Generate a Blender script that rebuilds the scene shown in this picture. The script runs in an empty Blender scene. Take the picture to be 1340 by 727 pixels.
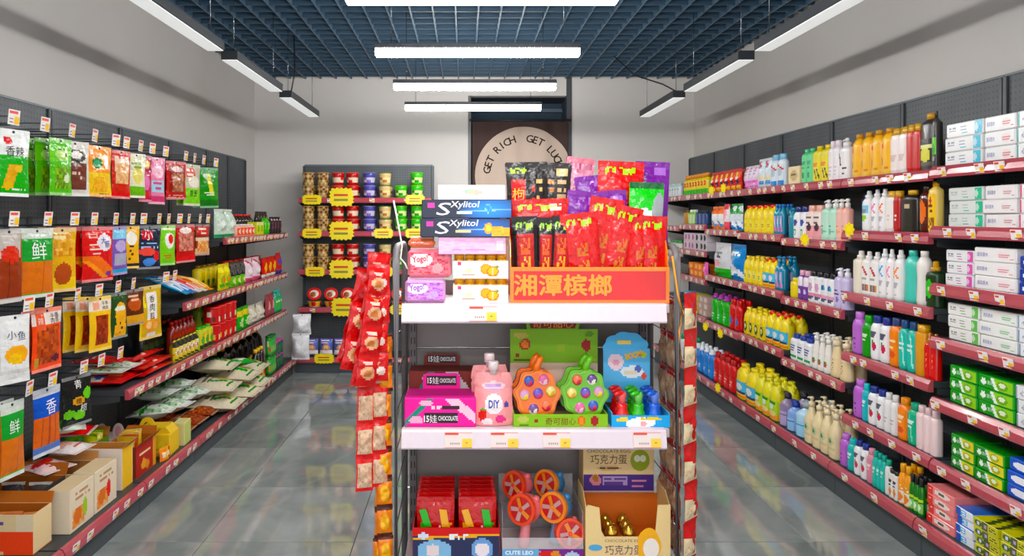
import bpy, math, random
from mathutils import Vector, Matrix
PI = math.pi
C = bpy.context.scene.collection
SC = bpy.context.scene

# ------------------------------------------------------------------ camera, world, exposure
FPX, VX, VY, EYE = 968.0, 608.0, 285.0, 1.5          # focal length and vanishing point in pixels, eye height
cam = bpy.data.cameras.new('camera')
cam.sensor_fit = 'HORIZONTAL'; cam.sensor_width = 36.0
cam.lens = FPX / 1340 * 36.0
cam.shift_x = (670 - VX) / 1340; cam.shift_y = -(363.5 - VY) / 1340
cam.clip_start = 0.05
cam_o = bpy.data.objects.new('camera', cam); C.objects.link(cam_o)
cam_o.location = (0, 0, EYE); cam_o.rotation_euler = (PI / 2, 0, 0)
SC.camera = cam_o

w = bpy.data.worlds.new('daylight'); SC.world = w; w.use_nodes = True
w.node_tree.nodes['Background'].inputs[0].default_value = (0.90, 0.95, 1.0, 1)
w.node_tree.nodes['Background'].inputs[1].default_value = 0.9     # soft daylight through the open shop front behind the camera

SC.view_settings.view_transform = 'Standard'; SC.view_settings.look = 'None'
SC.view_settings.gamma = 1.0; SC.view_settings.use_curve_mapping = False
SC.view_settings.exposure = 1.0
DIFF_E = 34.0           # emission of its diffuser

# ------------------------------------------------------------------ colours and materials
def lin(c): return c / 12.92 if c <= 0.04045 else ((c + 0.055) / 1.055) ** 2.4
_hx = {}
def hx(s):
    if not isinstance(s, str): return s
    if s not in _hx:
        _hx[s] = tuple(lin(int(s[i:i + 2], 16) / 255) for i in (0, 2, 4)) + (1.0,)
    return _hx[s]
_vv = {}
PRINT = {'film', 'plas', 'gloss', 'paper', 'liq'}
def vivid(c):
    """printing inks and dyed plastics: a little more saturated than the hex code"""
    c = hx(c)
    if c not in _vv:
        l = .2126 * c[0] + .7152 * c[1] + .0722 * c[2]
        _vv[c] = tuple(min(1, max(0.002, (l + (x - l) * 1.28) * .92)) for x in c[:3]) + (1.0,)
    return _vv[c]
def mix(a, b, t):
    a, b = hx(a), hx(b)
    return tuple(a[i] * (1 - t) + b[i] * t for i in range(3)) + (1.0,)

def newmat(name):
    m = bpy.data.materials.new(name); m.use_nodes = True
    nt = m.node_tree
    return m, nt, nt.nodes['Principled BSDF'], nt.nodes, nt.links

def attr_mat(name, rough=0.4, metal=0.0, spec=0.5, bump=0.0, bscale=60.0, coat=0.0, var=0.05, alpha=1.0, trans=0.0):
    m, nt, b, N, L = newmat(name)
    a = N.new('ShaderNodeAttribute'); a.attribute_name = 'Col'
    tc = N.new('ShaderNodeTexCoord')
    nz = N.new('ShaderNodeTexNoise'); nz.inputs['Scale'].default_value = bscale; nz.inputs['Detail'].default_value = 2.0
    L.new(tc.outputs['Object'], nz.inputs['Vector'])
    mr = N.new('ShaderNodeMapRange'); mr.inputs['To Min'].default_value = 1 - var; mr.inputs['To Max'].default_value = 1 + var
    L.new(nz.outputs['Fac'], mr.inputs['Value'])
    mx = N.new('ShaderNodeVectorMath'); mx.operation = 'SCALE'
    L.new(a.outputs['Color'], mx.inputs[0]); L.new(mr.outputs['Result'], mx.inputs['Scale'])
    L.new(mx.outputs['Vector'], b.inputs['Base Color'])
    b.inputs['Roughness'].default_value = rough; b.inputs['Metallic'].default_value = metal
    b.inputs['Specular IOR Level'].default_value = spec
    b.inputs['Coat Weight'].default_value = coat; b.inputs['Coat Roughness'].default_value = 0.08
    b.inputs['Alpha'].default_value = alpha
    b.inputs['Transmission Weight'].default_value = trans
    if bump:
        bp = N.new('ShaderNodeBump'); bp.inputs['Strength'].default_value = bump; bp.inputs['Distance'].default_value = 0.01
        L.new(nz.outputs['Fac'], bp.inputs['Height']); L.new(bp.outputs['Normal'], b.inputs['Normal'])
        if coat: L.new(bp.outputs['Normal'], b.inputs['Coat Normal'])
    return m

MAT = {
    'film':  attr_mat('printed_film', rough=0.22, spec=0.35, bump=0.9, bscale=26, coat=0.14, var=0.06),
    'plas':  attr_mat('moulded_plastic', rough=0.33, coat=0.15, bscale=30, var=0.03),
    'paper': attr_mat('printed_card', rough=0.55, spec=0.35, bscale=90, var=0.04),
    'gloss': attr_mat('glossy_card', rough=0.25, coat=0.3, bscale=60, var=0.03),
    'metal': attr_mat('shiny_metal', rough=0.22, metal=0.9, bscale=80, var=0.04),
    'steel': attr_mat('powder_coated_steel', rough=0.45, bscale=120, var=0.06),
    'rail':  attr_mat('price_rail_plastic', rough=0.22, coat=0.4, bscale=40, var=0.04),
    'liq':   attr_mat('tinted_liquid', rough=0.15, coat=0.5, bscale=20, var=0.05),
    'clear': attr_mat('clear_film', rough=0.12, alpha=0.28, bump=0.4, bscale=30, var=0.02),
    'cloth': attr_mat('woven_cloth', rough=0.85, spec=0.2, bscale=220, bump=0.15, var=0.10),
    'paint': attr_mat('wall_paint', rough=0.8, spec=0.25, bscale=3.0, var=0.035),
}

# ------------------------------------------------------------------ mesh builder
class MB:
    def __init__(s): s.v, s.f, s.c, s.m, s.s, s.mats = [], [], [], [], [], []
    def mi(s, mat):
        if mat not in s.mats: s.mats.append(mat)
        return s.mats.index(mat)
    def add(s, vs, fs, col, mat='paper', smooth=False):
        """col: one colour, or one per face"""
        o = len(s.v); s.v.extend(vs); k = s.mi(mat); hx = vivid if mat in PRINT else globals()['hx']
        many = isinstance(col, list)
        for i, f in enumerate(fs):
            s.f.append(tuple(o + j for j in f)); s.c.append(hx(col[i] if many else col)); s.m.append(k); s.s.append(smooth)
        return s
    def box(s, x0, x1, y0, y1, z0, z1, col='808080', mat='paper', ch=0.0, **fc):
        """chamfered box; fc: colours of single faces (f=-y, b=+y, l=-x, r=+x, t=+z, u=-z)"""
        g = lambda k: fc.get(k, col)
        if ch <= 0:
            vs = [(x, y, z) for z in (z0, z1) for y in (y0, y1) for x in (x0, x1)]
            fs = [(0, 1, 5, 4), (3, 2, 6, 7), (2, 0, 4, 6), (1, 3, 7, 5), (4, 5, 7, 6), (0, 2, 3, 1)]
            return s.add(vs, fs, [g(k) for k in 'fblrtu'], mat)
        X, Y, Z = (x0, x1), (y0, y1), (z0, z1)
        vs, ix = [], {}
        for i in (0, 1):
            for j in (0, 1):
                for k in (0, 1):
                    sx, sy, sz = (1 - 2 * i) * ch, (1 - 2 * j) * ch, (1 - 2 * k) * ch
                    for ax in range(3):
                        p = [X[i] + sx, Y[j] + sy, Z[k] + sz]
                        p[ax] = (X[i], Y[j], Z[k])[ax]
                        ix[i, j, k, ax] = len(vs); vs.append(tuple(p))
        fs, cs = [], []
        def q(a, c): fs.append(tuple(ix[t] for t in a)); cs.append(c)
        q([(0, 0, 0, 1), (1, 0, 0, 1), (1, 0, 1, 1), (0, 0, 1, 1)], g('f'))
        q([(1, 1, 0, 1), (0, 1, 0, 1), (0, 1, 1, 1), (1, 1, 1, 1)], g('b'))
        q([(0, 1, 0, 0), (0, 0, 0, 0), (0, 0, 1, 0), (0, 1, 1, 0)], g('l'))
        q([(1, 0, 0, 0), (1, 1, 0, 0), (1, 1, 1, 0), (1, 0, 1, 0)], g('r'))
        q([(0, 0, 1, 2), (1, 0, 1, 2), (1, 1, 1, 2), (0, 1, 1, 2)], g('t'))
        q([(0, 1, 0, 2), (1, 1, 0, 2), (1, 0, 0, 2), (0, 0, 0, 2)], g('u'))
        for i in (0, 1):
            for j in (0, 1):
                e = [(i, j, 0, 0), (i, j, 0, 1), (i, j, 1, 1), (i, j, 1, 0)]
                q(e if (i + j) % 2 == 0 else e[::-1], g('f' if j == 0 else 'b'))
        for i in (0, 1):
            for k in (0, 1):
                e = [(i, 0, k, 0), (i, 1, k, 0), (i, 1, k, 2), (i, 0, k, 2)]
                q(e if (i + k) % 2 == 1 else e[::-1], g('t' if k else 'u'))
        for j in (0, 1):
            for k in (0, 1):
                e = [(0, j, k, 1), (1, j, k, 1), (1, j, k, 2), (0, j, k, 2)]
                q(e if (j + k) % 2 == 1 else e[::-1], g('f' if j == 0 else 'b'))
        for i in (0, 1):
            for j in (0, 1):
                for k in (0, 1):
                    e = [(i, j, k, 0), (i, j, k, 1), (i, j, k, 2)]
                    q(e if (i + j + k) % 2 == 1 else e[::-1], g('t' if k else 'u'))
        c0 = Vector(((x0 + x1) / 2, (y0 + y1) / 2, (z0 + z1) / 2))
        for n, f in enumerate(fs):
            a, b, c = (Vector(vs[i]) for i in f[:3])
            if (b - a).cross(c - a).dot(a - c0) < 0: fs[n] = f[::-1]
        return s.add(vs, fs, cs, mat)
    def grid(s, fn, nu, nv, col, mat='film', smooth=True, flip=False):
        """fn(u, v) -> point, col(u, v) -> colour at the middle of a cell (or one colour)"""
        vs = [tuple(fn(i / nu, j / nv)) for j in range(nv + 1) for i in range(nu + 1)]
        fs, cs = [], []
        for j in range(nv):
            for i in range(nu):
                a = j * (nu + 1) + i
                q = (a, a + 1, a + nu + 2, a + nu + 1)
                fs.append(q[::-1] if flip else q)
                cs.append(col((i + .5) / nu, (j + .5) / nv) if callable(col) else col)
        return s.add(vs, fs, cs, mat, smooth)
    def loft(s, rings, n=14, col='808080', mat='plas', smooth=True, cap0=True, cap1=True):
        """rings: (z, rx, ry[, cx, cy, exponent]); col: colour, or f(ring index, angle fraction)"""
        vs = []
        for r in rings:
            z, rx, ry = r[:3]; cx = r[3] if len(r) > 3 else 0; cy = r[4] if len(r) > 4 else 0; e = r[5] if len(r) > 5 else 2.0
            for i in range(n):
                vs.append(ring_pt(z, rx, ry, cx, cy, e, 2 * PI * (i + .5) / n))
        fs, cs = [], []
        for k in range(len(rings) - 1):
            for i in range(n):
                j = (i + 1) % n
                fs.append((k * n + i, k * n + j, (k + 1) * n + j, (k + 1) * n + i))
                cs.append(col(k, i / n) if callable(col) else col)
        s.add(vs, fs, cs, mat, smooth)
        o = len(s.v) - len(vs); k = s.mi(mat)
        for flag, kk in ((cap0, 0), (cap1, len(rings) - 1)):
            if flag:
                f = tuple(o + kk * n + i for i in range(n))
                s.f.append(f[::-1] if kk == 0 else f); s.c.append((vivid if mat in PRINT else hx)(col(min(kk, len(rings) - 2), 0) if callable(col) else col)); s.m.append(k); s.s.append(False)
        return s
    def tube(s, pts, r, col, mat='steel', n=6, close=False):
        pts = [Vector(p) for p in pts]; vs = []
        for i, p in enumerate(pts):
            d = (pts[min(i + 1, len(pts) - 1)] - pts[max(i - 1, 0)]).normalized()
            a = d.cross(Vector((0, 0, 1)));
            if a.length < 1e-4: a = d.cross(Vector((0, 1, 0)))
            a.normalize(); b = d.cross(a)
            rr = r[i] if isinstance(r, (list, tuple)) else r
            for k in range(n):
                t = 2 * PI * k / n
                vs.append(tuple(p + a * (math.cos(t) * rr) + b * (math.sin(t) * rr)))
        fs = []
        for i in range(len(pts) - 1):
            for k in range(n):
                j = (k + 1) % n
                fs.append((i * n + k, i * n + j, (i + 1) * n + j, (i + 1) * n + k))
        fs.append(tuple(range(n))[::-1]); fs.append(tuple((len(pts) - 1) * n + k for k in range(n)))
        return s.add(vs, fs, col, mat, True)
    def prism(s, out, y0, y1, col, mat='paper', side=None, back=None, smooth=False):
        """outline of (x, z) points, anticlockwise seen from -y, given thickness from y0 (front) to y1"""
        n = len(out)
        vs = [(x, y0, z) for x, z in out] + [(x, y1, z) for x, z in out]
        fs = [tuple(range(n)), tuple(range(n, 2 * n))[::-1]] + [((i + 1) % n, i, n + i, n + (i + 1) % n) for i in range(n)]
        return s.add(vs, fs, [col, back or col] + [side or col] * n, mat, smooth)
    def disc(s, x, z, y, rx, rz, col, mat='paper', n=14):
        return s.add([(x + rx * math.cos(2 * PI * i / n), y, z + rz * math.sin(2 * PI * i / n)) for i in range(n)], [tuple(range(n))], col, mat)
    def ball(s, x, y, z, rx, ry, rz, col, mat='plas', n=12, m=8):
        rings = [(z - rz * math.cos(PI * k / m), max(1e-4, rx * math.sin(PI * k / m)), max(1e-4, ry * math.sin(PI * k / m)), x, y) for k in range(m + 1)]
        return s.loft(rings, n, col, mat)
    def text(s, body, x, z, size, col, y=0.0, mat='paper', width=None, rot=0.0, anchor='c', bold=0.0, shear=0.0):
        """flat lettering in the xz plane facing -y, centred on (x, z)"""
        vs, fs, (a0, b0, a1, b1) = text_mesh(body, bold)
        sc = size; k = sc if width is None else width / max(1e-6, a1 - a0)
        cx, cz = (a0 + a1) / 2, (b0 + b1) / 2
        if anchor == 'l': cx = a0
        cr, sr = math.cos(rot), math.sin(rot)
        pv = []
        for p, q in vs:
            p2, q2 = (p - cx) * k + shear * (q - cz) * sc, (q - cz) * sc
            pv.append((x + p2 * cr - q2 * sr, y, z + p2 * sr + q2 * cr))
        return s.add(pv, fs, col, mat)
    def xf(s, M, start=0):
        for i in range(start, len(s.v)): s.v[i] = tuple(M @ Vector(s.v[i]))
        return s
    def mesh(s, name):
        me = bpy.data.meshes.new(name)
        me.from_pydata(s.v, [], s.f)
        for k in s.mats: me.materials.append(MAT[k])
        n = len(me.polygons)
        me.polygons.foreach_set('material_index', s.m); me.polygons.foreach_set('use_smooth', s.s)
        at = me.color_attributes.new('Col', 'FLOAT_COLOR', 'CORNER')
        buf = []
        for f, c in zip(s.f, s.c): buf.extend(c * len(f))
        at.data.foreach_set('color', buf)
        me.update()
        return me
    def build(s, name, parent=None, loc=(0, 0, 0), rz=0.0):
        o = bpy.data.objects.new(name, s.mesh(name)); C.objects.link(o)
        o.location = loc; o.rotation_euler = (0, 0, rz)
        if parent: o.parent = parent
        return o

def ring_pt(z, rx, ry, cx, cy, e, t):
    c, q = math.cos(t), math.sin(t)
    k = (abs(c) ** e + abs(q) ** e) ** (-1 / e)
    return (cx + rx * c * k, cy + ry * q * k, z)

_txt = {}
def text_mesh(body, bold=0.0):
    if (body, bold) not in _txt:
        cu = bpy.data.curves.new('lettering', 'FONT'); cu.body = body; cu.resolution_u = 2; cu.size = 1.0; cu.offset = bold
        o = bpy.data.objects.new('lettering', cu); C.objects.link(o)
        dg = bpy.context.evaluated_depsgraph_get()
        me = bpy.data.meshes.new_from_object(o.evaluated_get(dg))
        vs = [(v.co.x, v.co.y) for v in me.vertices]; fs = [tuple(p.vertices) for p in me.polygons]
        fs = [f if me.polygons[i].normal.z > 0 else f[::-1] for i, f in enumerate(fs)]
        bpy.data.objects.remove(o); bpy.data.curves.remove(cu); bpy.data.meshes.remove(me)
        xs = [p[0] for p in vs] or [0, 1]; ys = [p[1] for p in vs] or [0, 1]
        _txt[body, bold] = (vs, fs, (min(xs), min(ys), max(xs), max(ys)))
    return _txt[body, bold]

# ------------------------------------------------------------------ things, parts
LABELS = {}
def tag(o, label, cat, group=None):
    LABELS.setdefault(label, []).append(o.name)
    o['label'] = label; o['category'] = cat
    if group: o['group'] = group
    return o
def thing(name, label, cat, loc=(0, 0, 0), rz=0.0, group=None):
    o = bpy.data.objects.new(name, None); C.objects.link(o); o.empty_display_size = 0.05
    o.location = loc; o.rotation_euler = (0, 0, rz)
    return tag(o, label, cat, group)
def struct(o): o['kind'] = 'structure'; return o

# a recipe is a list of (part name, mesh, [(sub-part name, mesh), ...]); its copies share the meshes
def place(recipe, name, label, cat, loc, rot=(0, 0, 0), group=None, scale=None):
    if len(recipe) == 1 and not recipe[0][2]:
        r = bpy.data.objects.new(name, recipe[0][1])
    else:
        r = bpy.data.objects.new(name, None); r.empty_display_size = 0.03
    C.objects.link(r); r.location = loc; r.rotation_euler = rot
    if scale: r.scale = (scale,) * 3 if not isinstance(scale, tuple) else scale
    if r.data is None:
        for pn, me, subs in recipe:
            p = bpy.data.objects.new(pn, me); C.objects.link(p); p.parent = r
            for sn, sm in subs:
                q = bpy.data.objects.new(sn, sm); C.objects.link(q); q.parent = p
    return tag(r, label, cat, group)

_rec = {}
def recipe(fn):
    def g(*a, **k):
        key = (fn.__name__, a, tuple(sorted(k.items())))
        if key not in _rec: _rec[key] = fn(*a, **k)
        return _rec[key]
    return g
ORD = ['', 'first', 'second', 'third', 'fourth', 'fifth', 'sixth', 'seventh', 'eighth', 'ninth', 'tenth', 'eleventh', 'twelfth', 'thirteenth', 'fourteenth', 'fifteenth', 'sixteenth']
NUM = ['', 'one', 'two', 'three', 'four', 'five', 'six', 'seven', 'eight', 'nine', 'ten', 'eleven', 'twelve', 'thirteen', 'fourteen', 'fifteen', 'sixteen']
# ------------------------------------------------------------------ the room shell
WL, WR, WB, WF, CEIL = -2.27, 2.48, 8.0, -1.6, 3.0

def mat_floor():
    m, nt, b, N, L = newmat('polished_marble_tile')
    tc = N.new('ShaderNodeTexCoord'); oi = N.new('ShaderNodeObjectInfo')
    off = N.new('ShaderNodeVectorMath'); off.operation = 'MULTIPLY_ADD'
    cmb = N.new('ShaderNodeCombineXYZ')
    for k in range(3): L.new(oi.outputs['Random'], cmb.inputs[k])
    L.new(cmb.outputs[0], off.inputs[0]); off.inputs[1].default_value = (3, 7, 5); L.new(tc.outputs['Object'], off.inputs[2])
    n1 = N.new('ShaderNodeTexNoise'); n1.inputs['Scale'].default_value = 2.2; n1.inputs['Detail'].default_value = 6; n1.inputs['Distortion'].default_value = 0.7
    L.new(off.outputs[0], n1.inputs['Vector'])
    wv = N.new('ShaderNodeTexWave'); wv.inputs['Scale'].default_value = 1.1; wv.inputs['Distortion'].default_value = 9; wv.inputs['Detail'].default_value = 4; wv.inputs['Detail Scale'].default_value = 1.3
    L.new(off.outputs[0], wv.inputs['Vector'])
    r1 = N.new('ShaderNodeValToRGB'); e = r1.color_ramp.elements
    e[0].position = 0.3; e[0].color = hx('6b7372'); e[1].position = 0.72; e[1].color = hx('989e9c')
    L.new(n1.outputs['Fac'], r1.inputs[0])
    r2 = N.new('ShaderNodeValToRGB'); e = r2.color_ramp.elements
    e[0].position = 0.90; e[0].color = (0, 0, 0, 1); e[1].position = 1.0; e[1].color = (0.13, 0.13, 0.13, 1)
    L.new(wv.outputs['Fac'], r2.inputs[0])
    mx = N.new('ShaderNodeMix'); mx.data_type = 'RGBA'; L.new(r2.outputs[0], mx.inputs[0]); L.new(r1.outputs[0], mx.inputs[6])
    mx.inputs[7].default_value = hx('b8b2a8')
    L.new(mx.outputs[2], b.inputs['Base Color'])
    b.inputs['Roughness'].default_value = 0.05; b.inputs['Specular IOR Level'].default_value = 1.0
    n2 = N.new('ShaderNodeTexNoise'); n2.inputs['Scale'].default_value = 4.0; L.new(tc.outputs['Object'], n2.inputs['Vector'])
    bp = N.new('ShaderNodeBump'); bp.inputs['Strength'].default_value = 0.03; bp.inputs['Distance'].default_value = 0.02
    L.new(n2.outputs['Fac'], bp.inputs['Height']); L.new(bp.outputs[0], b.inputs['Normal'])
    return m
MAT['marble'] = mat_floor()

def mat_peg(name, col):
    """dark steel pegboard: rows of small punched holes"""
    m, nt, b, N, L = newmat(name)
    tc = N.new('ShaderNodeTexCoord'); sep = N.new('ShaderNodeSeparateXYZ'); L.new(tc.outputs['Object'], sep.inputs[0])
    def cell(sock):
        a = N.new('ShaderNodeMath'); a.operation = 'DIVIDE'; L.new(sock, a.inputs[0]); a.inputs[1].default_value = 0.026
        f = N.new('ShaderNodeMath'); f.operation = 'FRACT'; L.new(a.outputs[0], f.inputs[0])
        s = N.new('ShaderNodeMath'); s.operation = 'SUBTRACT'; L.new(f.outputs[0], s.inputs[0]); s.inputs[1].default_value = 0.5
        p = N.new('ShaderNodeMath'); p.operation = 'MULTIPLY'; L.new(s.outputs[0], p.inputs[0]); L.new(s.outputs[0], p.inputs[1])
        return p.outputs[0]
    ad = N.new('ShaderNodeMath'); ad.operation = 'ADD'; L.new(cell(sep.outputs[0]), ad.inputs[0]); L.new(cell(sep.outputs[2]), ad.inputs[1])
    lt = N.new('ShaderNodeMath'); lt.operation = 'LESS_THAN'; L.new(ad.outputs[0], lt.inputs[0]); lt.inputs[1].default_value = 0.028
    nz = N.new('ShaderNodeTexNoise'); nz.inputs['Scale'].default_value = 6; L.new(tc.outputs['Object'], nz.inputs['Vector'])
    r = N.new('ShaderNodeValToRGB'); r.color_ramp.elements[0].color = mix(col, '000000', .12); r.color_ramp.elements[1].color = mix(col, 'ffffff', .06)
    L.new(nz.outputs['Fac'], r.inputs[0])
    mx = N.new('ShaderNodeMix'); mx.data_type = 'RGBA'; L.new(lt.outputs[0], mx.inputs[0]); L.new(r.outputs[0], mx.inputs[6]); mx.inputs[7].default_value = hx('282d31')
    L.new(mx.outputs[2], b.inputs['Base Color']); b.inputs['Roughness'].default_value = 0.5
    return m
MAT['peg'] = mat_peg('punched_steel_panel', '3f474e')
MAT['pegwarm'] = mat_peg('punched_steel_panel_warm', '7d7674')

fl = MB().box(WL - .1, WR + .1, WF, WB + 1.0, -0.14, -0.016, '55585a', 'paint').build('floor'); struct(fl)
TS = 0.70
ti = MB(); ti.box(0, TS - .003, 0, TS - .003, -0.018, 0, '8a8f90', 'marble', ch=0.0015); tile_me = ti.mesh('tile')
x = -1.21 - 2 * TS
while x < WR:
    y = 3.43 - 7 * TS
    while y < WB + .3:
        o = bpy.data.objects.new('tile', tile_me); C.objects.link(o); o.location = (x, y, 0); o.parent = fl
        y += TS
    x += TS

WCOL = 'dbd7d2'
struct(MB().box(WL - .12, WL, WF, WB + 1, -0.02, CEIL + .45, WCOL, 'paint').build('wall_left'))
struct(MB().box(WR, WR + .12, WF, WB + 1, -0.02, CEIL + .45, WCOL, 'paint').build('wall_right'))
OX0, OX1, OZ = 0.05, 1.145, 2.82
wb = MB()
wb.box(WL, OX0, WB, WB + .12, 0, CEIL + .45, WCOL, 'paint'); wb.box(OX1, WR, WB, WB + .12, 0, CEIL + .45, WCOL, 'paint')
wb.box(OX0, OX1, WB, WB + .12, OZ, CEIL + .45, WCOL, 'paint')
wb = struct(wb.build('wall_back'))
re = MB(); re.box(OX0 - .3, OX1 + .3, WB + .75, WB + .85, 0, CEIL, '3d4d5c', 'paint')
re.box(OX0 - .1, OX0, WB + .12, WB + .75, 0, CEIL, '4a5966', 'paint'); re.box(OX1, OX1 + .1, WB + .12, WB + .75, 0, CEIL, '4a5966', 'paint')
re.box(OX0 - .1, OX1 + .1, WB + .12, WB + .85, OZ + .03, CEIL, '4a5966', 'paint')
re.build('alcove_wall', wb)
fr = MB(); fr.box(OX1 - .045, OX1 + .012, WB - .014, WB + .1, 0, OZ + .2, '42464b', 'steel', ch=.003); fr.build('door_frame', wb)
fr = MB(); fr.box(OX0 - .012, OX0 + .02, WB - .012, WB + .1, 0, OZ, '5a5d60', 'steel', ch=.003); fr.build('door_frame', wb)
ln = MB(); ln.box(OX0, OX1, WB + .68, WB + .75, 2.74, 2.78, '51687a', 'steel'); ln.build('alcove_reflection_strip', wb)  # added paler strip, stands in for a reflection across the alcove

# open-cell grid ceiling: a dark deck with blue slats hung below it, every slat a piece of its own
cl = struct(MB().box(WL, WR, WF, WB, CEIL + .38, CEIL + .45, '1d2831', 'paint').build('ceiling'))
CELL = 0.165
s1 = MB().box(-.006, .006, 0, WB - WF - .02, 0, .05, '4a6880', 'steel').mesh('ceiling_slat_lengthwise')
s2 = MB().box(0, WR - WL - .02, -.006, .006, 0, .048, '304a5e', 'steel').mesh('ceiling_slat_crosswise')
for i in range(int((WR - WL) / CELL) + 1):
    o = bpy.data.objects.new('ceiling_slat', s1); C.objects.link(o); o.parent = cl; o.location = (WL + .06 + i * CELL, WF + .01, CEIL)
for i in range(int((WB - WF) / CELL) + 1):
    o = bpy.data.objects.new('ceiling_slat', s2); C.objects.link(o); o.parent = cl; o.location = (WL + .01, WF + .06 + i * CELL, CEIL + .001)

# cloth curtain in the doorway
def fold(x): return 0.010 * math.sin(x * 21) + 0.006 * math.sin(x * 37 + 1)
cu = thing('door_curtain', 'dark brown doorway curtain with a pale round print and lettering', 'curtain', (0.597, WB - .05, 0))
CW = 1.03
cb = MB(); cb.grid(lambda u, v: ((u - .5) * CW, fold((u - .5) * CW), .62 + v * 1.91), 90, 8, '4b3a36', 'cloth'); cb.build('cloth', cu)
cc = MB(); CX, CZ, CR = 0.039, 1.955, .525
def cpt(u, v):
    a = 2 * PI * u; r = CR * v
    X = CX + r * math.cos(a); X = max(-CW / 2 + .004, min(CW / 2 - .004, X))
    return (X, fold(X) - .006, CZ + r * math.sin(a))
cc.grid(cpt, 64, 24, 'c9b4a4', 'cloth', flip=False); cc.build('round_print', cu)
word = 'GET RICH  GET LUCKY'
RT = .40
for i, ch in enumerate(word):
    if ch == ' ': continue
    a = PI * (.955 - i * .0505)
    px, pz = CX + RT * math.cos(a), CZ + RT * math.sin(a)
    lt = MB(); lt.text(ch, px, pz, .112, '2a211d', 0, 'cloth', rot=a - PI / 2, bold=.014)
    for k in range(len(lt.v)):
        q = lt.v[k]; lt.v[k] = (q[0], fold(q[0]) - .011, q[2])
    lt.build('letter', cu)
rd = MB(); rd.tube([(-.545, 0, 2.55), (.545, 0, 2.55)], .012, '2d2b2b', 'steel', 8); rd.build('curtain_rod', cu)

# ceiling battens
MATL, _nt, _b, _N, _L = newmat('lit_diffuser')
_b.inputs['Base Color'].default_value = (1, 1, 1, 1); _b.inputs['Emission Color'].default_value = (1, .985, .97, 1); _b.inputs['Emission Strength'].default_value = DIFF_E
MAT['lamp'] = MATL
_m2, _nt, _b, _N, _L = newmat('unlit_diffuser_glow')
_b.inputs['Base Color'].default_value = (.85, .86, .86, 1); _b.inputs['Emission Color'].default_value = (.95, 1, 1, 1); _b.inputs['Emission Strength'].default_value = 0.26  # side battens are off; faint glow added to brighten their undersides
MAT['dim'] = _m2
def batten(loc, rz, lit, label, group, L=1.2):
    t = thing('batten_lamp', label, 'light', loc, rz, group)
    h = MB(); h.box(-L / 2, L / 2, -.05, .05, .0, .055, '2b3036', 'steel', ch=.003) if not lit else h.box(-L / 2, L / 2, -.036, .036, .03, .06, '2b3036', 'steel', ch=.003)
    h.build('housing', t)
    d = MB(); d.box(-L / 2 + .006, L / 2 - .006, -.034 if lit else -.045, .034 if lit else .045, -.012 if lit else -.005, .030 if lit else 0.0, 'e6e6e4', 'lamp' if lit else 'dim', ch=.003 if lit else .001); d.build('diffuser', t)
    for s in (-1, 1):
        m = MB(); m.tube([(s * L * .42, 0, .05), (s * L * .42, 0, CEIL - loc[2] + .02)], .0022, '8b9298', 'metal', 4); m.build('suspension_wire', t)
    return t
LZ = 2.455
lit_y = [(6.49, 'lit white batten lamp hanging across the room, lowest of the row by the alcove'),
         (5.45, 'lit white batten lamp hanging across the room, second from the alcove'),
         (4.32, 'lit white batten lamp across the room, widest one wholly in view'),
         (3.25, 'lit white batten lamp cut off by the top edge of the picture'),
         (2.1, 'lit batten lamp overhead, first one out of the picture'), (1.0, 'lit batten lamp overhead, above the standpoint'), (-.2, 'lit batten lamp overhead, behind the standpoint')]
for y, lb in lit_y: batten((.075, y, LZ), 0, True, lb, 'lit battens down the middle')
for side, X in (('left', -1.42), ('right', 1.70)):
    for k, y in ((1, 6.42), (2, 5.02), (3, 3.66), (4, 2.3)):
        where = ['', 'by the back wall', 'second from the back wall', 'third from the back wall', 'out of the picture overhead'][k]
        batten((X, y, LZ), PI / 2, False, f'unlit dark-cased batten along the {side} wall, {where}', 'unlit battens along the walls', 1.12)
# loose cables above the last battens
for nm, pts, lb in (('cable', [(1.72, 6.0, LZ + .068), (1.66, 6.2, 2.62), (1.5, 6.5, 2.75), (1.38, 6.9, 3.02)], 'thin black cable drooping above the last batten by the right wall'),
                    ('cable', [(-1.42, 6.05, LZ + .066), (-1.40, 6.1, 2.7), (-1.43, 6.2, 3.02)], 'thin black cable rising from the last batten by the left wall')):
    tag(MB().tube(pts, .006, '23272b', 'steel', 5).build(nm), lb, 'cable')

# ------------------------------------------------------------------ wall gondolas
RED = 'b04450'; DK = '33383c'
def price_tag_mesh(kind):
    m = MB()
    if kind == 'rail':
        m.box(-.026, .026, -.003, 0, -.019, .019, 'f4efec', 'gloss', f='f4efec')
        m.add([(.002, -.0035, -.016), (.024, -.0035, -.016), (.024, -.0035, .003), (.002, -.0035, .003)], [(0, 1, 2, 3)], 'f2c51c', 'gloss')
        m.add([(-.022, -.0035, .008), (.0, -.0035, .008), (.0, -.0035, .016), (-.022, -.0035, .016)], [(0, 1, 2, 3)], 'd8584e', 'gloss')
    else:
        m.box(-.032, .032, -.002, 0, -.03, .03, 'f6f0ee', 'gloss')
        m.add([(.002, -.0028, -.026), (.029, -.0028, -.026), (.029, -.0028, .004), (.002, -.0028, .004)], [(0, 1, 2, 3)], 'f4c81e', 'gloss')
        m.add([(-.028, -.0028, .014), (.02, -.0028, .014), (.02, -.0028, .025), (-.028, -.0028, .025)], [(0, 1, 2, 3)], 'e4685c', 'gloss')
        for k in range(2): m.add([(-.026, -.0028, -.022 + k * .013), (-.004, -.0028, -.022 + k * .013), (-.004, -.0028, -.017 + k * .013), (-.026, -.0028, -.017 + k * .013)], [(0, 1, 2, 3)], 'a0908c', 'gloss')
    return m.mesh('price_tag')
TAG_RAIL = price_tag_mesh('rail'); TAG_HOOK = price_tag_mesh('hook')
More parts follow.
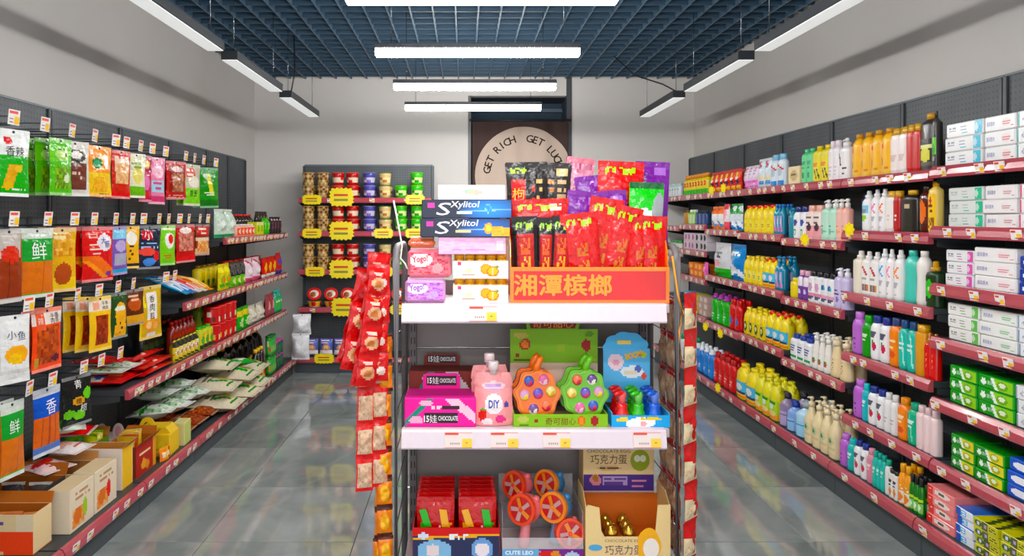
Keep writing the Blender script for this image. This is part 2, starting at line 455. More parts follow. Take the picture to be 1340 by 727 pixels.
def child(name, me, parent, loc=(0, 0, 0), rot=(0, 0, 0)):
    o = bpy.data.objects.new(name, me); C.objects.link(o); o.parent = parent; o.location = loc; o.rotation_euler = rot
    return o
_rail = {}
def rail_mesh(W):
    if W not in _rail:
        m = MB()
        prof = [(0.0, .006), (-.012, .004), (-.022, -.012), (-.026, -.034), (-.022, -.046), (0, -.046)]
        n = len(prof)
        vs = [(x, p[0], p[1]) for x in (0.004, W - .004) for p in prof]
        fs = [(i, (i + 1) % n, n + (i + 1) % n, n + i)[::-1] for i in range(n)] + [tuple(range(n)), tuple(range(n, 2 * n))[::-1]]
        m.add(vs, [f[::-1] for f in fs], RED, 'rail'); _rail[W] = m.mesh('price_rail')
    return _rail[W]
def shelf(parent, name, W, d, z, tags, seed, thick=.028):
    rnd = random.Random(seed)
    m = MB(); m.box(.006, W - .006, -d + .012, -.004, -thick, 0, DK, 'steel', ch=.002)
    s = m.build(name, parent, (0, 0, z))
    child('price_rail', rail_mesh(round(W, 3)), s, (0, -d + .012, 0))
    for tx in tags: child('price_tag', TAG_RAIL, s, (tx, -d - .0125, -.022), (.18, 0, rnd.uniform(-.06, .06)))
    if name == 'shelf':
        for bx in (.012, W - .012):
            b = MB(); b.prism([(0, 0), (0, -.075), (.03, -.075), (d * .9, -.028), (d * .9, 0)], -.0015, .0015, DK, 'steel')
            for i, p in enumerate(b.v): b.v[i] = (bx + p[1], -p[0], p[2] - .028)
            b.build('shelf_bracket', s)
    return s
def tagrow(W, n, seed):
    rnd = random.Random(seed)
    return [min(W - .04, max(.04, W * (i + .5 + rnd.uniform(-.32, .32)) / n)) for i in range(n)]
def bay(name, label, side, y0, y1, X, top, shelves, d_up, d_base, zbase, seed, ntags=5, group='gondola bays', warm=False):
    """local frame: x along the bay, panel at y = 0, front towards -y"""
    W = y1 - y0
    t = thing(name, label, 'shelving', (X, y1, 0) if side == 'R' else (X, y0, 0), -PI / 2 if side == 'R' else PI / 2, group)
    m = MB(); m.box(.004, W - .004, 0, .03, .0, top, '5a6369', 'peg'); m.build('back_panel', t)
    m = MB(); m.box(.002, W - .002, -.004, .034, top, top + .012, '6a7379', 'steel', ch=.002); m.build('top_rail', t)
    for ux in (.014, W - .014):
        m = MB(); m.box(ux - .011, ux + .011, -.012, .0, 0, top, '3a4045', 'steel', ch=.002); m.build('upright', t)
    for k, z in enumerate(shelves): shelf(t, 'shelf', W, d_up, z + .02, tagrow(W, ntags, seed * 31 + k), seed + k)
    shelf(t, 'base_shelf', W, d_base, zbase + .02, tagrow(W, max(2, ntags - 2), seed * 37 + 11), seed + 9)
    m = MB(); m.box(.002, W - .002, -d_base + .025, -.01, 0, zbase - .01, '42494d', 'steel', ch=.003); m.build('plinth', t)
    return t
RY = [2.50, 3.26, 4.02, 4.79, 5.55, 6.31, 7.07, 7.83]
PXR = 2.38
R_BAYS = {
    'A': [1.70, 1.44, 1.19, .957, .69, .415], 'B': [1.69, 1.41, 1.08, .757, .42], 'C': [1.69, 1.35, .975, .58],
    'D': [1.69, 1.37, 1.0, .62], 'E': [1.69, 1.385, 1.0, .61], 'F': [1.69, 1.42, 1.19, .95, .62], 'G': [1.69, 1.40, 1.1, .7]}
R_LAB = {'A': 'grey pegboard bay holding stacked tissue boxes', 'B': 'grey pegboard bay of shampoo bottles beside the tissue boxes', 'C': 'grey pegboard bay with pump lotions and cream jugs',
         'D': 'grey pegboard bay of yellow detergent jugs', 'E': 'grey pegboard bay of laundry bags and red and green cleaners', 'F': 'grey pegboard bay of insect sprays and small boxes, five shelves above the base',
         'G': 'grey pegboard bay in the corner, mostly behind the betel nut display'}
for i, k in enumerate('ABCDEFG'):
    bay('gondola_bay', R_LAB[k], 'R', RY[i], RY[i + 1], PXR, 2.12, R_BAYS[k], PXR - 2.07 + .013, PXR - 2.0 + .013, .155, 100 + i, 4 if k in 'AB' else 5)
LY = [2.22, 2.99, 3.76, 4.53, 5.29, 6.05, 6.60, 7.12]
PXL = -2.11
L_SH = [[], [], [.60], [.955, .60], [1.335, .955, .60], [1.335, .955, .60], [1.335, .955, .60]]
L_LAB = ['grey pegboard bay hung with dried meat bags beside the left edge', 'grey pegboard bay of hanging snacks above open cartons', 'grey pegboard bay of hanging snacks above red sausage packs',
         'grey pegboard bay of hanging snacks above sauce bottles', 'grey pegboard bay with clear white bags on its top shelf', 'grey pegboard bay of sauces, second from the far end', 'grey pegboard bay at the far end beside the noodle rack']
LB = []
for i in range(7):
    LB.append(bay('gondola_bay', L_LAB[i], 'L', LY[i], LY[i + 1], PXL, 2.05, L_SH[i], 2.11 - 1.73 + .013, 2.11 - 1.64 + .013, .135, 200 + i, 7))

# rack of instant noodles on the back wall
nr = thing('noodle_rack', 'dark grey rack of cup noodles standing against the back wall', 'shelving', (-1.635, 7.55, 0))
NW = 1.31
m = MB(); m.box(0, NW, 0, .03, 0, 2.03, '5a6369', 'peg'); m.build('back_panel', nr)
m = MB(); m.box(0, NW, -.004, .034, 2.03, 2.045, '6a7379', 'steel', ch=.002); m.build('top_rail', nr)
for ux in (0, NW):
    m = MB(); m.box(ux - .014, ux + .014, -.014, 0, 0, 2.03, '3a4045', 'steel', ch=.002); m.build('upright', nr)
NZ = [1.674, 1.345, .97, .598]
def burst(w, h):
    m = MB(); pts = []
    for i in range(36):
        a = 2 * PI * i / 36; r = 1.0 if i % 2 else .86
        cx, sx = math.cos(a), math.sin(a); k = (abs(cx) ** 5 + abs(sx) ** 5) ** -.2
        pts.append((w * cx * k * r, h * sx * k * r))
    m.prism(pts, -.003, 0, 'f5e23a', 'gloss')
    for k in range(2): m.add([(-w * .6, -.0035, h * (.1 - .5 * k)), (w * .5, -.0035, h * (.1 - .5 * k)), (w * .5, -.0035, h * (.32 - .5 * k)), (-w * .6, -.0035, h * (.32 - .5 * k))], [(0, 1, 2, 3)], 'c8553a' if k == 0 else '8a8a50', 'gloss')
    return m.mesh('price_sign')
B1, B2 = burst(.125, .095), burst(.10, .05)
signs = [[(.14, 2), (.43, 1), (1.15, 2)], [(.14, 2), (.43, 1), (.84, 2), (1.15, 2)], [(.17, 2), (.43, 1), (.84, 2)], [(.45, 1), (1.0, 2)]]
for k, z in enumerate(NZ):
    s = shelf(nr, 'shelf', NW, .29, z + .02, tagrow(NW, 3, k), 300 + k)
    for sx, kd in signs[k]: child('price_sign', B1 if kd == 1 else B2, s, (sx, -.306, .01 if kd == 1 else -.015))
s = shelf(nr, 'base_shelf', NW, .40, .146, tagrow(NW, 3, 77), 310)
child('price_sign', B2, s, (.28, -.417, 0.0))
m = MB(); m.box(.002, NW - .002, -.375, -.01, 0, .115, '42494d', 'steel', ch=.003); m.build('plinth', nr)
# ------------------------------------------------------------------ packaging: printed artwork, bottles, bags, cartons
def hsh(i, j, s=0):
    x = math.sin(i * 127.1 + j * 311.7 + s * 74.7) * 43758.5453
    return x - math.floor(x)
def art(base, *layers):
    """flat print of a package as layers: rect, ell, txt (rows of strokes), food (mottle), diag (slanted bar), glyph (bitmap)"""
    def f(u, v):
        c = base
        for l in layers:
            k = l[0]
            if k == 'rect':
                if l[1] <= u <= l[3] and l[2] <= v <= l[4]: c = l[5]
            elif k == 'ell':
                if ((u - l[1]) / l[3]) ** 2 + ((v - l[2]) / l[4]) ** 2 <= 1: c = l[5]
            elif k == 'txt':
                if l[1] <= u <= l[3] and l[2] <= v <= l[4]:
                    i = int((u - l[1]) / (l[3] - l[1]) * l[5]); j = int((v - l[2]) / (l[4] - l[2]) * l[6])
                    if j % 2 == 0 and hsh(i, j, l[5]) > .22: c = l[7]
            elif k == 'big':
                if l[1] <= u <= l[3] and l[2] <= v <= l[4]:
                    i = int((u - l[1]) / (l[3] - l[1]) * l[5]); j = int((v - l[2]) / (l[4] - l[2]) * l[6])
                    if hsh(i, j, l[5] + 3) > .42: c = l[7]
            elif k == 'food':
                if l[1] <= u <= l[3] and l[2] <= v <= l[4]:
                    i = int(u * 13); j = int(v * 17); c = mix(l[5], l[6], hsh(i, j, 5))
            elif k == 'bars':
                if l[1] <= u <= l[3] and l[2] <= v <= l[4]: c = mix(l[5], l[6], .5 + .5 * math.sin((u - l[1]) * l[7] * 2 * PI))
            elif k == 'diag':
                if abs((u - l[1]) * l[3] + (v - l[2]) * l[4]) < l[5] and l[6] <= v <= l[7]: c = l[8]
            elif k == 'glyph':
                if l[1] <= u < l[3] and l[2] <= v < l[4]:
                    rows = l[5]; j = len(rows) - 1 - int((v - l[2]) / (l[4] - l[2]) * len(rows)); i = int((u - l[1]) / (l[3] - l[1]) * len(rows[0]))
                    if rows[j][i] == '#': c = l[6]
            elif k == 'spots':
                i = u * l[1]; j = v * l[2]
                if math.hypot(i % 1 - .5, (j % 1 - .5)) < l[3] and hsh(int(i), int(j), 9) > .35: c = l[4]
        return c
    return f
KGL = ('#..##', '#.##.', '###..', '##...', '###..', '#.##.', '#..##')

STYLE = {
    'oval': (2.4, [(0, .86), (.015, .96), (.05, 1), (.78, 1), (.88, .93), (.95, .70), (1, .42)]),
    'square': (5.0, [(0, .94), (.012, .99), (.03, 1), (.88, 1), (.93, .95), (.97, .62), (1, .42)]),
    'slab': (6.0, [(0, .96), (.01, 1), (.97, 1), (.99, .97), (1, .9)]),
    'waist': (2.6, [(0, .84), (.02, .96), (.08, 1), (.35, .93), (.55, .90), (.75, .98), (.86, .95), (.95, .66), (1, .42)]),
    'taper': (2.4, [(0, .9), (.02, 1), (.1, 1), (.35, .96), (.6, .82), (.8, .66), (.93, .5), (1, .42)]),
    'round': (2.0, [(0, .9), (.02, .98), (.05, 1), (.72, 1), (.82, .9), (.9, .6), (.95, .42), (1, .38)]),
    'tube': (2.6, [(0, .72), (.02, .78), (.3, .86), (.6, .94), (.9, 1.0), (1, 1.0)]),
    'jug': (3.6, [(0, .93), (.02, .99), (.05, 1), (.60, 1), (.72, .98), (.84, .88), (.93, .64), (1, .40)]),
    'gallon': (3.0, [(0, .93), (.02, .99), (.05, 1), (.58, 1), (.68, .95), (.78, .76), (.88, .48), (1, .36)]),
    'long': (2.2, [(0, .9), (.02, 1), (.5, .94), (.62, .8), (.8, .5), (.92, .36), (1, .33)]),
}
@recipe
def bottle(w, d, h, style, col, cap, ccol, label=None, mat='plas', n=14):
    e, prof = STYLE[style]
    ch = {'screw': .10, 'flip': .14, 'pump': .10, 'tall': .20, 'trig': .12, 'base': .14, 'none': 0, 'push': .16, 'wide': .15}[cap] * h
    z0 = ch if cap == 'base' else 0.0
    hb = h - ch
    if cap == 'pump': hb = h * .80
    rx, ry = w / 2, d / 2
    B = MB()
    rings = [(z0 + t * hb, rx * k, ry * (k if k < .9 else k), 0, 0, e) for t, k in prof]
    B.loft(rings, n, col, mat)
    parts = []
    def R(z):
        t = (z - z0) / hb
        for (a, ka), (b, kb) in zip(prof, prof[1:]):
            if a <= t <= b: return ka + (kb - ka) * (t - a) / max(1e-6, b - a)
        return prof[-1][1]
    nk = prof[-1][1] * rx
    K = MB()
    if cap == 'screw': K.loft([(hb - .002, nk * 1.15, nk * 1.15 * min(1, ry / rx * 1.2)), (hb + ch * .9, nk * 1.15, nk * 1.15 * min(1, ry / rx * 1.2)), (hb + ch, nk * .95, nk * .95 * min(1, ry / rx * 1.2))], 12, ccol, mat if False else 'plas')
    elif cap == 'gold': pass
    elif cap == 'wide': K.loft([(hb - .004, rx * .72, ry * .72, 0, 0, e), (hb + ch, rx * .72, ry * .72, 0, 0, e)], n, ccol, 'plas')
    elif cap == 'flip': K.loft([(hb - .012, rx * .62, ry * .66, 0, 0, e), (hb + ch * .85, rx * .60, ry * .64, 0, 0, e), (hb + ch, rx * .54, ry * .56, 0, 0, e)], n, ccol, 'plas')
    elif cap in ('tall', 'push'):
        K.loft([(hb - .004, nk * 1.2, nk * 1.2), (hb + ch * .35, nk * 1.2, nk * 1.2), (hb + ch * .4, nk * .8, nk * .8), (hb + ch * .96, nk * .7, nk * .7), (hb + ch, nk * .5, nk * .5)], 10, ccol, 'plas')
    elif cap == 'base': K.loft([(0, rx * .74, ry * .74, 0, 0, e), (ch * .97, rx * .76, ry * .76, 0, 0, e), (ch + .002, rx * .74, ry * .74, 0, 0, e)], n, ccol, 'plas')
    elif cap == 'pump':
        K.loft([(hb - .003, nk * 1.15, nk * 1.15), (hb + .022, nk * 1.15, nk * 1.15), (hb + .026, nk * .6, nk * .6), (hb + .034, .005, .005), (h - .018, .005, .005)], 10, ccol, 'plas')
        K.loft([(h - .018, .011, .010), (h - .006, .013, .011), (h, .010, .009)], 10, ccol, 'plas')
        K.tube([(-.008, 0, h - .009), (-.030, -.004, h - .010), (-.040, -.006, h - .016)], [.006, .005, .004], ccol, 'plas', 6)
    elif cap == 'trig':
        K.loft([(hb - .003, nk * 1.2, nk * 1.2), (hb + .02, nk * 1.2, nk * 1.2), (hb + .03, nk * .7, nk * .7), (hb + .035, nk * .7, nk * .7)], 10, ccol, 'plas')
        K.box(-.045, .022, -.011, .011, hb + .03, h, ccol, 'plas', ch=.005)
        K.tube([(-.03, 0, hb + .032), (-.036, 0, hb + .01), (-.03, 0, hb - .012)], .005, ccol, 'plas', 5)
    subs = []
    if label:
        lz0, lz1, span, base, layers = label[:5]
        nu, nv = (label[5], label[6]) if len(label) > 5 else (12, 14)
        L = MB(); fn = art(base, *layers)
        def pt(u, v):
            z = z0 + (lz0 + (lz1 - lz0) * v) * hb; k = R(z)
            p = ring_pt(z, rx * k + .0007, ry * k + .0007, 0, 0, e, -PI / 2 + (u - .5) * span)
            return p
        L.grid(pt, nu, nv, fn, 'gloss')
        subs.append(('label', L.mesh('label'), []))
    if style == 'jug':
        H = MB(); zz = hb
        H.tube([(rx * .50, 0, zz * .70), (rx * .86, 0, zz * .86), (rx * .80, 0, zz * .96), (rx * .46, 0, zz * 1.0), (nk * .6, 0, zz * .99)], [.013, .012, .012, .012, .012], col, mat, 8)
        subs.append(('handle', H.mesh('handle'), []))
    parts = [('body', B.mesh('body'), [])] + subs
    if K.v: parts.append(('pump' if cap == 'pump' else 'trigger' if cap == 'trig' else 'cap', K.mesh('cap'), []))
    return parts

def pillow(w, h, d, fcol, bcol, mat, nu=10, nv=14, seed=1, stand=False, pinch=.06, flat=.07, wob=.12):
    """two bulging sheets sealed top and bottom; hangs from z = 0 down to -h, or stands from 0 to h"""
    m = MB(); rnd = random.Random(seed)
    ph = [rnd.uniform(0, 6.28) for _ in range(4)]
    base = 0 if stand else -h
    def prof(v):
        lo = 0.42 if stand else 0.0
        if v < flat: a = lo
        else: a = 1
        t = (v - flat) / (1 - 2 * flat)
        if t <= 0: return lo * (v / flat if not stand else 1.0)
        if t >= 1: return 0
        s = math.sin(PI * t) ** .55
        if stand: s = max(s, 1 - t * 1.2) if t < .5 else s
        return s
    def f(sgn):
        def g(u, v):
            wv = 1 - pinch * math.sin(PI * v) + .015 * math.sin(9 * v + ph[3])
            x = (u - .5) * w * wv
            b = (1 - abs(2 * u - 1) ** 2.6) * prof(v)
            b *= 1 + wob * math.sin(7 * u + 5 * v + ph[0] + sgn) + wob * .6 * math.sin(15 * v - 6 * u + ph[1])
            return (x, sgn * (d / 2 * b + .0006), base + v * h)
        return g
    m.front = f(-1); m.dim = (w, h, base)
    m.grid(f(-1), nu, nv, fcol, mat)
    m.grid(f(1), max(4, nu // 2), max(5, nv // 2), bcol, mat, flip=True)
    return m
@recipe
def bag(w, h, d, base, layers=(), back=None, mat='film', nu=14, nv=22, seed=1, stand=False, seal=None, window=None, neck=False, texts=()):
    m = pillow(w, h, d, art(base, *layers), back or base, mat, nu, nv, seed, stand)
    subs = []
    if texts:
        T = MB()
        for body, u, v, sz, col in texts: T.text(body, (u - .5) * w, m.dim[2] + v * h, sz * w, col, 0, 'gloss')
        T.v = [(p[0], m.front(min(1, max(0, p[0] / w + .5)), min(1, max(0, (p[2] - m.dim[2]) / h)))[1] - .0016, p[2]) for p in T.v]
        subs = [('lettering', T.mesh('lettering'))]
    parts = [('pouch', m.mesh('pouch'), subs)]
    z1 = h if stand else 0
    s = MB()
    if seal:
        s.box(-w * .485, w * .485, -.0022, .0022, z1 - h * .055, z1 + .004, seal, mat)
        if not stand:
            s.loft([(0, .006, .006), (.003, .006, .006)], 8, '2a2c2e', 'plas'); k = len(s.v) - 16
            for i in range(k, len(s.v)):
                p = s.v[i]; s.v[i] = (p[0], p[2] * 2.2 - .0035, p[1] - h * .028)
        parts.append(('seal_strip', s.mesh('seal_strip'), []))
        b = MB(); zb = 0 if stand else -h
        if not stand: b.box(-w * .485, w * .485, -.002, .002, zb - .003, zb + h * .04, seal, mat); parts.append(('seal_strip', b.mesh('seal_strip'), []))
    if neck:
        k = MB(); k.loft([(z1 - .01, .016, .012), (z1 + .012, .014, .012), (z1 + .014, .019, .017), (z1 + .04, .019, .017), (z1 + .044, .015, .013)], 12, neck, 'plas'); parts.append(('spout_cap', k.mesh('spout_cap'), []))
    return parts

@recipe
def carton(w, d, h, base, front=(), end=(), top=None, endbase=None, nu=20, nv=8, mat='paper', ch=.0018, topart=None, fbase=None, endw=8, texts=()):
    """closed box, front towards -y, base at z = 0"""
    B = MB(); B.box(-w / 2, w / 2, -d / 2, d / 2, 0, h, base, mat, ch=ch, t=top or base, l=endbase or base, r=endbase or base)
    parts = [('carton', B.mesh('carton'), [])]
    if front or fbase:
        F = MB(); F.grid(lambda u, v: (-w / 2 + ch + u * (w - 2 * ch), -d / 2 - .0006, ch + v * (h - 2 * ch)), nu, nv, art(fbase or base, *front), mat, False)
        subs = []
        if texts:
            T = MB()
            for body, u, v, sz, tw, col in texts: T.text(body, (u - .5) * w, v * h, sz * h, col, -d / 2 - .0014, mat, width=tw * w)
            subs = [('lettering', T.mesh('lettering'))]
        parts.append(('front_print', F.mesh('front_print'), subs))
    if end:
        for s in (1,):
            E = MB(); E.grid(lambda u, v: (s * (w / 2 + .0006), (-d / 2 + ch + u * (d - 2 * ch)) * s, ch + v * (h - 2 * ch)), endw, nv, art(endbase or base, *end), mat, False); parts.append(('end_print', E.mesh('end_print'), []))
    if topart:
        T = MB(); T.grid(lambda u, v: (-w / 2 + ch + u * (w - 2 * ch), -d / 2 + ch + v * (d - 2 * ch), h + .0006), nu, 6, art(top or base, *topart), mat, False); parts.append(('top_print', T.mesh('top_print'), []))
    return parts

@recipe
def tub(r1, r0, h, cols, lid, n=16, lidh=.006, mat='gloss'):
    """cup, can or jar: cols = ((height fraction, colour), ...) bands from the bottom"""
    B = MB(); rings, cs = [], []
    z = 0
    for k, (t, c) in enumerate(cols):
        if k == 0: rings.append((0, r0, r0)); 
        nst = 2
        for q in range(1, nst + 1):
            zz = (z + (t - z) * q / nst)
            rings.append((zz * h, r0 + (r1 - r0) * zz, r0 + (r1 - r0) * zz)); cs.append(c)
        z = t
    def col(k, a):
        c = cs[min(k, len(cs) - 1)]
        if isinstance(c, tuple): return c[int(a * n * .999) * 7 % len(c)] if hsh(k, int(a * n), 2) > .3 else c[0]
        return c
    B.loft(rings, n, col, mat)
    L = MB(); L.loft([(h - .004, r1 * 1.05, r1 * 1.05), (h + lidh * .7, r1 * 1.06, r1 * 1.06), (h + lidh, r1 * .98, r1 * .98)], n, lid, 'plas')
    return [('cup', B.mesh('cup'), []), ('lid', L.mesh('lid'), [])]

@recipe
def open_box(w, d, h, col, inner, front=(), flaps='b', fh=.05, cut=0.0, fbase=None, nu=16, nv=10, sidecol=None):
    """display carton without a lid: four thin walls, a floor, flaps standing up"""
    t = .004; m = MB(); ib = dict
    m.box(-w / 2, w / 2, -d / 2, d / 2, 0, t, inner, 'paper')
    sc = sidecol or col
    m.box(-w / 2, -w / 2 + t, -d / 2 + t, d / 2 - t, t, h, sc, 'paper', r=inner); m.box(w / 2 - t, w / 2, -d / 2 + t, d / 2 - t, t, h, sc, 'paper', l=inner)
    m.box(-w / 2, w / 2, d / 2 - t, d / 2, t, h, col, 'paper', f=inner)
    m.box(-w / 2, w / 2, -d / 2, -d / 2 + t, t, h * (1 - cut), col, 'paper', b=inner)
    parts = [('carton', m.mesh('carton'), [])]
    if front or fbase:
        F = MB(); F.grid(lambda u, v: (-w / 2 + .001 + u * (w - .002), -d / 2 - .0006, .001 + v * (h * (1 - cut) - .002)), nu, nv, art(fbase or col, *front), 'paper', False); parts.append(('front_print', F.mesh('front_print'), []))
    for k in flaps:
        F = MB()
        if k == 'b': F.add([(-w / 2, d / 2, h), (w / 2, d / 2, h), (w / 2 - .01, d / 2 + fh * .7, h + fh * .7), (-w / 2 + .01, d / 2 + fh * .7, h + fh * .7), (-w / 2, d / 2 + t, h), (w / 2, d / 2 + t, h), (w / 2 - .01, d / 2 + fh * .7 + t, h + fh * .7), (-w / 2 + .01, d / 2 + fh * .7 + t, h + fh * .7)], [(0, 1, 2, 3), (7, 6, 5, 4), (3, 2, 6, 7), (1, 5, 6, 2), (0, 3, 7, 4)], inner, 'paper')
        if k == 'B': F.box(-w / 2, w / 2, d / 2 - t, d / 2, h, h + fh, col, 'paper', f=inner)
        if k == 'l': F.add([(-w / 2, -d / 2, h), (-w / 2, d / 2, h), (-w / 2 - fh * .6, d / 2 - .01, h + fh * .6), (-w / 2 - fh * .6, -d / 2 + .01, h + fh * .6), (-w / 2 - t, -d / 2, h), (-w / 2 - t, d / 2, h), (-w / 2 - fh * .6 - t, d / 2 - .01, h + fh * .6), (-w / 2 - fh * .6 - t, -d / 2 + .01, h + fh * .6)], [(0, 1, 2, 3), (7, 6, 5, 4), (3, 2, 6, 7), (1, 5, 6, 2), (0, 3, 7, 4)], inner, 'paper')
        if k == 'r': F.add([(w / 2, -d / 2, h), (w / 2, d / 2, h), (w / 2 + fh * .6, d / 2 - .01, h + fh * .6), (w / 2 + fh * .6, -d / 2 + .01, h + fh * .6), (w / 2 + t, -d / 2, h), (w / 2 + t, d / 2, h), (w / 2 + fh * .6 + t, d / 2 - .01, h + fh * .6), (w / 2 + fh * .6 + t, -d / 2 + .01, h + fh * .6)], [(3, 2, 1, 0), (4, 5, 6, 7), (7, 6, 2, 3), (2, 6, 5, 1), (4, 7, 3, 0)], inner, 'paper')
        parts.append(('flap', F.mesh('flap'), []))
    return parts
SHN = ['top', 'second', 'third', 'fourth', 'fifth', 'sixth']
# ------------------------------------------------------------------ right wall: toiletries, cleaners and tissues
RBN = {'A': 'tissue bay', 'B': 'shampoo bay', 'C': 'lotion bay', 'D': 'jug bay', 'E': 'laundry bay', 'F': 'spray bay', 'G': 'corner bay'}
def Yr(px, X): return X * FPX / (px - VX)
class Shelf:
    def __init__(s, k, i):
        s.k, s.i = k, i
        zs = R_BAYS[k]
        s.base = i >= len(zs)
        s.z = (.155 if s.base else zs[i]) + .021
        s.X = 2.018 if s.base else 2.082
        s.where = f"{RBN[k]} {'base' if s.base else SHN[i]} shelf"
    def span(s, p0, p1):
        a, b = Yr(p0, s.X), Yr(p1, s.X); 
        i = 'ABCDEFG'.index(s.k)
        return max(a, RY[i] + .012, 2.56), min(b, RY[i + 1] - .012)
    def row(s, p0, p1, n, fn, name, desc, cat, rows=1, dd=None, jig=.0, turn=.0, dx=0.0, of=None):
        """n goods between two pixel columns (near end first); fn(width) -> recipe, depth"""
        a, b = s.span(p0, p1); pitch = (b - a) / n
        rnd = random.Random(int(p0 * 7 + p1 * 13 + s.i))
        wq = round(pitch * .94, 3)
        rec, d = fn(wq)
        for r in range(rows):
            for j in range(n):
                y = a + pitch * (j + .5); x = s.X + d / 2 + r * (d + .008) + dx + (rnd.uniform(0, jig) if r == 0 else jig)
                fr = '' if r == 0 else ' in back row' if r == 1 else ' in third row'
                if n > 1: lb = f'{desc}, {ORD[j + 1]} of {NUM[n]}{fr or " from front"}, {s.where}'
                else: lb = f'{desc}{fr}, {s.where}'
                place(rec, name, lb, cat, (x, y, s.z), (0, 0, -PI / 2 + rnd.uniform(-turn, turn)), f'{desc}, {s.where}' if n * rows > 1 else None)
        return s
    def stack(s, p0, p1, n, high, h, fn, name, desc, cat, depth=.12, cols=1, lean=0.0, rows=1):
        a, b = s.span(p0, p1); pitch = (b - a) / cols
        rnd = random.Random(int(p0 * 3 + p1))
        rec = fn(round(pitch * .97, 3), depth, h)
        lev = {1: ['only'], 2: ['lower', 'upper'], 3: ['bottom', 'middle', 'top'], 4: ['bottom', 'second', 'third', 'top'], 5: ['bottom', 'second', 'third', 'fourth', 'top']}[high]
        for c in range(cols):
            for l in range(high):
                lb = f'{desc}, {lev[l]} of stack{(" " + NUM[c + 1]) if cols > 1 else ""}, {s.where}'
                y = a + pitch * (c + .5); x = s.X + .012 + depth / 2 + rnd.uniform(-.006, .006)
                place(rec, name, lb, cat, (x, y, s.z + l * (h + .0012)), (0, 0, -PI / 2 + rnd.uniform(-.025, .025)), f'{desc}, {s.where}')
        return s

# ---- tissue bay: stacked soft-pack boxes
def tis(base, text, accent, kind=0, edge=None):
    def f(w, d, h):
        if kind == 0: fr = (('txt', .06, .38, .26, .72, 10, 3, text), ('txt', .40, .40, .58, .74, 9, 3, text), ('rect', .42, .14, .60, .24, accent), ('rect', .80, 0, 1, 1, accent), ('ell', .84, .5, .05, .3, mix(accent, 'ffffff', .5)))
        elif kind == 1: fr = (('rect', .46, .30, .48, .92, text), ('ell', .72, .5, .14, .34, mix(accent, 'ffffff', .7)), ('txt', .60, .36, .86, .6, 9, 3, mix(accent, '888888', .4)), ('rect', .88, .14, .97, .24, accent))
        elif kind == 2: fr = (('rect', 0, 0, .46, 1, accent), ('ell', .15, .46, .075, .26, 'f2fff2'), ('ell', .11, .72, .025, .16, 'f2fff2'), ('ell', .19, .72, .025, .16, 'f2fff2'), ('rect', .46, 0, 1, 1, edge), ('ell', .70, .48, .16, .40, mix(edge, '205020', .45)), ('ell', .70, .55, .09, .22, 'eef8d8'), ('diag', .47, .5, 1, .14, .05, 0, 1, 'f5fff0'))
        elif kind == 3: fr = (('rect', .0, 0, .03, 1, accent),)
        else: fr = (('rect', 0, 0, .5, 1, accent), ('ell', .22, .5, .15, .36, 'f4f6fa'), ('txt', .30, .30, .48, .7, 6, 3, 'ffffff'), ('diag', .5, .5, 1, .1, .06, 0, 1, 'cfd9ee'), ('ell', .78, .5, .12, .3, 'c9d4e8'))
        tx = {1: (('清风原木', .21, .5, .34, .28, text),), 3: (('心相印纸', .36, .5, .42, .5, text),), 2: (('清风', .35, .5, .34, .15, 'f2fff2'),)}.get(kind, ())
        return carton(w, d, h, base, fr, (('rect', .2, .2, .8, .8, mix(accent, base, .3)),), endbase=base, nu=30, nv=12, mat='gloss', ch=.004, texts=tx)
    return f
TB = 'tissue_box'
S = Shelf('A', 0)
S.stack(1282, 1234, 1, 3, .060, tis('f0f0f0', '9aa0ac', '2fb7cf', 0), TB, 'white tissue box with cyan end', 'tissue box')
S.stack(1323, 1283, 1, 3, .060, tis('f2f2f2', '5c62a8', 'd8605c', 1), TB, 'white tissue box with violet lettering', 'tissue box')
S.stack(1400, 1326, 1, 3, .060, tis('f2f3f3', '4a4a9c', '18a69a', 3), TB, 'white tissue box with teal edge', 'tissue box')
S = Shelf('A', 1)
S.stack(1283, 1236, 1, 3, .055, tis('e2e6e4', 'b9c0bf', '2fbf9a', 0), TB, 'pale grey tissue box with green end', 'tissue box')
S.stack(1327, 1284, 1, 3, .055, tis('f4f1f1', '6a6aa6', 'd9a2aa', 1), TB, 'white tissue box with pinkish print', 'tissue box')
S.stack(1400, 1328, 1, 3, .055, tis('f4f4f6', '46464c', 'd85a80', 3), TB, 'white tissue box with dark lettering', 'tissue box')
S = Shelf('A', 2)
S.stack(1270, 1234, 1, 3, .050, tis('f1f0f2', '8a8a96', 'd565b0', 0), TB, 'white tissue box with magenta end', 'tissue box')
S.stack(1326, 1271, 1, 3, .056, tis('f5f3f3', '7076b4', 'f0a4b4', 1), TB, 'white tissue box with pink flowers', 'tissue box')
S.stack(1400, 1328, 1, 3, .048, tis('2d49a8', 'f0f0ff', '23409c', 4), TB, 'blue tissue box with white print', 'tissue box')
S = Shelf('A', 3)
S.stack(1277, 1236, 1, 3, .052, tis('f1f1ee', '9a9a94', '7cc070', 0), TB, 'white tissue box with green end', 'tissue box')
S.stack(1326, 1278, 1, 3, .052, tis('f3f4f1', '6c72b0', '9ccf9c', 1), TB, 'white tissue box with pale green print', 'tissue box')
S.stack(1400, 1327, 1, 3, .052, tis('eef1f4', '3f4a88', '8aa0c0', 3), TB, 'white tissue box with navy lettering', 'tissue box')
S = Shelf('A', 4)
S.stack(1275, 1238, 1, 3, .052, tis('3aa34a', '', '2f9a42', 2, '9fd64a'), TB, 'two-tone green tissue pack beside red bottles', 'tissue pack')
S.stack(1323, 1276, 1, 3, .052, tis('3aa34a', '', '2f9a42', 2, '9fd64a'), TB, 'two-tone green tissue pack beside white boxes', 'tissue pack')
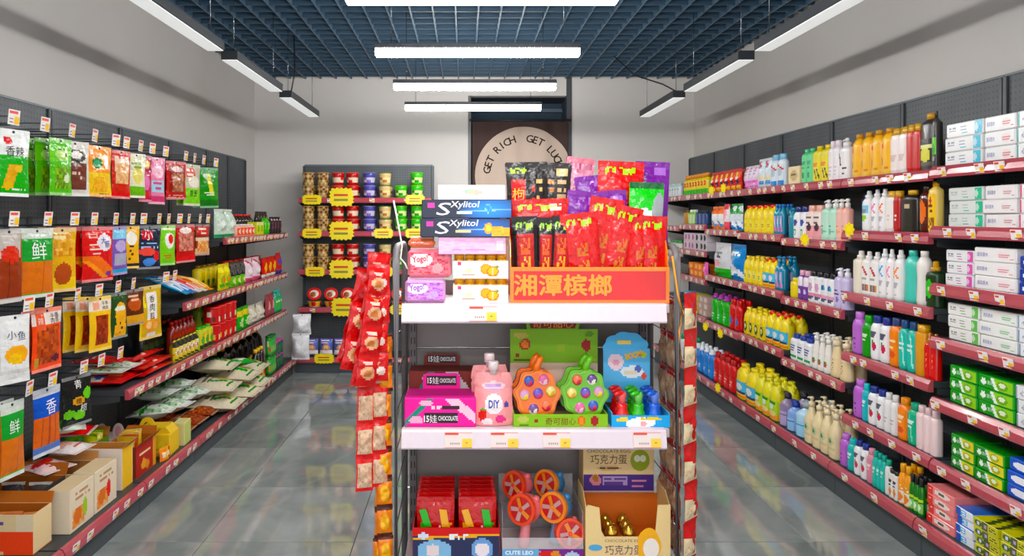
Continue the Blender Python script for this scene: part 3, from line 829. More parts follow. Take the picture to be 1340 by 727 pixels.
S.stack(1400, 1325, 1, 3, .052, tis('eef0f2', '50545c', '9aa4b0', 3), TB, 'white tissue box with grey lettering', 'tissue box')
S = Shelf('A', 5)
S.stack(1272, 1240, 1, 3, .046, tis('2f9a42', '', '1f8a3c', 2, 'e6dc2c'), TB, 'green and yellow tissue pack beside pale bottles', 'tissue pack')
S.stack(1311, 1273, 1, 3, .046, tis('2f9a42', '', '1f8a3c', 2, 'e6dc2c'), TB, 'green and yellow tissue pack beside blue packs', 'tissue pack')
S.stack(1400, 1313, 1, 3, .048, tis('3560c0', '', '2a56bc', 4), TB, 'blue and white tissue pack', 'tissue pack')
S = Shelf('A', 6)
def soapbox(w, d, h): return carton(w, d, h, 'e88d8d', (('rect', 0, 0, .18, 1, 'd8433f'), ('ell', .55, .55, .3, .34, 'f4e4dc'), ('ell', .55, .55, .12, .15, '6a5a58'), ('txt', .04, .4, .15, .7, 3, 3, 'fff0f0')), nu=14, nv=10, mat='gloss')
def pastebox(w, d, h): return carton(w, d, h, 'e9edf5', (('rect', 0, 0, .3, 1, '2c57b4'), ('rect', .3, .2, .62, .8, '5db0e2'), ('txt', .35, .35, .6, .7, 6, 3, 'ffffff')), top='3f6fc4', nu=18, nv=7, mat='gloss')
def teabox(w, d, h): return carton(w, d, h, 'c8c428', (('ell', .2, .5, .14, .4, '3d6a3a'), ('ell', .2, .5, .07, .2, 'd8d0e8'), ('rect', .36, 0, .62, 1, '57603a'), ('txt', .66, .3, .95, .75, 8, 3, '3a4428'), ('ell', .5, .5, .07, .22, 'b4a0c8')), top='d9d632', topart=(('diag', .3, .5, 1, .6, .08, 0, 1, '4d5a34'), ('diag', .7, .5, 1, .6, .08, 0, 1, '4d5a34')), nu=20, nv=7, mat='gloss')
S.stack(1246, 1210, 1, 4, .040, soapbox, 'soap_box', 'pink and red soap carton with flower print', 'soap box', depth=.16)
S.stack(1270, 1247, 1, 4, .034, pastebox, 'toothpaste_box', 'blue and white toothpaste carton', 'toothpaste', depth=.18)
S.stack(1340, 1271, 1, 4, .034, teabox, 'toothpaste_box', 'yellow and dark green toothpaste carton', 'toothpaste', depth=.19, cols=2)
for j in range(6):
    place(bottle(.07, .055, .20, 'square', '1c1d20', 'screw', '141416', None), 'shampoo_bottle', f'black capped bottle, {ORD[j+1]} of six behind the tissue boxes, tissue bay top shelf', 'bottle', (2.305, 2.75 + j * .082, 1.721), (0, 0, -PI / 2), 'black bottles behind the tissue boxes')
for j in range(3):
    place(bottle(.066, .05, .185, 'oval', '3a2a22', 'screw', '8a6a44', None), 'shampoo_bottle', f'brown capped bottle, {ORD[j+1]} of three behind boxes, tissue bay second shelf', 'bottle', (2.30, 2.93 + j * .11, 1.461), (0, 0, -PI / 2), 'brown bottles behind the tissue boxes')

# ---- shampoo bay
def bt(style, h, col, cap, ccol, label=None, mat='plas', dk=.62, dmax=.062):
    def f(w):
        d = min(w * dk + .012, dmax) if style != 'round' else w
        return bottle(w, round(d, 3), h, style, col, cap, ccol, label, mat), d
    return f
def lab(z0, z1, base, *layers, span=1.9, nu=12, nv=14): return (z0, z1, span, base, tuple(layers), nu, nv)
T2 = lambda c, a=.15, b=.85, v0=.5, v1=.8: ('txt', a, v0, b, v1, 7, 5, c)
SB = 'shampoo_bottle'; LT = 'lotion_bottle'
GOLD = 'd2a85a'
S = Shelf('B', 0)
S.row(1219, 1202, 1, bt('square', .262, '35322f', 'screw', 'c9984a', lab(.1, .62, '2b2a28', ('rect', 0, .62, 1, .80, 'e6e6a6'), ('ell', .5, .40, .36, .26, 'd8d436'), ('rect', 0, 0, 1, .16, '55524c'))), SB, 'dark bottle with lemon label', 'bottle')
S.row(1235, 1219, 1, bt('square', .262, '3a3836', 'screw', '1b1b1c', lab(.1, .66, '2b2a28', ('rect', 0, .36, 1, .92, '7ccc32'), ('ell', .5, .5, .34, .2, '2f8a2a'), T2('8a8a88', v0=.05, v1=.28))), SB, 'dark bottle with lime label', 'bottle')
S.row(1202, 1185, 2, bt('slab', .225, 'bd1f2e', 'wide', GOLD, lab(.1, .9, 'bd1f2e', ('rect', .30, .0, .36, 1, 'd84a52'))), SB, 'crimson slab bottle with gold cap', 'bottle')
S.row(1185, 1164, 2, bt('slab', .222, 'f3e8e6', 'wide', GOLD, lab(.1, .9, 'f3e8e6', T2('d8c4c0', v0=.3, v1=.5))), SB, 'white slab bottle with gold cap', 'bottle')
YL = lab(.04, .8, 'f3bd55', ('ell', .3, .86, .12, .05, 'd8403c'), ('rect', .1, .30, .34, .52, '3f7a34'), ('rect', 0, 0, 1, .12, 'eac070'), ('diag', .5, .2, .12, 1, .02, 0, .4, 'c98a2c'))
S.row(1164, 1112, 4, bt('oval', .235, 'f4bf58', 'screw', 'c9924a', YL), SB, 'amber shampoo bottle with gold cap', 'bottle', rows=2)
S = Shelf('B', 1)
S.row(1240, 1213, 1, bt('square', .232, 'ecd28a', 'screw', 'd9a84e', lab(.06, .84, 'f2c92e', ('ell', .4, .82, .16, .08, 'c0402e'), ('txt', .2, .52, .8, .68, 6, 3, '7a3018'), ('big', .2, .08, .8, .34, 8, 5, '8a5a1c'), ('rect', 0, .40, 1, .43, 'f6e48a'))), SB, 'big yellow labelled bottle with gold cap', 'bottle')
S.row(1213, 1199, 1, bt('waist', .215, '4a1d12', 'screw', '241410', lab(.22, .78, '5a2415', ('ell', .5, .5, .34, .48, 'e0782a'), T2('f6d080', .34, .66, .4, .6)), mat='liq'), SB, 'amber brown bottle with orange label', 'bottle')
S.row(1198, 1176, 1, bt('square', .20, '1f1c1a', 'screw', 'c8a050', lab(.06, .86, '1b1918', ('rect', .06, .04, .94, .07, 'c8a24a'), ('rect', .06, .93, .94, .96, 'c8a24a'), ('rect', .06, .04, .10, .96, 'c8a24a'), ('rect', .90, .04, .94, .96, 'c8a24a'), ('ell', .5, .78, .15, .08, 'c9b49a'), ('txt', .3, .40, .7, .58, 5, 4, 'c8a24a'))), SB, 'black square bottle with gold border', 'bottle')
S.row(1176, 1168, 1, bt('slab', .20, 'b02430', 'wide', GOLD, lab(.1, .9, 'b02430', T2('f0d8d0', .3, .7, .3, .6))), SB, 'narrow red bottle with gold cap', 'bottle')
S.row(1168, 1157, 1, bt('slab', .20, 'f4efec', 'wide', GOLD, lab(.1, .9, 'f4efec', T2('e0c8c4', .3, .7, .3, .6))), SB, 'white slab bottle with gold cap', 'bottle')
KL = lambda c: lab(.06, .88, 'f4f2f2', ('glyph', .22, .55, .82, .88, KGL, c), T2('b8b4b8', .25, .75, .28, .42), T2('c8c4c8', .25, .75, .06, .18), nu=15, nv=18)
S.row(1157, 1147, 1, bt('oval', .215, 'f3f1f1', 'push', 'f3f1f1', KL('f0803a')), SB, 'white bottle with orange letter K', 'bottle')
S.row(1147, 1137, 1, bt('oval', .215, 'f3f1f1', 'push', 'f3f1f1', KL('e87aa8')), SB, 'white bottle with pink letter K', 'bottle')
S.row(1136, 1125, 1, bt('oval', .21, 'f2f3f3', 'push', 'f2f3f3', lab(.06, .88, 'f2f3f3', ('rect', .1, .55, .9, .85, '8fc7e0'), ('ell', .45, .42, .28, .12, '9bd05a'), T2('8090a0', .2, .8, .6, .75))), SB, 'white bottle with blue and green label', 'bottle')
S.row(1123, 1113, 1, bt('slab', .20, '232a52', 'wide', '1c2244'), SB, 'navy blue bottle set back', 'bottle', dx=.05)
S = Shelf('B', 2)
S.row(1228, 1209, 1, bt('square', .205, '1f3a20', 'tall', 'c89a48', lab(.14, .86, '1c3a1e', ('ell', .45, .5, .34, .36, '52c234'), T2('d0f0b0', .35, .6, .45, .55))), SB, 'dark green bottle with leaf label', 'bottle')
S.row(1209, 1195, 1, bt('waist', .248, 'efeae4', 'screw', 'f0ece8'), SB, 'tall white curved bottle', 'bottle')
S.row(1195, 1179, 1, bt('waist', .248, '6cc8b8', 'screw', '63bfae'), SB, 'tall teal curved bottle', 'bottle')
S.row(1178, 1166, 1, bt('oval', .245, 'f3f0ee', 'push', 'f3f0ee', KL('f08a3a')), SB, 'white bottle with orange letter K', 'bottle')
S.row(1166, 1157, 1, bt('oval', .245, 'f3f0ee', 'push', 'f3f0ee', KL('ee8fae')), SB, 'white bottle with pink letter K', 'bottle')
S.row(1157, 1147, 1, bt('oval', .245, 'f0f1f3', 'push', 'f0f1f3', KL('58a6dc')), SB, 'white bottle with blue letter K', 'bottle')
ST = lab(.05, .9, 'f3f1ee', ('bars', .1, .06, .9, .30, '3c5c9c', 'd89a3a', 3), ('diag', .5, .72, .5, 1, .07, .6, .84, 'c04a52'), T2('b0a8a4', .2, .8, .4, .52))
S.row(1147, 1126, 2, bt('square', .225, 'f3f1ee', 'push', 'f3f1ee', ST), SB, 'white bottle with striped foot', 'bottle')
S.row(1126, 1114, 1, bt('square', .225, 'ece4d6', 'push', 'f0ebe2'), SB, 'ivory plain bottle', 'bottle')
S = Shelf('B', 3)
S.row(1240, 1208, 2, bt('square', .205, 'd3272b', 'tall', 'b8743a', lab(.15, .85, 'd3272b', ('txt', .38, .2, .62, .8, 2, 11, 'e8a070')), mat='liq'), SB, 'red bottle with gold neck', 'bottle')
S.row(1208, 1195, 1, bt('slab', .232, 'dda03c', 'wide', 'd8a64a'), SB, 'golden slab bottle', 'bottle')
S.row(1195, 1173, 2, bt('oval', .236, '3fb8a8', 'flip', '2f4f7c', lab(.1, .85, '4bc4b4', T2('d8f4ee', v0=.4, v1=.7), ('diag', .75, .5, 1, .2, .05, 0, 1, 'bfeee4'))), SB, 'teal bottle with navy cap', 'bottle')
S.row(1173, 1160, 1, bt('oval', .236, 'ef8a2c', 'flip', '3a4a7a', lab(.1, .85, 'f0903a', T2('ffe0b0', v0=.45, v1=.7), ('ell', .5, .25, .3, .14, 'e2661e'))), SB, 'orange bottle with navy cap', 'bottle')
WN = lab(.08, .86, 'f4f3f4', ('ell', .6, .36, .22, .13, 'c43a5a'), ('ell', .5, .50, .12, .07, '5a8a4a'), T2('5a5a6a', v0=.66, v1=.84))
S.row(1160, 1136, 2, bt('oval', .225, 'f4f3f5', 'flip', '2c3a8a', WN), SB, 'white bottle with navy cap', 'bottle')
S.row(1136, 1125, 1, bt('oval', .215, '3f9a3c', 'flip', '4aa844', lab(.1, .8, '3f9a3c', T2('d8f0c8'))), SB, 'green bottle with green cap', 'bottle')
S.row(1125, 1112, 1, bt('oval', .222, 'b873c8', 'flip', 'c47fd2', lab(.1, .8, 'b873c8', ('txt', .3, .1, .6, .6, 3, 9, '6a3a88'))), SB, 'violet bottle with violet cap', 'bottle')
S = Shelf('B', 4)
S.row(1243, 1197, 3, bt('square', .20, 'f0d9d9', 'flip', 'efd5d6'), SB, 'pale pink bottle', 'bottle')
S.row(1197, 1184, 1, bt('oval', .195, '38b08c', 'flip', '2fa583', lab(.1, .85, '38b08c', ('diag', .6, .4, 1, .3, .05, 0, 1, '8fe0c4'), T2('d8f4ea'))), SB, 'teal green bottle', 'bottle')
S.row(1184, 1171, 1, bt('oval', .20, 'ee8a30', 'flip', 'f09a40', lab(.1, .85, 'f09036', T2('ffe6c0'), ('ell', .5, .25, .3, .14, 'd86018'))), SB, 'orange bottle', 'bottle')
S.row(1171, 1154, 2, bt('oval', .195, 'f1efee', 'flip', 'f4f2f0', lab(.1, .8, 'f1efee', T2('c0b8b8', v0=.3, v1=.6))), SB, 'plain white bottle', 'bottle')
S.row(1154, 1133, 2, bt('oval', .195, 'f4f3f5', 'flip', '2c3a8a', WN), SB, 'white bottle with navy cap', 'bottle')
S.row(1133, 1126, 1, bt('oval', .195, '45b8c0', 'flip', '55c8cc', lab(.1, .8, '45b8c0', T2('d8f4f4'))), SB, 'cyan bottle', 'bottle')
S.row(1126, 1113, 1, bt('oval', .20, 'b76cc6', 'flip', 'c67cd6', lab(.1, .8, 'b76cc6', ('txt', .3, .1, .6, .6, 3, 9, '6a3a88'))), SB, 'violet bottle', 'bottle')
S = Shelf('B', 5)
def dish(h, col, cap, ccol, *lay): return bt('round', h, col, cap, ccol, lab(.05, .66, col, *lay, span=2.6), mat='liq')
S.row(1206, 1188, 3, dish(.165, '2f7a34', 'flip', '1e1e20', ('rect', 0, .1, 1, .6, '8fce7a'), ('ell', .5, .35, .25, .18, 'e6f4d8'), ('rect', 0, .66, 1, .76, 'bfe04a')), 'dish_soap', 'green dish soap with black cap', 'dish soap', rows=2)
S.row(1188, 1173, 2, dish(.185, 'f0a52a', 'flip', 'f2b232', ('rect', 0, .0, 1, .6, 'f2ead8'), ('ell', .5, .28, .3, .22, 'e88a24'), ('txt', .2, .66, .8, .84, 5, 3, 'fff4d0')), 'dish_soap', 'orange dish soap with fruit label', 'dish soap', rows=2)
S.row(1173, 1162, 2, bt('slab', .135, 'f0ece8', 'wide', '1c1c1e', lab(.05, .95, 'f0ece8', ('ell', .5, .25, .3, .16, 'd89050'), T2('3a3a3a', v0=.5, v1=.8))), SB, 'white bottle with black cap', 'bottle')
S.row(1162, 1156, 1, bt('oval', .165, 'e9e7e4', 'flip', '3ab090'), SB, 'white bottle with green cap', 'bottle')
S.row(1156, 1140, 3, bt('oval', .175, '52bcae', 'flip', '3fa898', lab(.1, .8, '58c2b4', T2('d0f0ea'))), SB, 'small teal bottle', 'bottle')
S.row(1140, 1132, 1, bt('oval', .172, 'd790a0', 'flip', 'dc98a8', lab(.1, .8, 'd790a0', T2('f6dce0'))), SB, 'small rose bottle', 'bottle')
S.row(1132, 1115, 2, bt('oval', .178, 'f4f3f5', 'flip', '2c3a8a', WN), SB, 'white bottle with navy cap', 'bottle')
S.row(1115, 1106, 1, bt('oval', .165, '46b6b2', 'flip', '58c6c0', lab(.1, .8, '46b6b2', T2('d8f4f4'))), SB, 'turquoise bottle', 'bottle')
S.row(1106, 1096, 1, bt('oval', .17, 'b76cc6', 'flip', 'c67cd6', lab(.1, .8, 'b76cc6', ('txt', .3, .1, .6, .6, 3, 9, '6a3a88'))), SB, 'violet bottle', 'bottle')

# ---- lotion bay
S = Shelf('C', 0)
S.row(1109, 1096, 1, bt('square', .23, 'f3f1f1', 'pump', 'e8e6e6', lab(.1, .85, 'f3f1f1', ('diag', .3, .6, 1, .3, .05, .4, .9, '3a3a40'), T2('3a3a40', .5, .9, .1, .35))), LT, 'white bottle with black script', 'bottle')
S.row(1096, 1083, 2, bt('square', .225, 'f2ecef', 'flip', 'f0e2ea', lab(.1, .85, 'f2ecef', T2('d8ccd4', .2, .8, .1, .4))), LT, 'white pearl bottle', 'bottle')
YB = lab(.05, .9, 'e9dc3a', ('diag', .45, .28, 1, .8, .05, .1, .45, '3a3a2a'), ('diag', .75, .28, 1, .8, .05, .1, .45, '3a3a2a'), ('txt', .15, .52, .85, .62, 7, 3, 'e89038'))
S.row(1083, 1062, 2, bt('square', .215, 'e9dc3a', 'screw', 'e6cf3a', YB), SB, 'lemon yellow bottle', 'bottle')
S.row(1062, 1048, 2, bt('square', .21, '7fd6a0', 'screw', '74cc96', lab(.05, .9, '7fd6a0', ('ell', .4, .25, .2, .12, '2a8a5a'), T2('4aa878'))), SB, 'mint green bottle', 'bottle')
def cbox(w): return carton(w, .09, .115, 'e9d8b4', (('ell', .5, .5, .3, .3, 'c8b48a'), ('txt', .25, .36, .75, .6, 6, 3, '6a5a3a')), nu=12, nv=10), .09
S.row(1047, 1031, 1, cbox, 'soap_box', 'beige carton with brown script', 'box')
S = Shelf('C', 1)
PK = lambda c, a: lab(.08, .85, c, ('rect', .12, .40, .40, .50, a), ('ell', .3, .24, .16, .10, mix(a, 'ffffff', .2)), T2(mix(a, c, .4), .5, .9, .2, .3))
S.row(1116, 1093, 2, bt('square', .235, 'f0b8ac', 'pump', 'f2eeea', PK('f2c4ba', 'ee8a3a')), LT, 'salmon pink pump lotion', 'lotion')
S.row(1093, 1073, 2, bt('square', .235, 'bfe4d2', 'pump', 'f2f2ee', PK('c8ead8', '28a888')), LT, 'pale green pump lotion', 'lotion')
S.row(1073, 1053, 2, bt('square', .205, 'f0d3cb', 'flip', 'e9b9a8', lab(.05, .9, 'f3e4de', ('rect', 0, 0, 1, .5, 'e9a8ae'), ('ell', .55, .42, .3, .14, '3c2a36'), T2('5a4a50', v0=.6, v1=.85))), LT, 'pink lotion with dark oval', 'lotion')
S.row(1053, 1036, 2, bt('oval', .20, 'f3f3f5', 'flip', '24306e', lab(.06, .86, 'f3f3f5', ('ell', .5, .66, .3, .15, '3a4a9a'), ('ell', .5, .24, .18, .14, '3a9a5a'), ('ell', .5, .24, .09, .07, 'f3f3f5'))), LT, 'white cleaner with navy cap', 'bottle')
S.row(1036, 1027, 1, bt('round', .195, '2a8a9a', 'screw', '1f6f90'), LT, 'teal bottle', 'bottle')
S = Shelf('C', 2)
S.row(1110, 1090, 2, bt('square', .225, 'cfc4e2', 'pump', 'efeaf2', lab(.08, .85, 'd2c8e6', ('rect', .2, .45, .8, .52, '5a4a80'), ('ell', .6, .25, .2, .14, '8a74b8'), T2('6a5a90', .2, .8, .6, .8))), LT, 'lavender pump lotion', 'lotion')
WBK = lab(.05, .9, 'f1f0f3', ('ell', .4, .66, .26, .12, '3a6aa8'), ('ell', .62, .66, .14, .10, '30b0b8'), ('rect', 0, .24, 1, .38, 'e0a8bc'), T2('5a5a70', .1, .9, .04, .2))
S.row(1090, 1073, 2, bt('square', .185, 'f1f0f3', 'flip', '1d1d22', WBK), LT, 'white lotion with blue ovals', 'lotion')
S.row(1073, 1056, 2, bt('square', .185, 'f3f1f3', 'flip', '1d1d22', lab(.05, .9, 'f3f1f3', ('ell', .5, .62, .3, .2, 'd6a6c4'), ('rect', 0, .24, 1, .36, 'd890a8'), T2('5a5a70', .1, .9, .04, .2))), LT, 'white lotion with pink ovals', 'lotion')
S.row(1056, 1042, 2, bt('oval', .18, '6d4593', 'flip', 'e8b6c6', lab(.06, .9, '6d4593', ('rect', 0, .55, 1, 1, 'efe6ee'), ('ell', .5, .3, .25, .12, 'e0d0f0'))), LT, 'purple bottle with pink cap', 'bottle')
S.row(1042, 1031, 1, bt('oval', .125, 'ecd92a', 'flip', 'e8d020'), LT, 'small yellow bottle', 'bottle')
S = Shelf('C', 3)
S.row(1110, 1083, 2, bt('taper', .225, 'ecd8b2', 'pump', 'efe0c2', lab(.1, .6, 'ecd8b2', ('txt', .4, .2, .6, .9, 2, 9, '5a5040'))), LT, 'cream pump bottle', 'lotion', rows=2)
S.row(1083, 1060, 3, bt('taper', .215, 'f1eee8', 'pump', 'f3f0ea', lab(.1, .62, 'f1eee8', ('ell', .5, .4, .3, .2, '5a8a4a'), ('ell', .6, .3, .16, .12, 'c84a4a'))), LT, 'white pump bottle', 'lotion', rows=2)
S.row(1060, 1033, 3, bt('square', .165, 'f2f2f4', 'flip', '2a3f94', lab(.08, .85, 'f2f2f4', ('rect', .1, .1, .9, .22, '3aa05a'), T2('3a4a90', v0=.4, v1=.8))), LT, 'white tall bottle with navy cap', 'bottle', rows=2)
S = Shelf('C', 4)
S.row(1094, 1050, 4, bt('gallon', .27, 'e9d9b4', 'pump', 'eadcbc', lab(.08, .56, 'e9d9b4', ('ell', .5, .72, .3, .2, 'c8d0a8'), ('rect', .1, .28, .9, .42, 'd6c8a4'), ('ell', .45, .74, .14, .1, '4a8a5a')), dmax=.10), LT, 'large cream pump bottle', 'lotion', rows=2)
S.row(1050, 1036, 1, bt('round', .20, 'b9d8ea', 'trig', '9aa8b0', lab(.05, .55, 'a6d2ec', ('rect', 0, .7, 1, .82, '4a80b8')), mat='liq'), 'spray_bottle', 'pale blue spray bottle', 'spray bottle', rows=2)
S.row(1036, 1026, 1, bt('round', .17, '8aa6d8', 'trig', '2a3f94', lab(.05, .55, '9ac2e6', ('rect', 0, .7, 1, .82, '3a50a8')), mat='liq'), 'spray_bottle', 'blue spray bottle with navy trigger', 'spray bottle')
S.row(1026, 1016, 1, bt('round', .20, '8d809c', 'trig', '2c2b31', lab(.05, .55, 'b7a6cc', ('rect', 0, .7, 1, .82, '6a5a8a')), mat='liq'), 'spray_bottle', 'purple grey spray bottle', 'spray bottle', rows=2)

# ---- jug bay
S = Shelf('D', 0)
S.row(1024, 1006, 2, bt('waist', .215, 'dfe8ee', 'flip', '8fc0dc', lab(.04, .8, 'dde8f0', ('rect', 0, 0, 1, .24, '3b86c8'), ('ell', .5, .6, .34, .2, 'b8c8d2'), ('diag', .5, .88, .3, 1, .05, .7, 1, 'c83a3a'))), 'detergent_bottle', 'clear blue bottle with red collar', 'bottle')
WBG = (('rect', .08, .10, .92, .26, '4a86c0'), ('rect', .1, .26, .9, .44, 'efe6c8'), ('ell', .5, .66, .3, .14, 'dfe6ea'), ('txt', .2, .6, .8, .74, 7, 3, '8aa0b4'), ('diag', .3, .9, .4, 1, .05, .78, 1, 'd0454a'))
def bg(h, base, layers, d=.055, seal=None, neck=False, mat='film', back=None, nu=12, nv=16, seed=1):
    return lambda w: (bag(w, h, d, base, layers, back, mat, nu, nv, seed, True, seal, None, neck), d)
S.row(1006, 989, 2, bg(.20, 'd8e2ea', WBG, seal='d8e0e6', seed=3), 'detergent_pouch', 'frosted white laundry refill bag', 'bag', rows=2)
S.row(989, 969, 3, bg(.165, 'e6cfe0', (('rect', .1, .08, .9, .40, 'd880c0'), ('ell', .5, .7, .34, .18, 'e4dce8'), ('txt', .2, .64, .8, .8, 7, 3, 'b8a0b8'), ('diag', .3, .95, .4, 1, .05, .86, 1, 'd0454a')), seal='dcd4e0', seed=5), 'detergent_pouch', 'pinkish laundry refill bag', 'bag', rows=2)
S = Shelf('D', 1)
TEAL = lab(.06, .72, '2c93ae', ('rect', .12, .1, .88, .30, 'd88ab0'), ('rect', .2, .3, .8, .9, 'b9a6cc'), ('ell', .5, .6, .2, .2, 'e6dce8'), ('diag', .5, .45, 1, .4, .05, 0, 1, '4a6aa8'))
S.row(1023, 1011, 3, bt('round', .20, '1f8aa8', 'screw', '2470b8', TEAL, mat='liq'), 'detergent_bottle', 'teal bottle with pink label', 'bottle', rows=2)
YJ = lambda *l: lab(.06, .60, 'f0d81e', *l, span=2.2)
S.row(1010, 972, 5, bt('jug', .20, 'f2d91c', 'screw', 'e63a2a', YJ(('ell', .5, .5, .3, .36, 'f7ea7a'), ('txt', .25, .38, .75, .66, 6, 4, 'c89018')), dmax=.08), 'detergent_jug', 'yellow jug with red cap', 'detergent', rows=2)
S = Shelf('D', 2)
S.row(1023, 1012, 2, bt('round', .225, '1c7d9e', 'pump', '1f86ad', TEAL, mat='liq'), 'detergent_bottle', 'teal pump bottle with pink label', 'bottle', rows=2)
BL = ('rect', 0, .18, 1, .92, '67b8d8'), ('ell', .5, .6, .26, .22, 'e8eef0'), ('rect', .2, .22, .9, .36, '2c3a60'), ('rect', 0, 0, 1, .16, 'ef8a28')
S.row(1012, 996, 2, bt('jug', .20, 'f0dc22', 'screw', 'e03a2c', YJ(*BL), dmax=.085), 'detergent_jug', 'yellow jug with blue label', 'detergent', rows=2)
S.row(996, 971, 4, bt('jug', .20, 'f0d81c', 'screw', 'e8c81c', YJ(('ell', .5, .55, .32, .36, 'f6ec8c'), ('txt', .25, .38, .75, .66, 6, 4, '7a8a2a')), dmax=.085), 'detergent_jug', 'plain yellow jug', 'detergent', rows=2)
S = Shelf('D', 3)
S.row(1029, 1000, 3, bt('jug', .22, 'f0dc22', 'screw', 'e03a2c', YJ(*BL), dmax=.09), 'detergent_jug', 'yellow jug with blue label', 'detergent', rows=2)
S.row(1000, 971, 4, bt('jug', .20, 'f0d81c', 'screw', 'f0d81c', YJ(('rect', .1, .1, .9, .9, 'd8c818'), ('ell', .5, .5, .28, .36, '4f5a2a'), ('ell', .5, .55, .14, .18, 'e6e0a0')), dmax=.085), 'detergent_jug', 'yellow jug with dark label', 'detergent', rows=2)
S = Shelf('D', 4)
S.row(1015, 986, 3, bt('jug', .25, 'e4dc6c', 'screw', 'd8d05a', lab(.05, .58, 'b9d84a', ('rect', 0, .0, 1, .22, 'ef9a2e'), ('ell', .5, .3, .34, .16, 'f2dca0'), ('ell', .45, .66, .24, .18, 'eef6e0'), ('rect', .2, .8, .8, .92, '3f8a3a'), span=2.2), dmax=.10), 'detergent_jug', 'pale yellow jug with green label', 'detergent', rows=2)
S.row(986, 961, 2, bt('jug', .255, 'f0dc22', 'screw', 'f0dc22', YJ(*BL), dmax=.10), 'detergent_jug', 'yellow jug with blue label', 'detergent', rows=2)

# ---- laundry bay
S = Shelf('E', 0)
S.row(967, 928, 6, bg(.165, 'c8332c', (('rect', .1, .5, .9, .9, 'd8443a'), ('ell', .4, .72, .26, .16, 'f0d23c'), ('ell', .55, .4, .26, .14, '2a2a40'), ('rect', .1, .08, .9, .28, 'e8b23a'), ('txt', .2, .5, .8, .62, 7, 3, 'fff2e0')), seal='c8332c', seed=9), 'detergent_pouch', 'red and yellow pouch', 'bag', rows=2)
S = Shelf('E', 1)
S.row(967, 952, 2, bg(.20, 'dfe8ee', (('rect', 0, 0, 1, .34, '3f8ac8'), ('diag', .5, .4, .5, 1, .09, 0, 1, 'f2f6fa'), ('diag', .3, .85, .4, 1, .12, .6, 1, '2f9a4a')), seal='3a9a50', seed=11, d=.07), 'detergent_pouch', 'blue white and green bag', 'bag')
S.row(951, 944, 1, bg(.20, 'f2e8ea', (('rect', 0, 0, 1, .3, 'e85a6a'), ('ell', .5, .6, .3, .2, 'f6b0bc'), ('rect', .1, .84, .9, 1, 'e04a5e')), seal='e04a5e', seed=12), 'detergent_pouch', 'white and pink bag', 'bag')
S.row(943, 927, 2, bg(.185, 'f4f0ea', (('rect', 0, .7, 1, 1, 'ef7a2a'), ('ell', .5, .45, .4, .18, 'e8eef2'), ('rect', 0, .0, 1, .22, 'f09038'), ('diag', .5, .34, .5, 1, .07, .1, .6, '3f8ac8')), seal='f08030', seed=13, d=.07), 'detergent_pouch', 'orange and white bag', 'bag')
S = Shelf('E', 2)
S.row(968, 949, 1, bg(.27, '2f86c8', (('diag', .5, .35, .5, 1, .08, 0, .8, 'e6eef4'), ('ell', .5, .72, .34, .14, '5aa8dc'), ('txt', .2, .68, .8, .8, 8, 3, 'ffffff'), ('ell', .4, .25, .2, .1, 'f0f4f8')), seal='2478b8', seed=14, d=.11), 'detergent_sack', 'big blue laundry powder bag', 'bag')
S.row(949, 927, 1, bg(.27, 'dfe0e2', (('rect', 0, 0, 1, .24, '4fb04a'), ('ell', .4, .42, .25, .1, 'e8a8b4'), ('txt', .2, .6, .8, .76, 8, 3, '8a90a0'), ('ell', .55, .6, .1, .06, '3a3a44')), seal='d4d6da', seed=15, d=.11), 'detergent_sack', 'big white and green laundry powder bag', 'bag')
S = Shelf('E', 3)
S.row(967, 952, 2, bt('waist', .235, 'c92a2c', 'flip', 'c92a2c', lab(.1, .6, 'c92a2c', ('ell', .5, .5, .3, .3, '4a6ab0'), T2('f0f0f0', .25, .75, .4, .6))), 'cleaner_bottle', 'red cleaner bottle', 'cleaner', rows=2)
S.row(951, 929, 3, bt('waist', .24, '36b04c', 'push', 'a04a9a', lab(.08, .6, '36b04c', ('ell', .5, .4, .3, .3, '5ac86a'), T2('e0f8e0', .25, .75, .3, .55))), 'cleaner_bottle', 'green cleaner bottle with purple cap', 'cleaner', rows=2)
S = Shelf('E', 4)
S.row(960, 932, 4, bt('waist', .245, 'c8252a', 'flip', 'b41f26', lab(.1, .6, 'c8252a', ('ell', .5, .45, .28, .3, 'e25a52'), T2('f4d8d4', .25, .75, .3, .55))), 'cleaner_bottle', 'deep red cleaner bottle', 'cleaner', rows=2)
S.row(931, 918, 2, bt('waist', .235, '2f7fd0', 'push', 'e8eef4', lab(.1, .6, '3a8ad8', T2('e4f0fa', .25, .75, .3, .6)), mat='liq'), 'cleaner_bottle', 'blue cleaner bottle with white cap', 'cleaner', rows=2)

# ---- spray bay and the corner
S = Shelf('F', 0)
S.row(923, 893, 8, bt('round', .185, 'e8cf3a', 'flip', 'd8933a', lab(.04, .9, 'ecd648', ('rect', 0, 0, 1, .26, '5ab84a'), ('txt', .2, .5, .8, .8, 4, 5, 'c83a2a'), span=2.6, nu=8, nv=10)), 'spray_can', 'slim yellow and green spray can', 'spray can')
S = Shelf('F', 1)
S.row(923, 909, 3, bt('square', .12, '2c3f66', 'screw', '22304e', lab(.1, .8, '35508a', T2('a8c0e0'), nu=8, nv=8)), 'cleaner_bottle', 'small navy bottle', 'bottle')
S.row(908, 900, 2, bt('square', .135, '7ac04a', 'flip', 'f0f0ea', lab(.1, .8, 'cfe8b0', T2('3a8a3a'), nu=8, nv=8)), 'cleaner_bottle', 'small green bottle', 'bottle')
S.row(899, 893, 1, bt('square', .13, 'b88a3a', 'screw', '8a5a2a'), 'cleaner_bottle', 'small amber bottle', 'bottle')
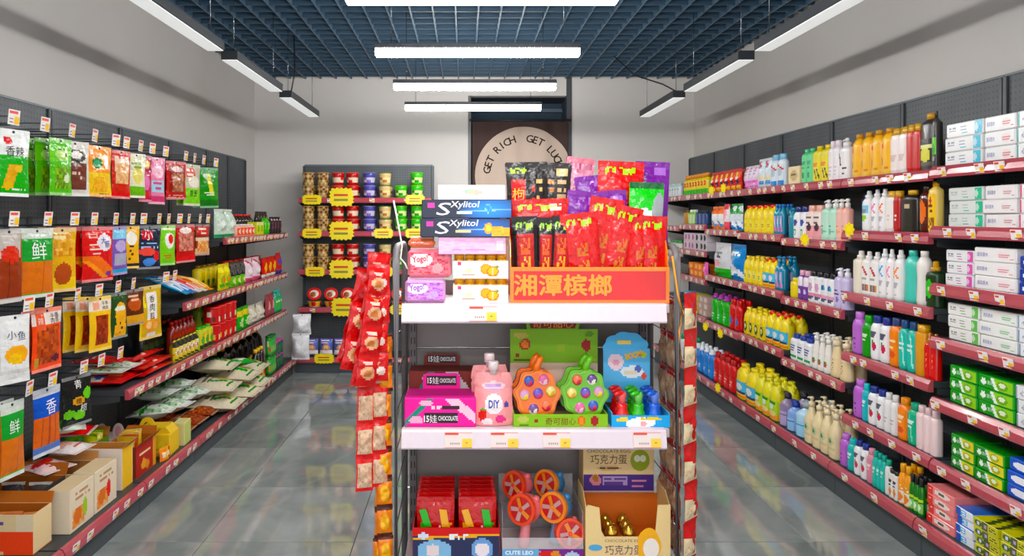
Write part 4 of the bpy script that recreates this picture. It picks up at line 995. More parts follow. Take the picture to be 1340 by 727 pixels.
def smb(base, a, b): return lambda w, d, h: carton(w, d, h, base, (('ell', .5, .5, .34, .4, a), ('rect', .1, .1, .3, .9, b)), nu=8, nv=6)
S = Shelf('F', 2)
S.stack(923, 908, 1, 2, .075, smb('d9d0d6', '2a2a30', 'f0eaee'), 'mask_box', 'grey carton with black print', 'box', cols=3)
S.stack(907, 893, 1, 2, .075, smb('e0cdd6', 'b07aa0', 'f4e8ee'), 'mask_box', 'pale pink carton with violet print', 'box', cols=3)
S = Shelf('F', 3)
S.row(923, 918, 1, bg(.14, 'dd6cb0', (('ell', .5, .5, .3, .3, 'f0a8d0'),), seal='d860a8', seed=16, nu=8, nv=8), 'tissue_pack', 'magenta soft pack', 'pack')
S.stack(917, 900, 1, 2, .06, smb('f08a34', 'f8c088', 'e8682a'), 'soap_box', 'orange soap carton', 'soap box', cols=3)
S = Shelf('F', 4)
S.stack(923, 912, 1, 3, .055, smb('c8b0a6', 'e6d8d0', 'a08478'), 'soap_box', 'taupe soap carton', 'soap box', cols=2)
S.stack(911, 903, 1, 3, .055, smb('d8c858', 'f0e8b0', '8aa0c8'), 'soap_box', 'straw yellow soap carton', 'soap box', cols=2)
S.stack(902, 893, 1, 3, .055, smb('78b0d8', 'd0e4f0', '4a80b8'), 'soap_box', 'light blue soap carton', 'soap box', cols=2)
S = Shelf('F', 5)
S.row(917, 903, 3, bt('waist', .225, '2f7fd0', 'push', 'f0f4f8', lab(.1, .6, '3a8ad8', T2('e4f0fa', .25, .75, .3, .6), nu=8, nv=8), mat='liq'), 'cleaner_bottle', 'blue cleaner bottle with white cap', 'cleaner', rows=2)
S.row(902, 888, 3, bt('waist', .24, 'e4e9ee', 'flip', '2f9a70', lab(.08, .6, 'e4e9ee', ('ell', .5, .5, .3, .3, 'd04a5a'), T2('4a70b8', .2, .8, .1, .3), nu=8, nv=8)), 'cleaner_bottle', 'white cleaner bottle with green cap', 'cleaner', rows=2)
S = Shelf('G', 0)
S.row(888, 872, 5, bt('oval', .13, 'e6ecee', 'flip', 'bcd8d8', lab(.1, .8, 'e6ecee', T2('8ac0c0'), nu=6, nv=6)), 'cleaner_bottle', 'small white bottle', 'bottle')
S = Shelf('G', 2)
S.row(889, 874, 4, bt('oval', .16, 'd6d8c8', 'flip', '5a9a6a', lab(.1, .8, 'd6d8c8', T2('6a9a6a'), nu=6, nv=6)), 'cleaner_bottle', 'small cream bottle', 'bottle')
S = Shelf('G', 4)
S.row(889, 874, 4, bt('waist', .22, 'e4e9ee', 'flip', '3a7ac0', lab(.08, .6, 'e4e9ee', T2('4a70b8', .2, .8, .1, .3), nu=6, nv=6)), 'cleaner_bottle', 'white cleaner bottle with blue cap', 'cleaner')
# yellow offer cards clipped to the rails
def star_card():
    m = MB(); pts = [(.026 * (1 + .16 * math.cos(8 * 2 * PI * i / 48)) * math.cos(2 * PI * i / 48), .034 * (1 + .16 * math.cos(8 * 2 * PI * i / 48)) * math.sin(2 * PI * i / 48)) for i in range(48)]
    m.prism(pts, -.0015, .0015, 'f4dc1e', 'gloss'); m.disc(0, 0, -.002, .015, .018, 'f8e860', 'gloss', 12)
    return [('card', m.mesh('offer_card'), [])]
SC_ = star_card()
for px, py, lb, X in ((1064, 313, 'yellow scalloped offer card under the salmon pink lotions', 2.05), (1124, 300, 'yellow scalloped offer card under the navy blue bottle', 2.05),
                   (939, 249, 'yellow scalloped offer card under the red and yellow pouches', 2.05), (955, 246, 'smaller yellow offer card beside the pinkish bags', 2.05), (931, 427, 'yellow scalloped offer card under the green cleaner bottles', 2.05), (951, 436, 'yellow scalloped offer card under the red cleaner bottles', 2.05), (948, 507, 'yellow scalloped offer card on the lowest rail by the red cleaners', 1.985)):
    y = Yr(px, X); place(SC_, 'offer_card', lb, 'price card', (X - .05, y, EYE - (py - VY) * y / FPX), (0, 0, -PI / 2 + .5), 'yellow offer cards')
# ------------------------------------------------------------------ end display in the middle of the aisle
def PX(px, Y): return (px - VX) * Y / FPX
def PZ(py, Y): return EYE - (py - VY) * Y / FPX
EO = Vector((.24, 2.70, 0))
ed = thing('end_display', 'grey end display stand with three white-edged shelves in the middle of the shop', 'shelving', EO)
def eb(m, name, parent=None):
    o = m.build(name, parent or ed)
    o.location = (0, 0, 0) if parent else -EO
    return o
XL, XR, YF, YB = -.235, .728, 2.535, 2.90
for s, X in ((-1, XL), (1, XR)):
    m = MB()
    pts = [(X, YF, 0), (X, YF, 1.34)] + [(X, YF + .06 - .06 * math.cos(t), 1.34 + .06 * math.sin(t)) for t in (PI / 6, PI / 3, PI / 2)] + [(X, YB - .06, 1.40)] + [(X, YB - .06 + .06 * math.sin(t), 1.34 + .06 * math.cos(t)) for t in (PI / 6, PI / 3, PI / 2)] + [(X, YB, 0)]
    m.tube(pts, .0125, '6f696b', 'steel', 8); eb(m, 'side_frame')
    for k in range(9):
        w_ = MB(); w_.tube([(X, YF + .01, .18 + k * .13), (X, YB - .01, .18 + k * .13)], .0022, '8a8486', 'metal', 4); eb(w_, 'side_wire')
for z0, z1 in ((.10, .392), (.396, .692), (.696, .992), (.996, 1.26)):
    m = MB(); m.box(XL + .02, XR - .02, YB - .012, YB + .012, z0, z1, '8b8380', 'steel', ch=.003); eb(m, 'back_panel')
for X in (XL + .035, XR - .035):
    m = MB(); m.box(X - .014, X + .014, YB - .034, YB - .012, .02, 1.27, '6b6567', 'steel', ch=.002)
    o = eb(m, 'upright')
    q = MB()
    for k in range(24):
        zz = .1 + k * .048
        for dx in (-.006, .006): q.add([(X + dx - .002, YB - .0345, zz), (X + dx + .002, YB - .0345, zz), (X + dx + .002, YB - .0345, zz + .026), (X + dx - .002, YB - .0345, zz + .026)], [(0, 1, 2, 3)], '201d1e', 'steel')
    q.build('slot_row', o)
def big_tag():
    m = MB(); m.box(-.047, .047, -.002, 0, -.025, .025, 'e6d8d4', 'gloss')
    def q(x0, z0, x1, z1, c): m.add([(x0, -.0026, z0), (x1, -.0026, z0), (x1, -.0026, z1), (x0, -.0026, z1)], [(0, 1, 2, 3)], c, 'gloss')
    q(-.046, .017, .0, .0245, 'd8503e'); q(.012, -.024, .046, .005, 'f3c913')
    for i in range(5): q(-.028 + i * .007, -.014, -.024 + i * .007, -.008, 'a08a88')
    q(.024, -.010, .032, -.007, '8a7a20')
    for a, b, c, d in ((-.047, -.025, .047, -.0235), (-.047, .0235, .047, .025)): q(a, b, c, d, 'e06a58')
    return m.mesh('price_tag')
BT = big_tag()
ESZ = [1.203, .774, .292]
etags = [[632], [600, 660, 728, 846], [590, 700, 800]]
for k, z in enumerate(ESZ):
    m = MB(); m.box(XL + .022, XR - .022, YF + .012, YB - .036, z - .03, z, 'b8adb0', 'steel', ch=.002)
    sh = eb(m, 'shelf')
    lip = .055
    r = MB(); vs = []
    prof = [(YF + .02, .004), (YF - .004, .003), (YF - .012, -.004), (YF - .022, -lip), (YF - .018, -lip - .006), (YF + .02, -lip)]
    n = len(prof)
    for x in (XL + .020, XR - .040): vs += [(x, p[0], z + p[1]) for p in prof]
    r.add(vs, [(i, (i + 1) % n, n + (i + 1) % n, n + i) for i in range(n)] + [tuple(range(n))[::-1], tuple(range(n, 2 * n))], 'dccad2', 'rail'); r.build('price_rail', sh)
    for px in etags[k]: child('price_tag', BT, sh, (PX(px, 2.525), YF - .0195, z - .029), (-.19, 0, 0))
m = MB(); m.box(XL + .015, XR - .015, YF + .02, YB, 0, .12, '6d686a', 'steel', ch=.003); eb(m, 'plinth')

def boxat(px0, px1, Y, fn, name, label, cat, z, yaw=0.0, d=.12, group=None):
    x0, x1 = PX(px0, Y), PX(px1, Y)
    return place(fn(x1 - x0), name, label, cat, ((x0 + x1) / 2, Y + d / 2, z), (0, 0, yaw), group)
Z1, Z2, Z3 = (z + .0012 for z in ESZ)
# ---- top shelf: gum tubs, orange candies, gum boxes
def gumpack(w, h, col, blot):
    m = MB(); d = .075
    m.box(-w / 2, w / 2, -d / 2, d / 2, 0, h, col, 'film', ch=.010)
    F = MB(); F.grid(lambda u, v: (-w / 2 + .010 + u * (w - .02), -d / 2 - .0008, .010 + v * (h - .02)), 24, 14, art(col, ('food', 0, 0, 1, 1, col, blot), ('ell', .28, .66, .30, .30, 'f8eef0'), ('ell', .72, .3, .14, .24, mix(blot, 'ffffff', .3))), 'film', False)
    T = MB(); T.text('Yogo!', -w * .21, h * .64, .030, blot, -d / 2 - .0018, 'gloss', width=w * .36, rot=.12, bold=.02)
    L = MB(); L.box(-w / 2 + .008, w / 2 - .008, -d / 2 + .008, d / 2 - .008, h, h + .006, mix(col, 'ffffff', .4), 'plas', ch=.003)
    return [('tub', m.mesh('tub'), []), ('front_print', F.mesh('front_print'), [('lettering', T.mesh('lettering'))]), ('lid', L.mesh('lid'), [])]
Yg = 2.58
place(gumpack(.142, .080, 'd7a3d0', '9a4cc0'), 'gum_tub', 'lavender fruit gum tub, lowest of the pile by the white cord', 'gum', (PX(556, Yg), Yg + .04, Z1), (0, 0, .03), 'fruit gum tubs')
place(gumpack(.152, .098, 'e58a96', 'c83248'), 'gum_tub', 'pinkish red fruit gum tub on top of the lavender one', 'gum', (PX(562, Yg), Yg + .04, Z1 + .0875), (0, 0, -.02), 'fruit gum tubs')
place(gumpack(.095, .030, 'e88a6a', 'd05a3a'), 'gum_tub', 'small orange gum tub topping the pink and red tubs', 'gum', (PX(551, Yg), Yg + .045, Z1 + .193), (0, 0, .05), 'fruit gum tubs')
def jartray():
    w, d, h = .192, .066, .062; m = MB()
    m.box(-w / 2, w / 2, -d / 2, d / 2, 0, .003, 'f2e4d6', 'paper'); m.box(-w / 2, w / 2, -d / 2, -d / 2 + .003, .003, h, 'fbeee4', 'paper'); m.box(-w / 2, w / 2, d / 2 - .003, d / 2, .003, h, 'fbeee4', 'paper')
    m.box(-w / 2, -w / 2 + .003, -d / 2 + .003, d / 2 - .003, .003, h, 'fbeee4', 'paper'); m.box(w / 2 - .003, w / 2, -d / 2 + .003, d / 2 - .003, .003, h, 'fbeee4', 'paper')
    F = MB(); F.grid(lambda u, v: (-w / 2 + u * w, -d / 2 - .0006, v * h), 48, 16, art('fbeee4', ('rect', .08, .72, .15, .92, 'd04a72'), ('ell', .60, .52, .11, .30, 'f29a28'), ('ell', .60, .54, .08, .22, 'f6b548'), ('ell', .72, .40, .11, .30, 'f08a20'), ('ell', .72, .42, .085, .22, 'f8c060'), ('diag', .72, .42, 1, 0, .006, .2, .62, 'fbe0b0'), ('ell', .28, .45, .07, .14, 'f8ddc0'), ('txt', .16, .16, .42, .26, 9, 1, 'b09088'), ('ell', .80, .66, .04, .06, '6a9a3a')), 'paper', False)
    return [('tray', m.mesh('tray'), []), ('front_print', F.mesh('front_print'), [])]
def jar():
    B = MB(); B.loft([(0, .016, .016), (.004, .0175, .0175), (.060, .0175, .0175), (.064, .0165, .0165)], 14, lambda k, a: 'f3c56a' if int(a * 14) % 2 else 'e9a23c', 'plas')
    L = MB(); L.loft([(.063, .0182, .0182), (.078, .0182, .0182), (.080, .017, .017)], 14, 'eeb452', 'plas')
    return [('jar', B.mesh('jar'), []), ('lid', L.mesh('lid'), [])]
JT, JR = jartray(), jar()
for l in range(2):
    z = Z1 + l * .0845; cx = PX(629, Yg)
    place(JT, 'candy_tray', f'white tray with orange print, {["lower", "upper"][l]} one under the pink box', 'candy tray', (cx, Yg + .035, z), (0, 0, 0), 'orange candy trays')
    for j in range(5): place(JR, 'candy_jar', f'orange candy jar, {ORD[j+1]} of five in the {["lower", "upper"][l]} orange tray', 'jar', (cx - .0745 + j * .0372, Yg + .035, z + .0035), (0, 0, 0), 'orange candy jars')
def pinkbox():
    r = carton(.235, .12, .060, 'e8b6d6', (('food', 0, 0, 1, 1, 'e6acd2', 'efc6e0'), ('rect', .86, .2, .95, .8, 'f4d8ea'), ('txt', .2, .2, .7, .34, 10, 1, 'd78fc0')), nu=30, nv=10, mat='gloss')
    return r
zc = Z1 + 2 * .0845 + .0005
place(pinkbox(), 'candy_box', 'pale pink carton on the upper orange candy tray', 'box', (PX(617, 2.57), 2.57 + .06, zc), (0, 0, .04))
def xyl(fruit):
    w, d, h = .312, .13, .064; m = MB(); m.box(-w / 2, w / 2, -d / 2, d / 2, 0, h, '1f2440', 'gloss', ch=.002, t='3a4878' if not fruit else '2c3458')
    def f(u, v):
        g = max(0, 1 - math.hypot((u - .73) / .34, (v - .45) / .8))
        c = mix('161a30', '3f86d8' if not fruit else '2f62b0', min(1, g * 1.25 + max(0, u - .5) * .5))
        if abs((v - .42) - (u - .73) * .25) < .05 and u > .42: c = mix(c, 'bfe4ff', .55 * max(0, 1 - abs(u - .72) * 2))
        if fruit:
            if u > .80 and v < .55 - (u - .9) * .5: c = mix('e8a030', 'f0c050', hsh(int(u * 30), int(v * 9)))
            if math.hypot((u - .76) / .05, (v - .45) / .32) < 1: c = 'f0a830' if math.hypot((u - .76) / .035, (v - .45) / .22) > .9 else 'f8d070'
        elif math.hypot((u - .745) / .035, (v - .5) / .30) < 1: c = mix('8ad0f0', '3a78c8', hsh(int(u * 60), int(v * 8)))
        if .06 < u < .14 and .58 < v < .84: c = 'e04a9a'
        if .39 < u < .57 and .22 < v < .36: c = 'e8f2f8' if not fruit else 'f0d8a0'
        return c
    F = MB(); F.grid(lambda u, v: (-w / 2 + .002 + u * (w - .004), -d / 2 - .0006, .002 + v * (h - .004)), 64, 14, f, 'gloss', False)
    T = MB(); T.text('S', -w * .25, h * .50, .062, 'f4f6fa', -d / 2 - .0014, 'gloss', width=.046, shear=.25); T.text('Xylitol', -w * .02, h * .70, .030, 'f4f6fa', -d / 2 - .0014, 'gloss', width=.098, shear=.2, bold=.01)
    return [('carton', m.mesh('carton'), []), ('front_print', F.mesh('front_print'), [('lettering', T.mesh('lettering'))])]
place(xyl(True), 'gum_box', 'dark navy chewing gum box with an orange, lower of two', 'gum box', (PX(608.5, 2.56), 2.56 + .065, zc + .0610), (0, 0, .015), 'navy chewing gum boxes')
place(xyl(False), 'gum_box', 'dark navy chewing gum box with ice blue burst, upper of two', 'gum box', (PX(611, 2.56), 2.56 + .065, zc + .1255), (0, 0, -.02), 'navy chewing gum boxes')
def whitebox():
    return carton(.236, .12, .052, 'f8f6f4', (('ell', .47, .55, .10, .20, 'a8dcb0'), ('ell', .56, .50, .12, .16, 'f2b8a8'), ('ell', .51, .54, .03, .1, 'e8d8a0')), nu=30, nv=10, mat='gloss')
place(whitebox(), 'candy_box', 'plain white carton with a faint green and red print on the navy gum boxes', 'box', (PX(617, 2.6), 2.60 + .06, zc + .190), (0, 0, .02))

# ---- the orange display tray and its bags of betel nut
BX0, BX1 = PX(668, 2.55), PX(877, 2.55)
BW = BX1 - BX0; BC = (BX0 + BX1) / 2
t = thing('display_tray', 'red and orange cardboard tray with gold lettering, full of betel nut bags', 'display tray', (BC, 2.56, Z1))
m = MB(); m.box(-BW / 2, BW / 2, 0, .004, 0, .126, 'f08a1e', 'gloss'); m.build('front_panel', t)
m = MB(); m.grid(lambda u, v: (-BW / 2 + .012 + u * (BW - .024), -.0008, .012 + v * .100), 30, 8, lambda u, v: mix('c40a08', 'dc3020', max(0, 1 - abs(u - .75 + (v - .5) * .2) * 5) * .6), 'gloss', False); fp = m.build('front_print', t)  # red panel with a slanting highlight painted into its colour
m = MB()
for q, (dx, dz) in enumerate(((0, 0), (.0022, 0), (-.0022, 0), (0, .0018), (0, -.0018))): m.text('湘潭槟榔', -BW * .17 + dx, .064 + dz, .078, 'ee9e2c', -.0018 - q * .0001, 'gloss', width=.335)
m.build('lettering', fp)
m = MB(); m.text('湖南特产', BW * .32, .070, .026, 'f0902e', -.0018, 'gloss', width=.10); m.build('small_lettering', fp) if False else None
for s in (-1, 1):
    m = MB(); out = [(0, 0), (.26, 0), (.26, .30), (.20, .295)] + [(.20 - .19 * math.sin(k / 8 * PI / 2), .295 - .165 * (1 - math.cos(k / 8 * PI / 2))) for k in range(1, 9)] + [(0, .126)]
    m.prism(out, -.002, .002, 'ef8a22', 'gloss')
    for i, p in enumerate(m.v): m.v[i] = (s * (BW / 2 - .002) + p[1], p[0] + .004, p[2])
    m.build('side_panel', t)
m = MB(); m.box(-BW / 2 + .004, BW / 2 - .004, .004, .27, 0, .004, 'd87a20', 'paper'); m.box(-BW / 2 + .004, BW / 2 - .004, .264, .268, 0, .30, 'd87a20', 'paper'); m.build('tray_base', t)
m = MB(); m.box(-BW / 2 + .006, BW / 2 - .006, .075, .135, .004, .09, 'c87020', 'paper'); m.build('inner_step', t)
m = MB(); m.box(-BW / 2 + .006, BW / 2 - .006, .138, .262, .004, .19, 'c87020', 'paper'); m.build('inner_step', t)
GL = ('big', .14, .85, .80, .95, 13, 3, 'a6dc28')
def lbag(key):
    """betel nut bag artwork"""
    if key == 'black': return '1a1616', (('rect', .14, .04, .86, .80, 'a80a0c'), ('big', .30, .10, .70, .30, 6, 5, 'e09a48'), ('big', .30, .34, .70, .52, 6, 5, 'e8a850'), ('big', .32, .56, .68, .74, 6, 5, 'c8642e'), ('rect', .20, .04, .24, .8, '8a1014'), GL)
    if key == 'red': return 'bc0505', (('big', .36, .08, .64, .26, 6, 5, 'b8722a'), ('big', .36, .29, .64, .46, 6, 5, 'c07a2e'), ('big', .36, .49, .64, .66, 6, 5, 'b86a28'), ('rect', .28, .06, .31, .68, 'a80c10'), GL)
    if key == 'redtop': return 'b80608', (('rect', .0, .0, 1, .7, '98080a'), GL, ('txt', .7, .86, .9, .95, 4, 3, 'f6d8c0'))
    if key == 'bigblack': return '24201f', (('rect', .10, .05, .48, .80, 'c31e22'), ('big', .60, .2, .68, .78, 1, 9, 'c8402e'), ('txt', .74, .15, .9, .8, 2, 13, 'c8a878'), ('big', .10, .87, .5, .96, 12, 3, 'a8e02a'))
    if key == 'bigblack2': return '2b2624', (('txt', .2, .1, .42, .8, 3, 13, 'b8703a'), ('txt', .55, .1, .85, .8, 4, 15, 'bfa482'), ('rect', .5, .85, .9, .97, 'c8b48a'))
    if key == 'purple': return '6d2a86', (('ell', .5, .4, .3, .2, '8a4aa6'), ('txt', .2, .5, .8, .66, 6, 3, 'd8b8e4'), ('rect', .55, .84, .9, .96, '9a6ab4'))
    if key == 'pink': return 'b8707e', (('food', 0, .4, 1, 1, 'd0a0b0', '9a5068'), ('txt', .3, .1, .7, .4, 4, 5, 'f0d8d8'))
    if key == 'green': return '1f5c34', (('rect', 0, .55, 1, 1, '48b83a'), ('ell', .45, .56, .34, .16, 'd8e8e0'), ('diag', .45, .56, .4, 1, .06, .46, .66, 'e0352e'), ('big', .1, .20, .9, .40, 8, 2, 'e8f0e8'), ('ell', .86, .66, .2, .24, '9aa0a0'))
for args in (
    # px centre, py top, px width, Y, level, artwork, tilt, label
    (690, 213, 56, 2.735, 2, 'bigblack', .02, 'tall black betel nut bag with red panel, at the back beside the white carton'),
    (727, 214, 40, 2.76, 2, 'bigblack2', -.03, 'tall black betel nut bag with brown print, second along the back'),
    (754, 208, 38, 2.775, 2, 'pink', -.12, 'shiny pinkish betel nut bag poking up between black and red bags'),
    (779, 232, 46, 2.755, 2, 'purple', .10, 'purple betel nut bag behind the pinkish one'),
    (811, 213, 62, 2.725, 2, 'red', -.05, 'large red betel nut bag standing highest at the back'),
    (853, 213, 46, 2.76, 2, 'purple', -.04, 'purple betel nut bag at the back above the green pack'),
    (706, 262, 80, 2.665, 1, 'redtop', .03, 'wide red betel nut bag lying across behind the small black ones'),
    (764, 253, 52, 2.668, 1, 'purple', -.10, 'purple betel nut bag in the middle row, beside the wide red one'),
    (800, 251, 48, 2.672, 1, 'purple', .06, 'purple betel nut bag in the middle row, between its neighbours'),
    (845, 240, 46, 2.655, 1, 'green', -.04, 'green and dark green betel nut pack with a red triangle'),
    (860, 255, 22, 2.662, 1, 'purple', .03, 'narrow purple betel nut bag at the end by the grey frame'),
    (688, 284, 34, 2.60, 0, 'black', .03, 'small black betel nut bag with red panel, first of three in front'),
    (714, 285, 24, 2.605, 0, 'black', -.02, 'small black betel nut bag with red panel, second of three in front'),
    (734, 284, 29, 2.60, 0, 'black', -.06, 'small black betel nut bag with red panel, third of three in front'),
    (763, 281, 50, 2.598, 0, 'red', .10, 'red betel nut bag with gold print, first of six in front'),
    (786, 262, 46, 2.618, 0, 'red', -.16, 'red betel nut bag with gold print, second of six and tallest in front'),
    (812, 272, 38, 2.612, 0, 'red', -.22, 'red betel nut bag with gold print, third of six, leaning'),
    (836, 287, 30, 2.600, 0, 'red', -.15, 'red betel nut bag with gold print, fourth of six, leaning'),
    (850, 284, 30, 2.607, 0, 'red', -.06, 'red betel nut bag with gold print, fifth of six'),
    (853, 284, 38, 2.598, 0, 'red', -.05, 'red betel nut bag with gold print, sixth of six by the grey frame')):
    px, py, wpx, Y, lev, key, tilt, lb = args
    z0 = Z1 + (.0055, .0915, .1915)[lev]; h = PZ(py, Y) - z0 - .004; w = wpx * Y / FPX
    base, layers = lbag(key)
    rec = bag(round(w, 3), round(h, 3), .026 if lev else .022, base, layers, mix(base, '000000', .2), 'film', 26, 40, px, True, base)
    if key == 'bigblack':
        T = MB(); T.text('枸', -w * .21, h * .62, .048, 'e8b25a', -.0168, 'gloss'); T.text('杞', -w * .21, h * .40, .048, 'e8b25a', -.0175, 'gloss')
        rec = rec + [('lettering', T.mesh('lettering'), [])]
    ang = tilt
    place(rec, 'betel_nut_bag', lb, 'snack bag', (PX(px, Y) + math.sin(ang) * h * .5, Y, z0 + abs(math.sin(ang)) * w * .5 + .002), (-.03, -ang, 0), 'betel nut bags in the orange tray')

# ---- middle shelf
def chocbox(col, flapcol, w, d, h, hd):
    m = MB(); m.box(-w / 2, w / 2, -d / 2, d / 2, 0, h, col, 'paper', ch=.002, t=mix(col, '000000', .12))
    F = MB(); F.grid(lambda u, v: (-w / 2 + .002 + u * (w - .004), -d / 2 - .0006, .002 + v * (h - .004)), 40, 16, art(col, ('diag', .9, .5, 1, .5, .10, 0, 1, mix(col, 'ffffff', .55)), ('diag', .08, .3, 1, -.4, .04, 0, 1, '3a8a78'), ('ell', .16, .24, .10, .14, mix(col, 'ffffff', .4)), ('ell', .30, .84, .10, .12, mix(col, 'ffffff', .45)), ('rect', .28, .10, .76, .48, '2a2024'), ('rect', .52, .62, .78, .78, '2a2024'), ('ell', .40, .70, .035, .08, 'f6d0dc'), ('ell', .48, .70, .035, .08, 'f6d0dc')), 'paper', False)
    T = MB(); y = -d / 2 - .0016
    T.text('15', -w * .19, h * .29, .030, 'f4eef0', y, 'paper', width=.018, bold=.03); T.text('娃', -w * .095, h * .29, .030, 'f4eef0', y, 'paper', width=.026); T.text('CHOCOLATE', w * .11, h * .31, .022, 'f4eef0', y, 'paper', width=.068, bold=.02)
    H = MB(); H.prism([(-.068, h), (.068, h), (.068, h + hd - .012), (.056, h + hd), (-.056, h + hd), (-.068, h + hd - .012)], d / 2 - .004, d / 2, col, 'paper')
    HP = MB(); HP.box(-.055, .055, d / 2 - .0052, d / 2 - .0044, h + hd * .22, h + hd * .84, '2a2024', 'paper')
    y2 = d / 2 - .0060; zz = h + hd * .53
    HP.text('15', -.043, zz, .028, 'f4eef0', y2, 'paper', width=.016, bold=.03); HP.text('娃', -.021, zz, .028, 'f4eef0', y2, 'paper', width=.024); HP.text('CHOCOLATE', .023, zz, .022, 'f4eef0', y2, 'paper', width=.058, bold=.02)
    return [('carton', m.mesh('carton'), []), ('front_print', F.mesh('front_print'), [('lettering', T.mesh('lettering'))]), ('header_card', H.mesh('header_card'), [('lettering', HP.mesh('lettering'))])]
place(chocbox('e23a96', '', .248, .15, .100, .056), 'chocolate_box', 'bright pink chocolate box with black lettered header', 'chocolate box', (PX(576, 2.565), 2.565 + .075, Z2), (0, 0, 0))
place(chocbox('74302a', '', .238, .115, .158, .046), 'chocolate_box', 'dark brown chocolate box behind the bright pink one', 'chocolate box', (PX(577, 2.74), 2.735 + .06, Z2), (0, 0, 0))
def pouch():
    w, h, d = .128, .172, .05
    def shape(v): return 1 - .16 * max(0, (v - .62) / .38) ** 2.2 + .03 * math.sin(v * 9) - (.05 if .70 < v < .76 else 0)
    m = MB()
    a = art('efa3a4', ('ell', .5, .42, .24, .19, 'f4e8ea'), ('ell', .5, .76, .3, .08, 'f6cfd4'), ('txt', .26, .68, .76, .78, 6, 3, 'c8a0d0'), ('ell', .22, .20, .10, .11, 'd63a34'), ('ell', .22, .31, .07, .03, '5a9a4a'), ('ell', .66, .13, .14, .07, 'd84a86'), ('ell', .34, .08, .14, .06, 'f0e8ea'), ('ell', .82, .40, .07, .06, '5a4a9a'))
    for s in (-1, 1):
        m.grid(lambda u, v: ((u - .5) * w * shape(v), s * (d / 2 * (1 - abs(2 * u - 1) ** 2.4) * (.55 + .45 * math.sin(PI * min(1, v * 1.1 + .05))) * (1 - v ** 6) + .0006), v * h), 26, 34, a if s < 0 else 'efa3a4', 'film', True, s > 0)
    T = MB(); T.text('DIY', 0, h * .42, .036, '3a4a9a', -d / 2 - .0006, 'gloss', width=.036, bold=.03)
    K = MB(); K.loft([(h - .006, .012, .010), (h + .008, .012, .010), (h + .009, .018, .017), (h + .034, .018, .017), (h + .038, .015, .014)], 16, 'f4e4e4', 'plas')
    return [('pouch', m.mesh('pouch'), [('lettering', T.mesh('lettering'))]), ('spout_cap', K.mesh('spout_cap'), [])]
PO = pouch()
place(PO, 'drink_pouch', 'pink drink pouch with white cap, front one of two', 'pouch', (PX(646, 2.58), 2.595, Z2), (-.04, 0, .05), 'pink drink pouches', (1.06, 1, 1.06))
place(PO, 'drink_pouch', 'pink drink pouch with white cap, half hidden behind another', 'pouch', (PX(641, 2.66), 2.668, Z2), (-.04, 0, .12), 'pink drink pouches', (1.06, 1, 1.13))
# green display of fruit-shaped candy cases
gw = PX(795, 2.565) - PX(672, 2.565); gx = (PX(795, 2.565) + PX(672, 2.565)) / 2
t = thing('candy_display', 'lime green candy display box with a brown lettered crest', 'display box', (gx, 2.56, Z2))
m = MB(); m.box(-gw / 2, gw / 2, 0, .004, 0, .046, '8fba3e', 'paper', b='e8d0c0'); m.box(-gw / 2, -gw / 2 + .004, .004, .20, 0, .046, '8fba3e', 'paper'); m.box(gw / 2 - .004, gw / 2, .004, .20, 0, .046, '8fba3e', 'paper'); m.box(-gw / 2 + .004, gw / 2 - .004, .004, .20, 0, .004, 'e6cfc0', 'paper'); m.build('tray', t)
m = MB(); m.grid(lambda u, v: (-gw / 2 + u * gw, -.0008, v * .046), 50, 8, art('8fba3e', ('ell', .10, .62, .06, .24, 'b8c070'), ('ell', .24, .5, .02, .16, '8a3a2a'), ('ell', .72, .5, .045, .36, 'c8702a'), ('ell', .72, .5, .030, .24, 'e89038'), ('ell', .86, .5, .045, .36, '9a2a2e'), ('txt', .06, .14, .2, .28, 7, 1, '5a7a2a')), 'paper', False); fp = m.build('front_print', t)
m = MB(); m.text('奇可甜心', 0, .022, .027, '7a2f1a', -.0018, 'paper', width=.105); m.build('lettering', fp)
m = MB(); m.box(-gw / 2, gw / 2, .196, .200, .046, .19, 'e9cdbc', 'paper'); m.build('backing_card', t)
m = MB(); m.grid(lambda u, v: (-gw / 2 + u * gw, .1945, .186 + v * .125), 48, 18, art('8fba3e', ('ell', .17, .55, .065, .17, '9a4a1c'), ('ell', .17, .55, .045, .11, 'e8862c'), ('ell', .87, .52, .055, .18, '9a2c2c'), ('ell', .08, .22, .02, .07, '8a3a2a'), ('rect', .55, .34, .62, .56, 'a0bc40'), ('ell', .12, .82, .08, .08, 'c8b870'), ('rect', .8, .05, .98, .12, 'c8c83a'), ('txt', .05, .05, .25, .1, 9, 1, '5a5a2a'), ('ell', .9, .86, .05, .08, '6a9a3a')), 'paper', False)
m.box(-gw / 2, gw / 2, .195, .199, .186, .311, '8fba3e', 'paper'); m.build('header_card', t)
m = MB(); m.prism([(-.100, .311), (.090, .311), (.098, .335), (.088, .356), (-.098, .356), (-.106, .335)], .193, .199, '7fae3a', 'paper')
m.prism([(-.086, .314), (.078, .314), (.084, .334), (.076, .352), (-.084, .352), (-.092, .334)], .1915, .193, '6e2c18', 'paper'); m.text('奇可甜心', -.004, .333, .036, 'ee9440', .1908, 'paper', width=.150); m.build('crest', t)
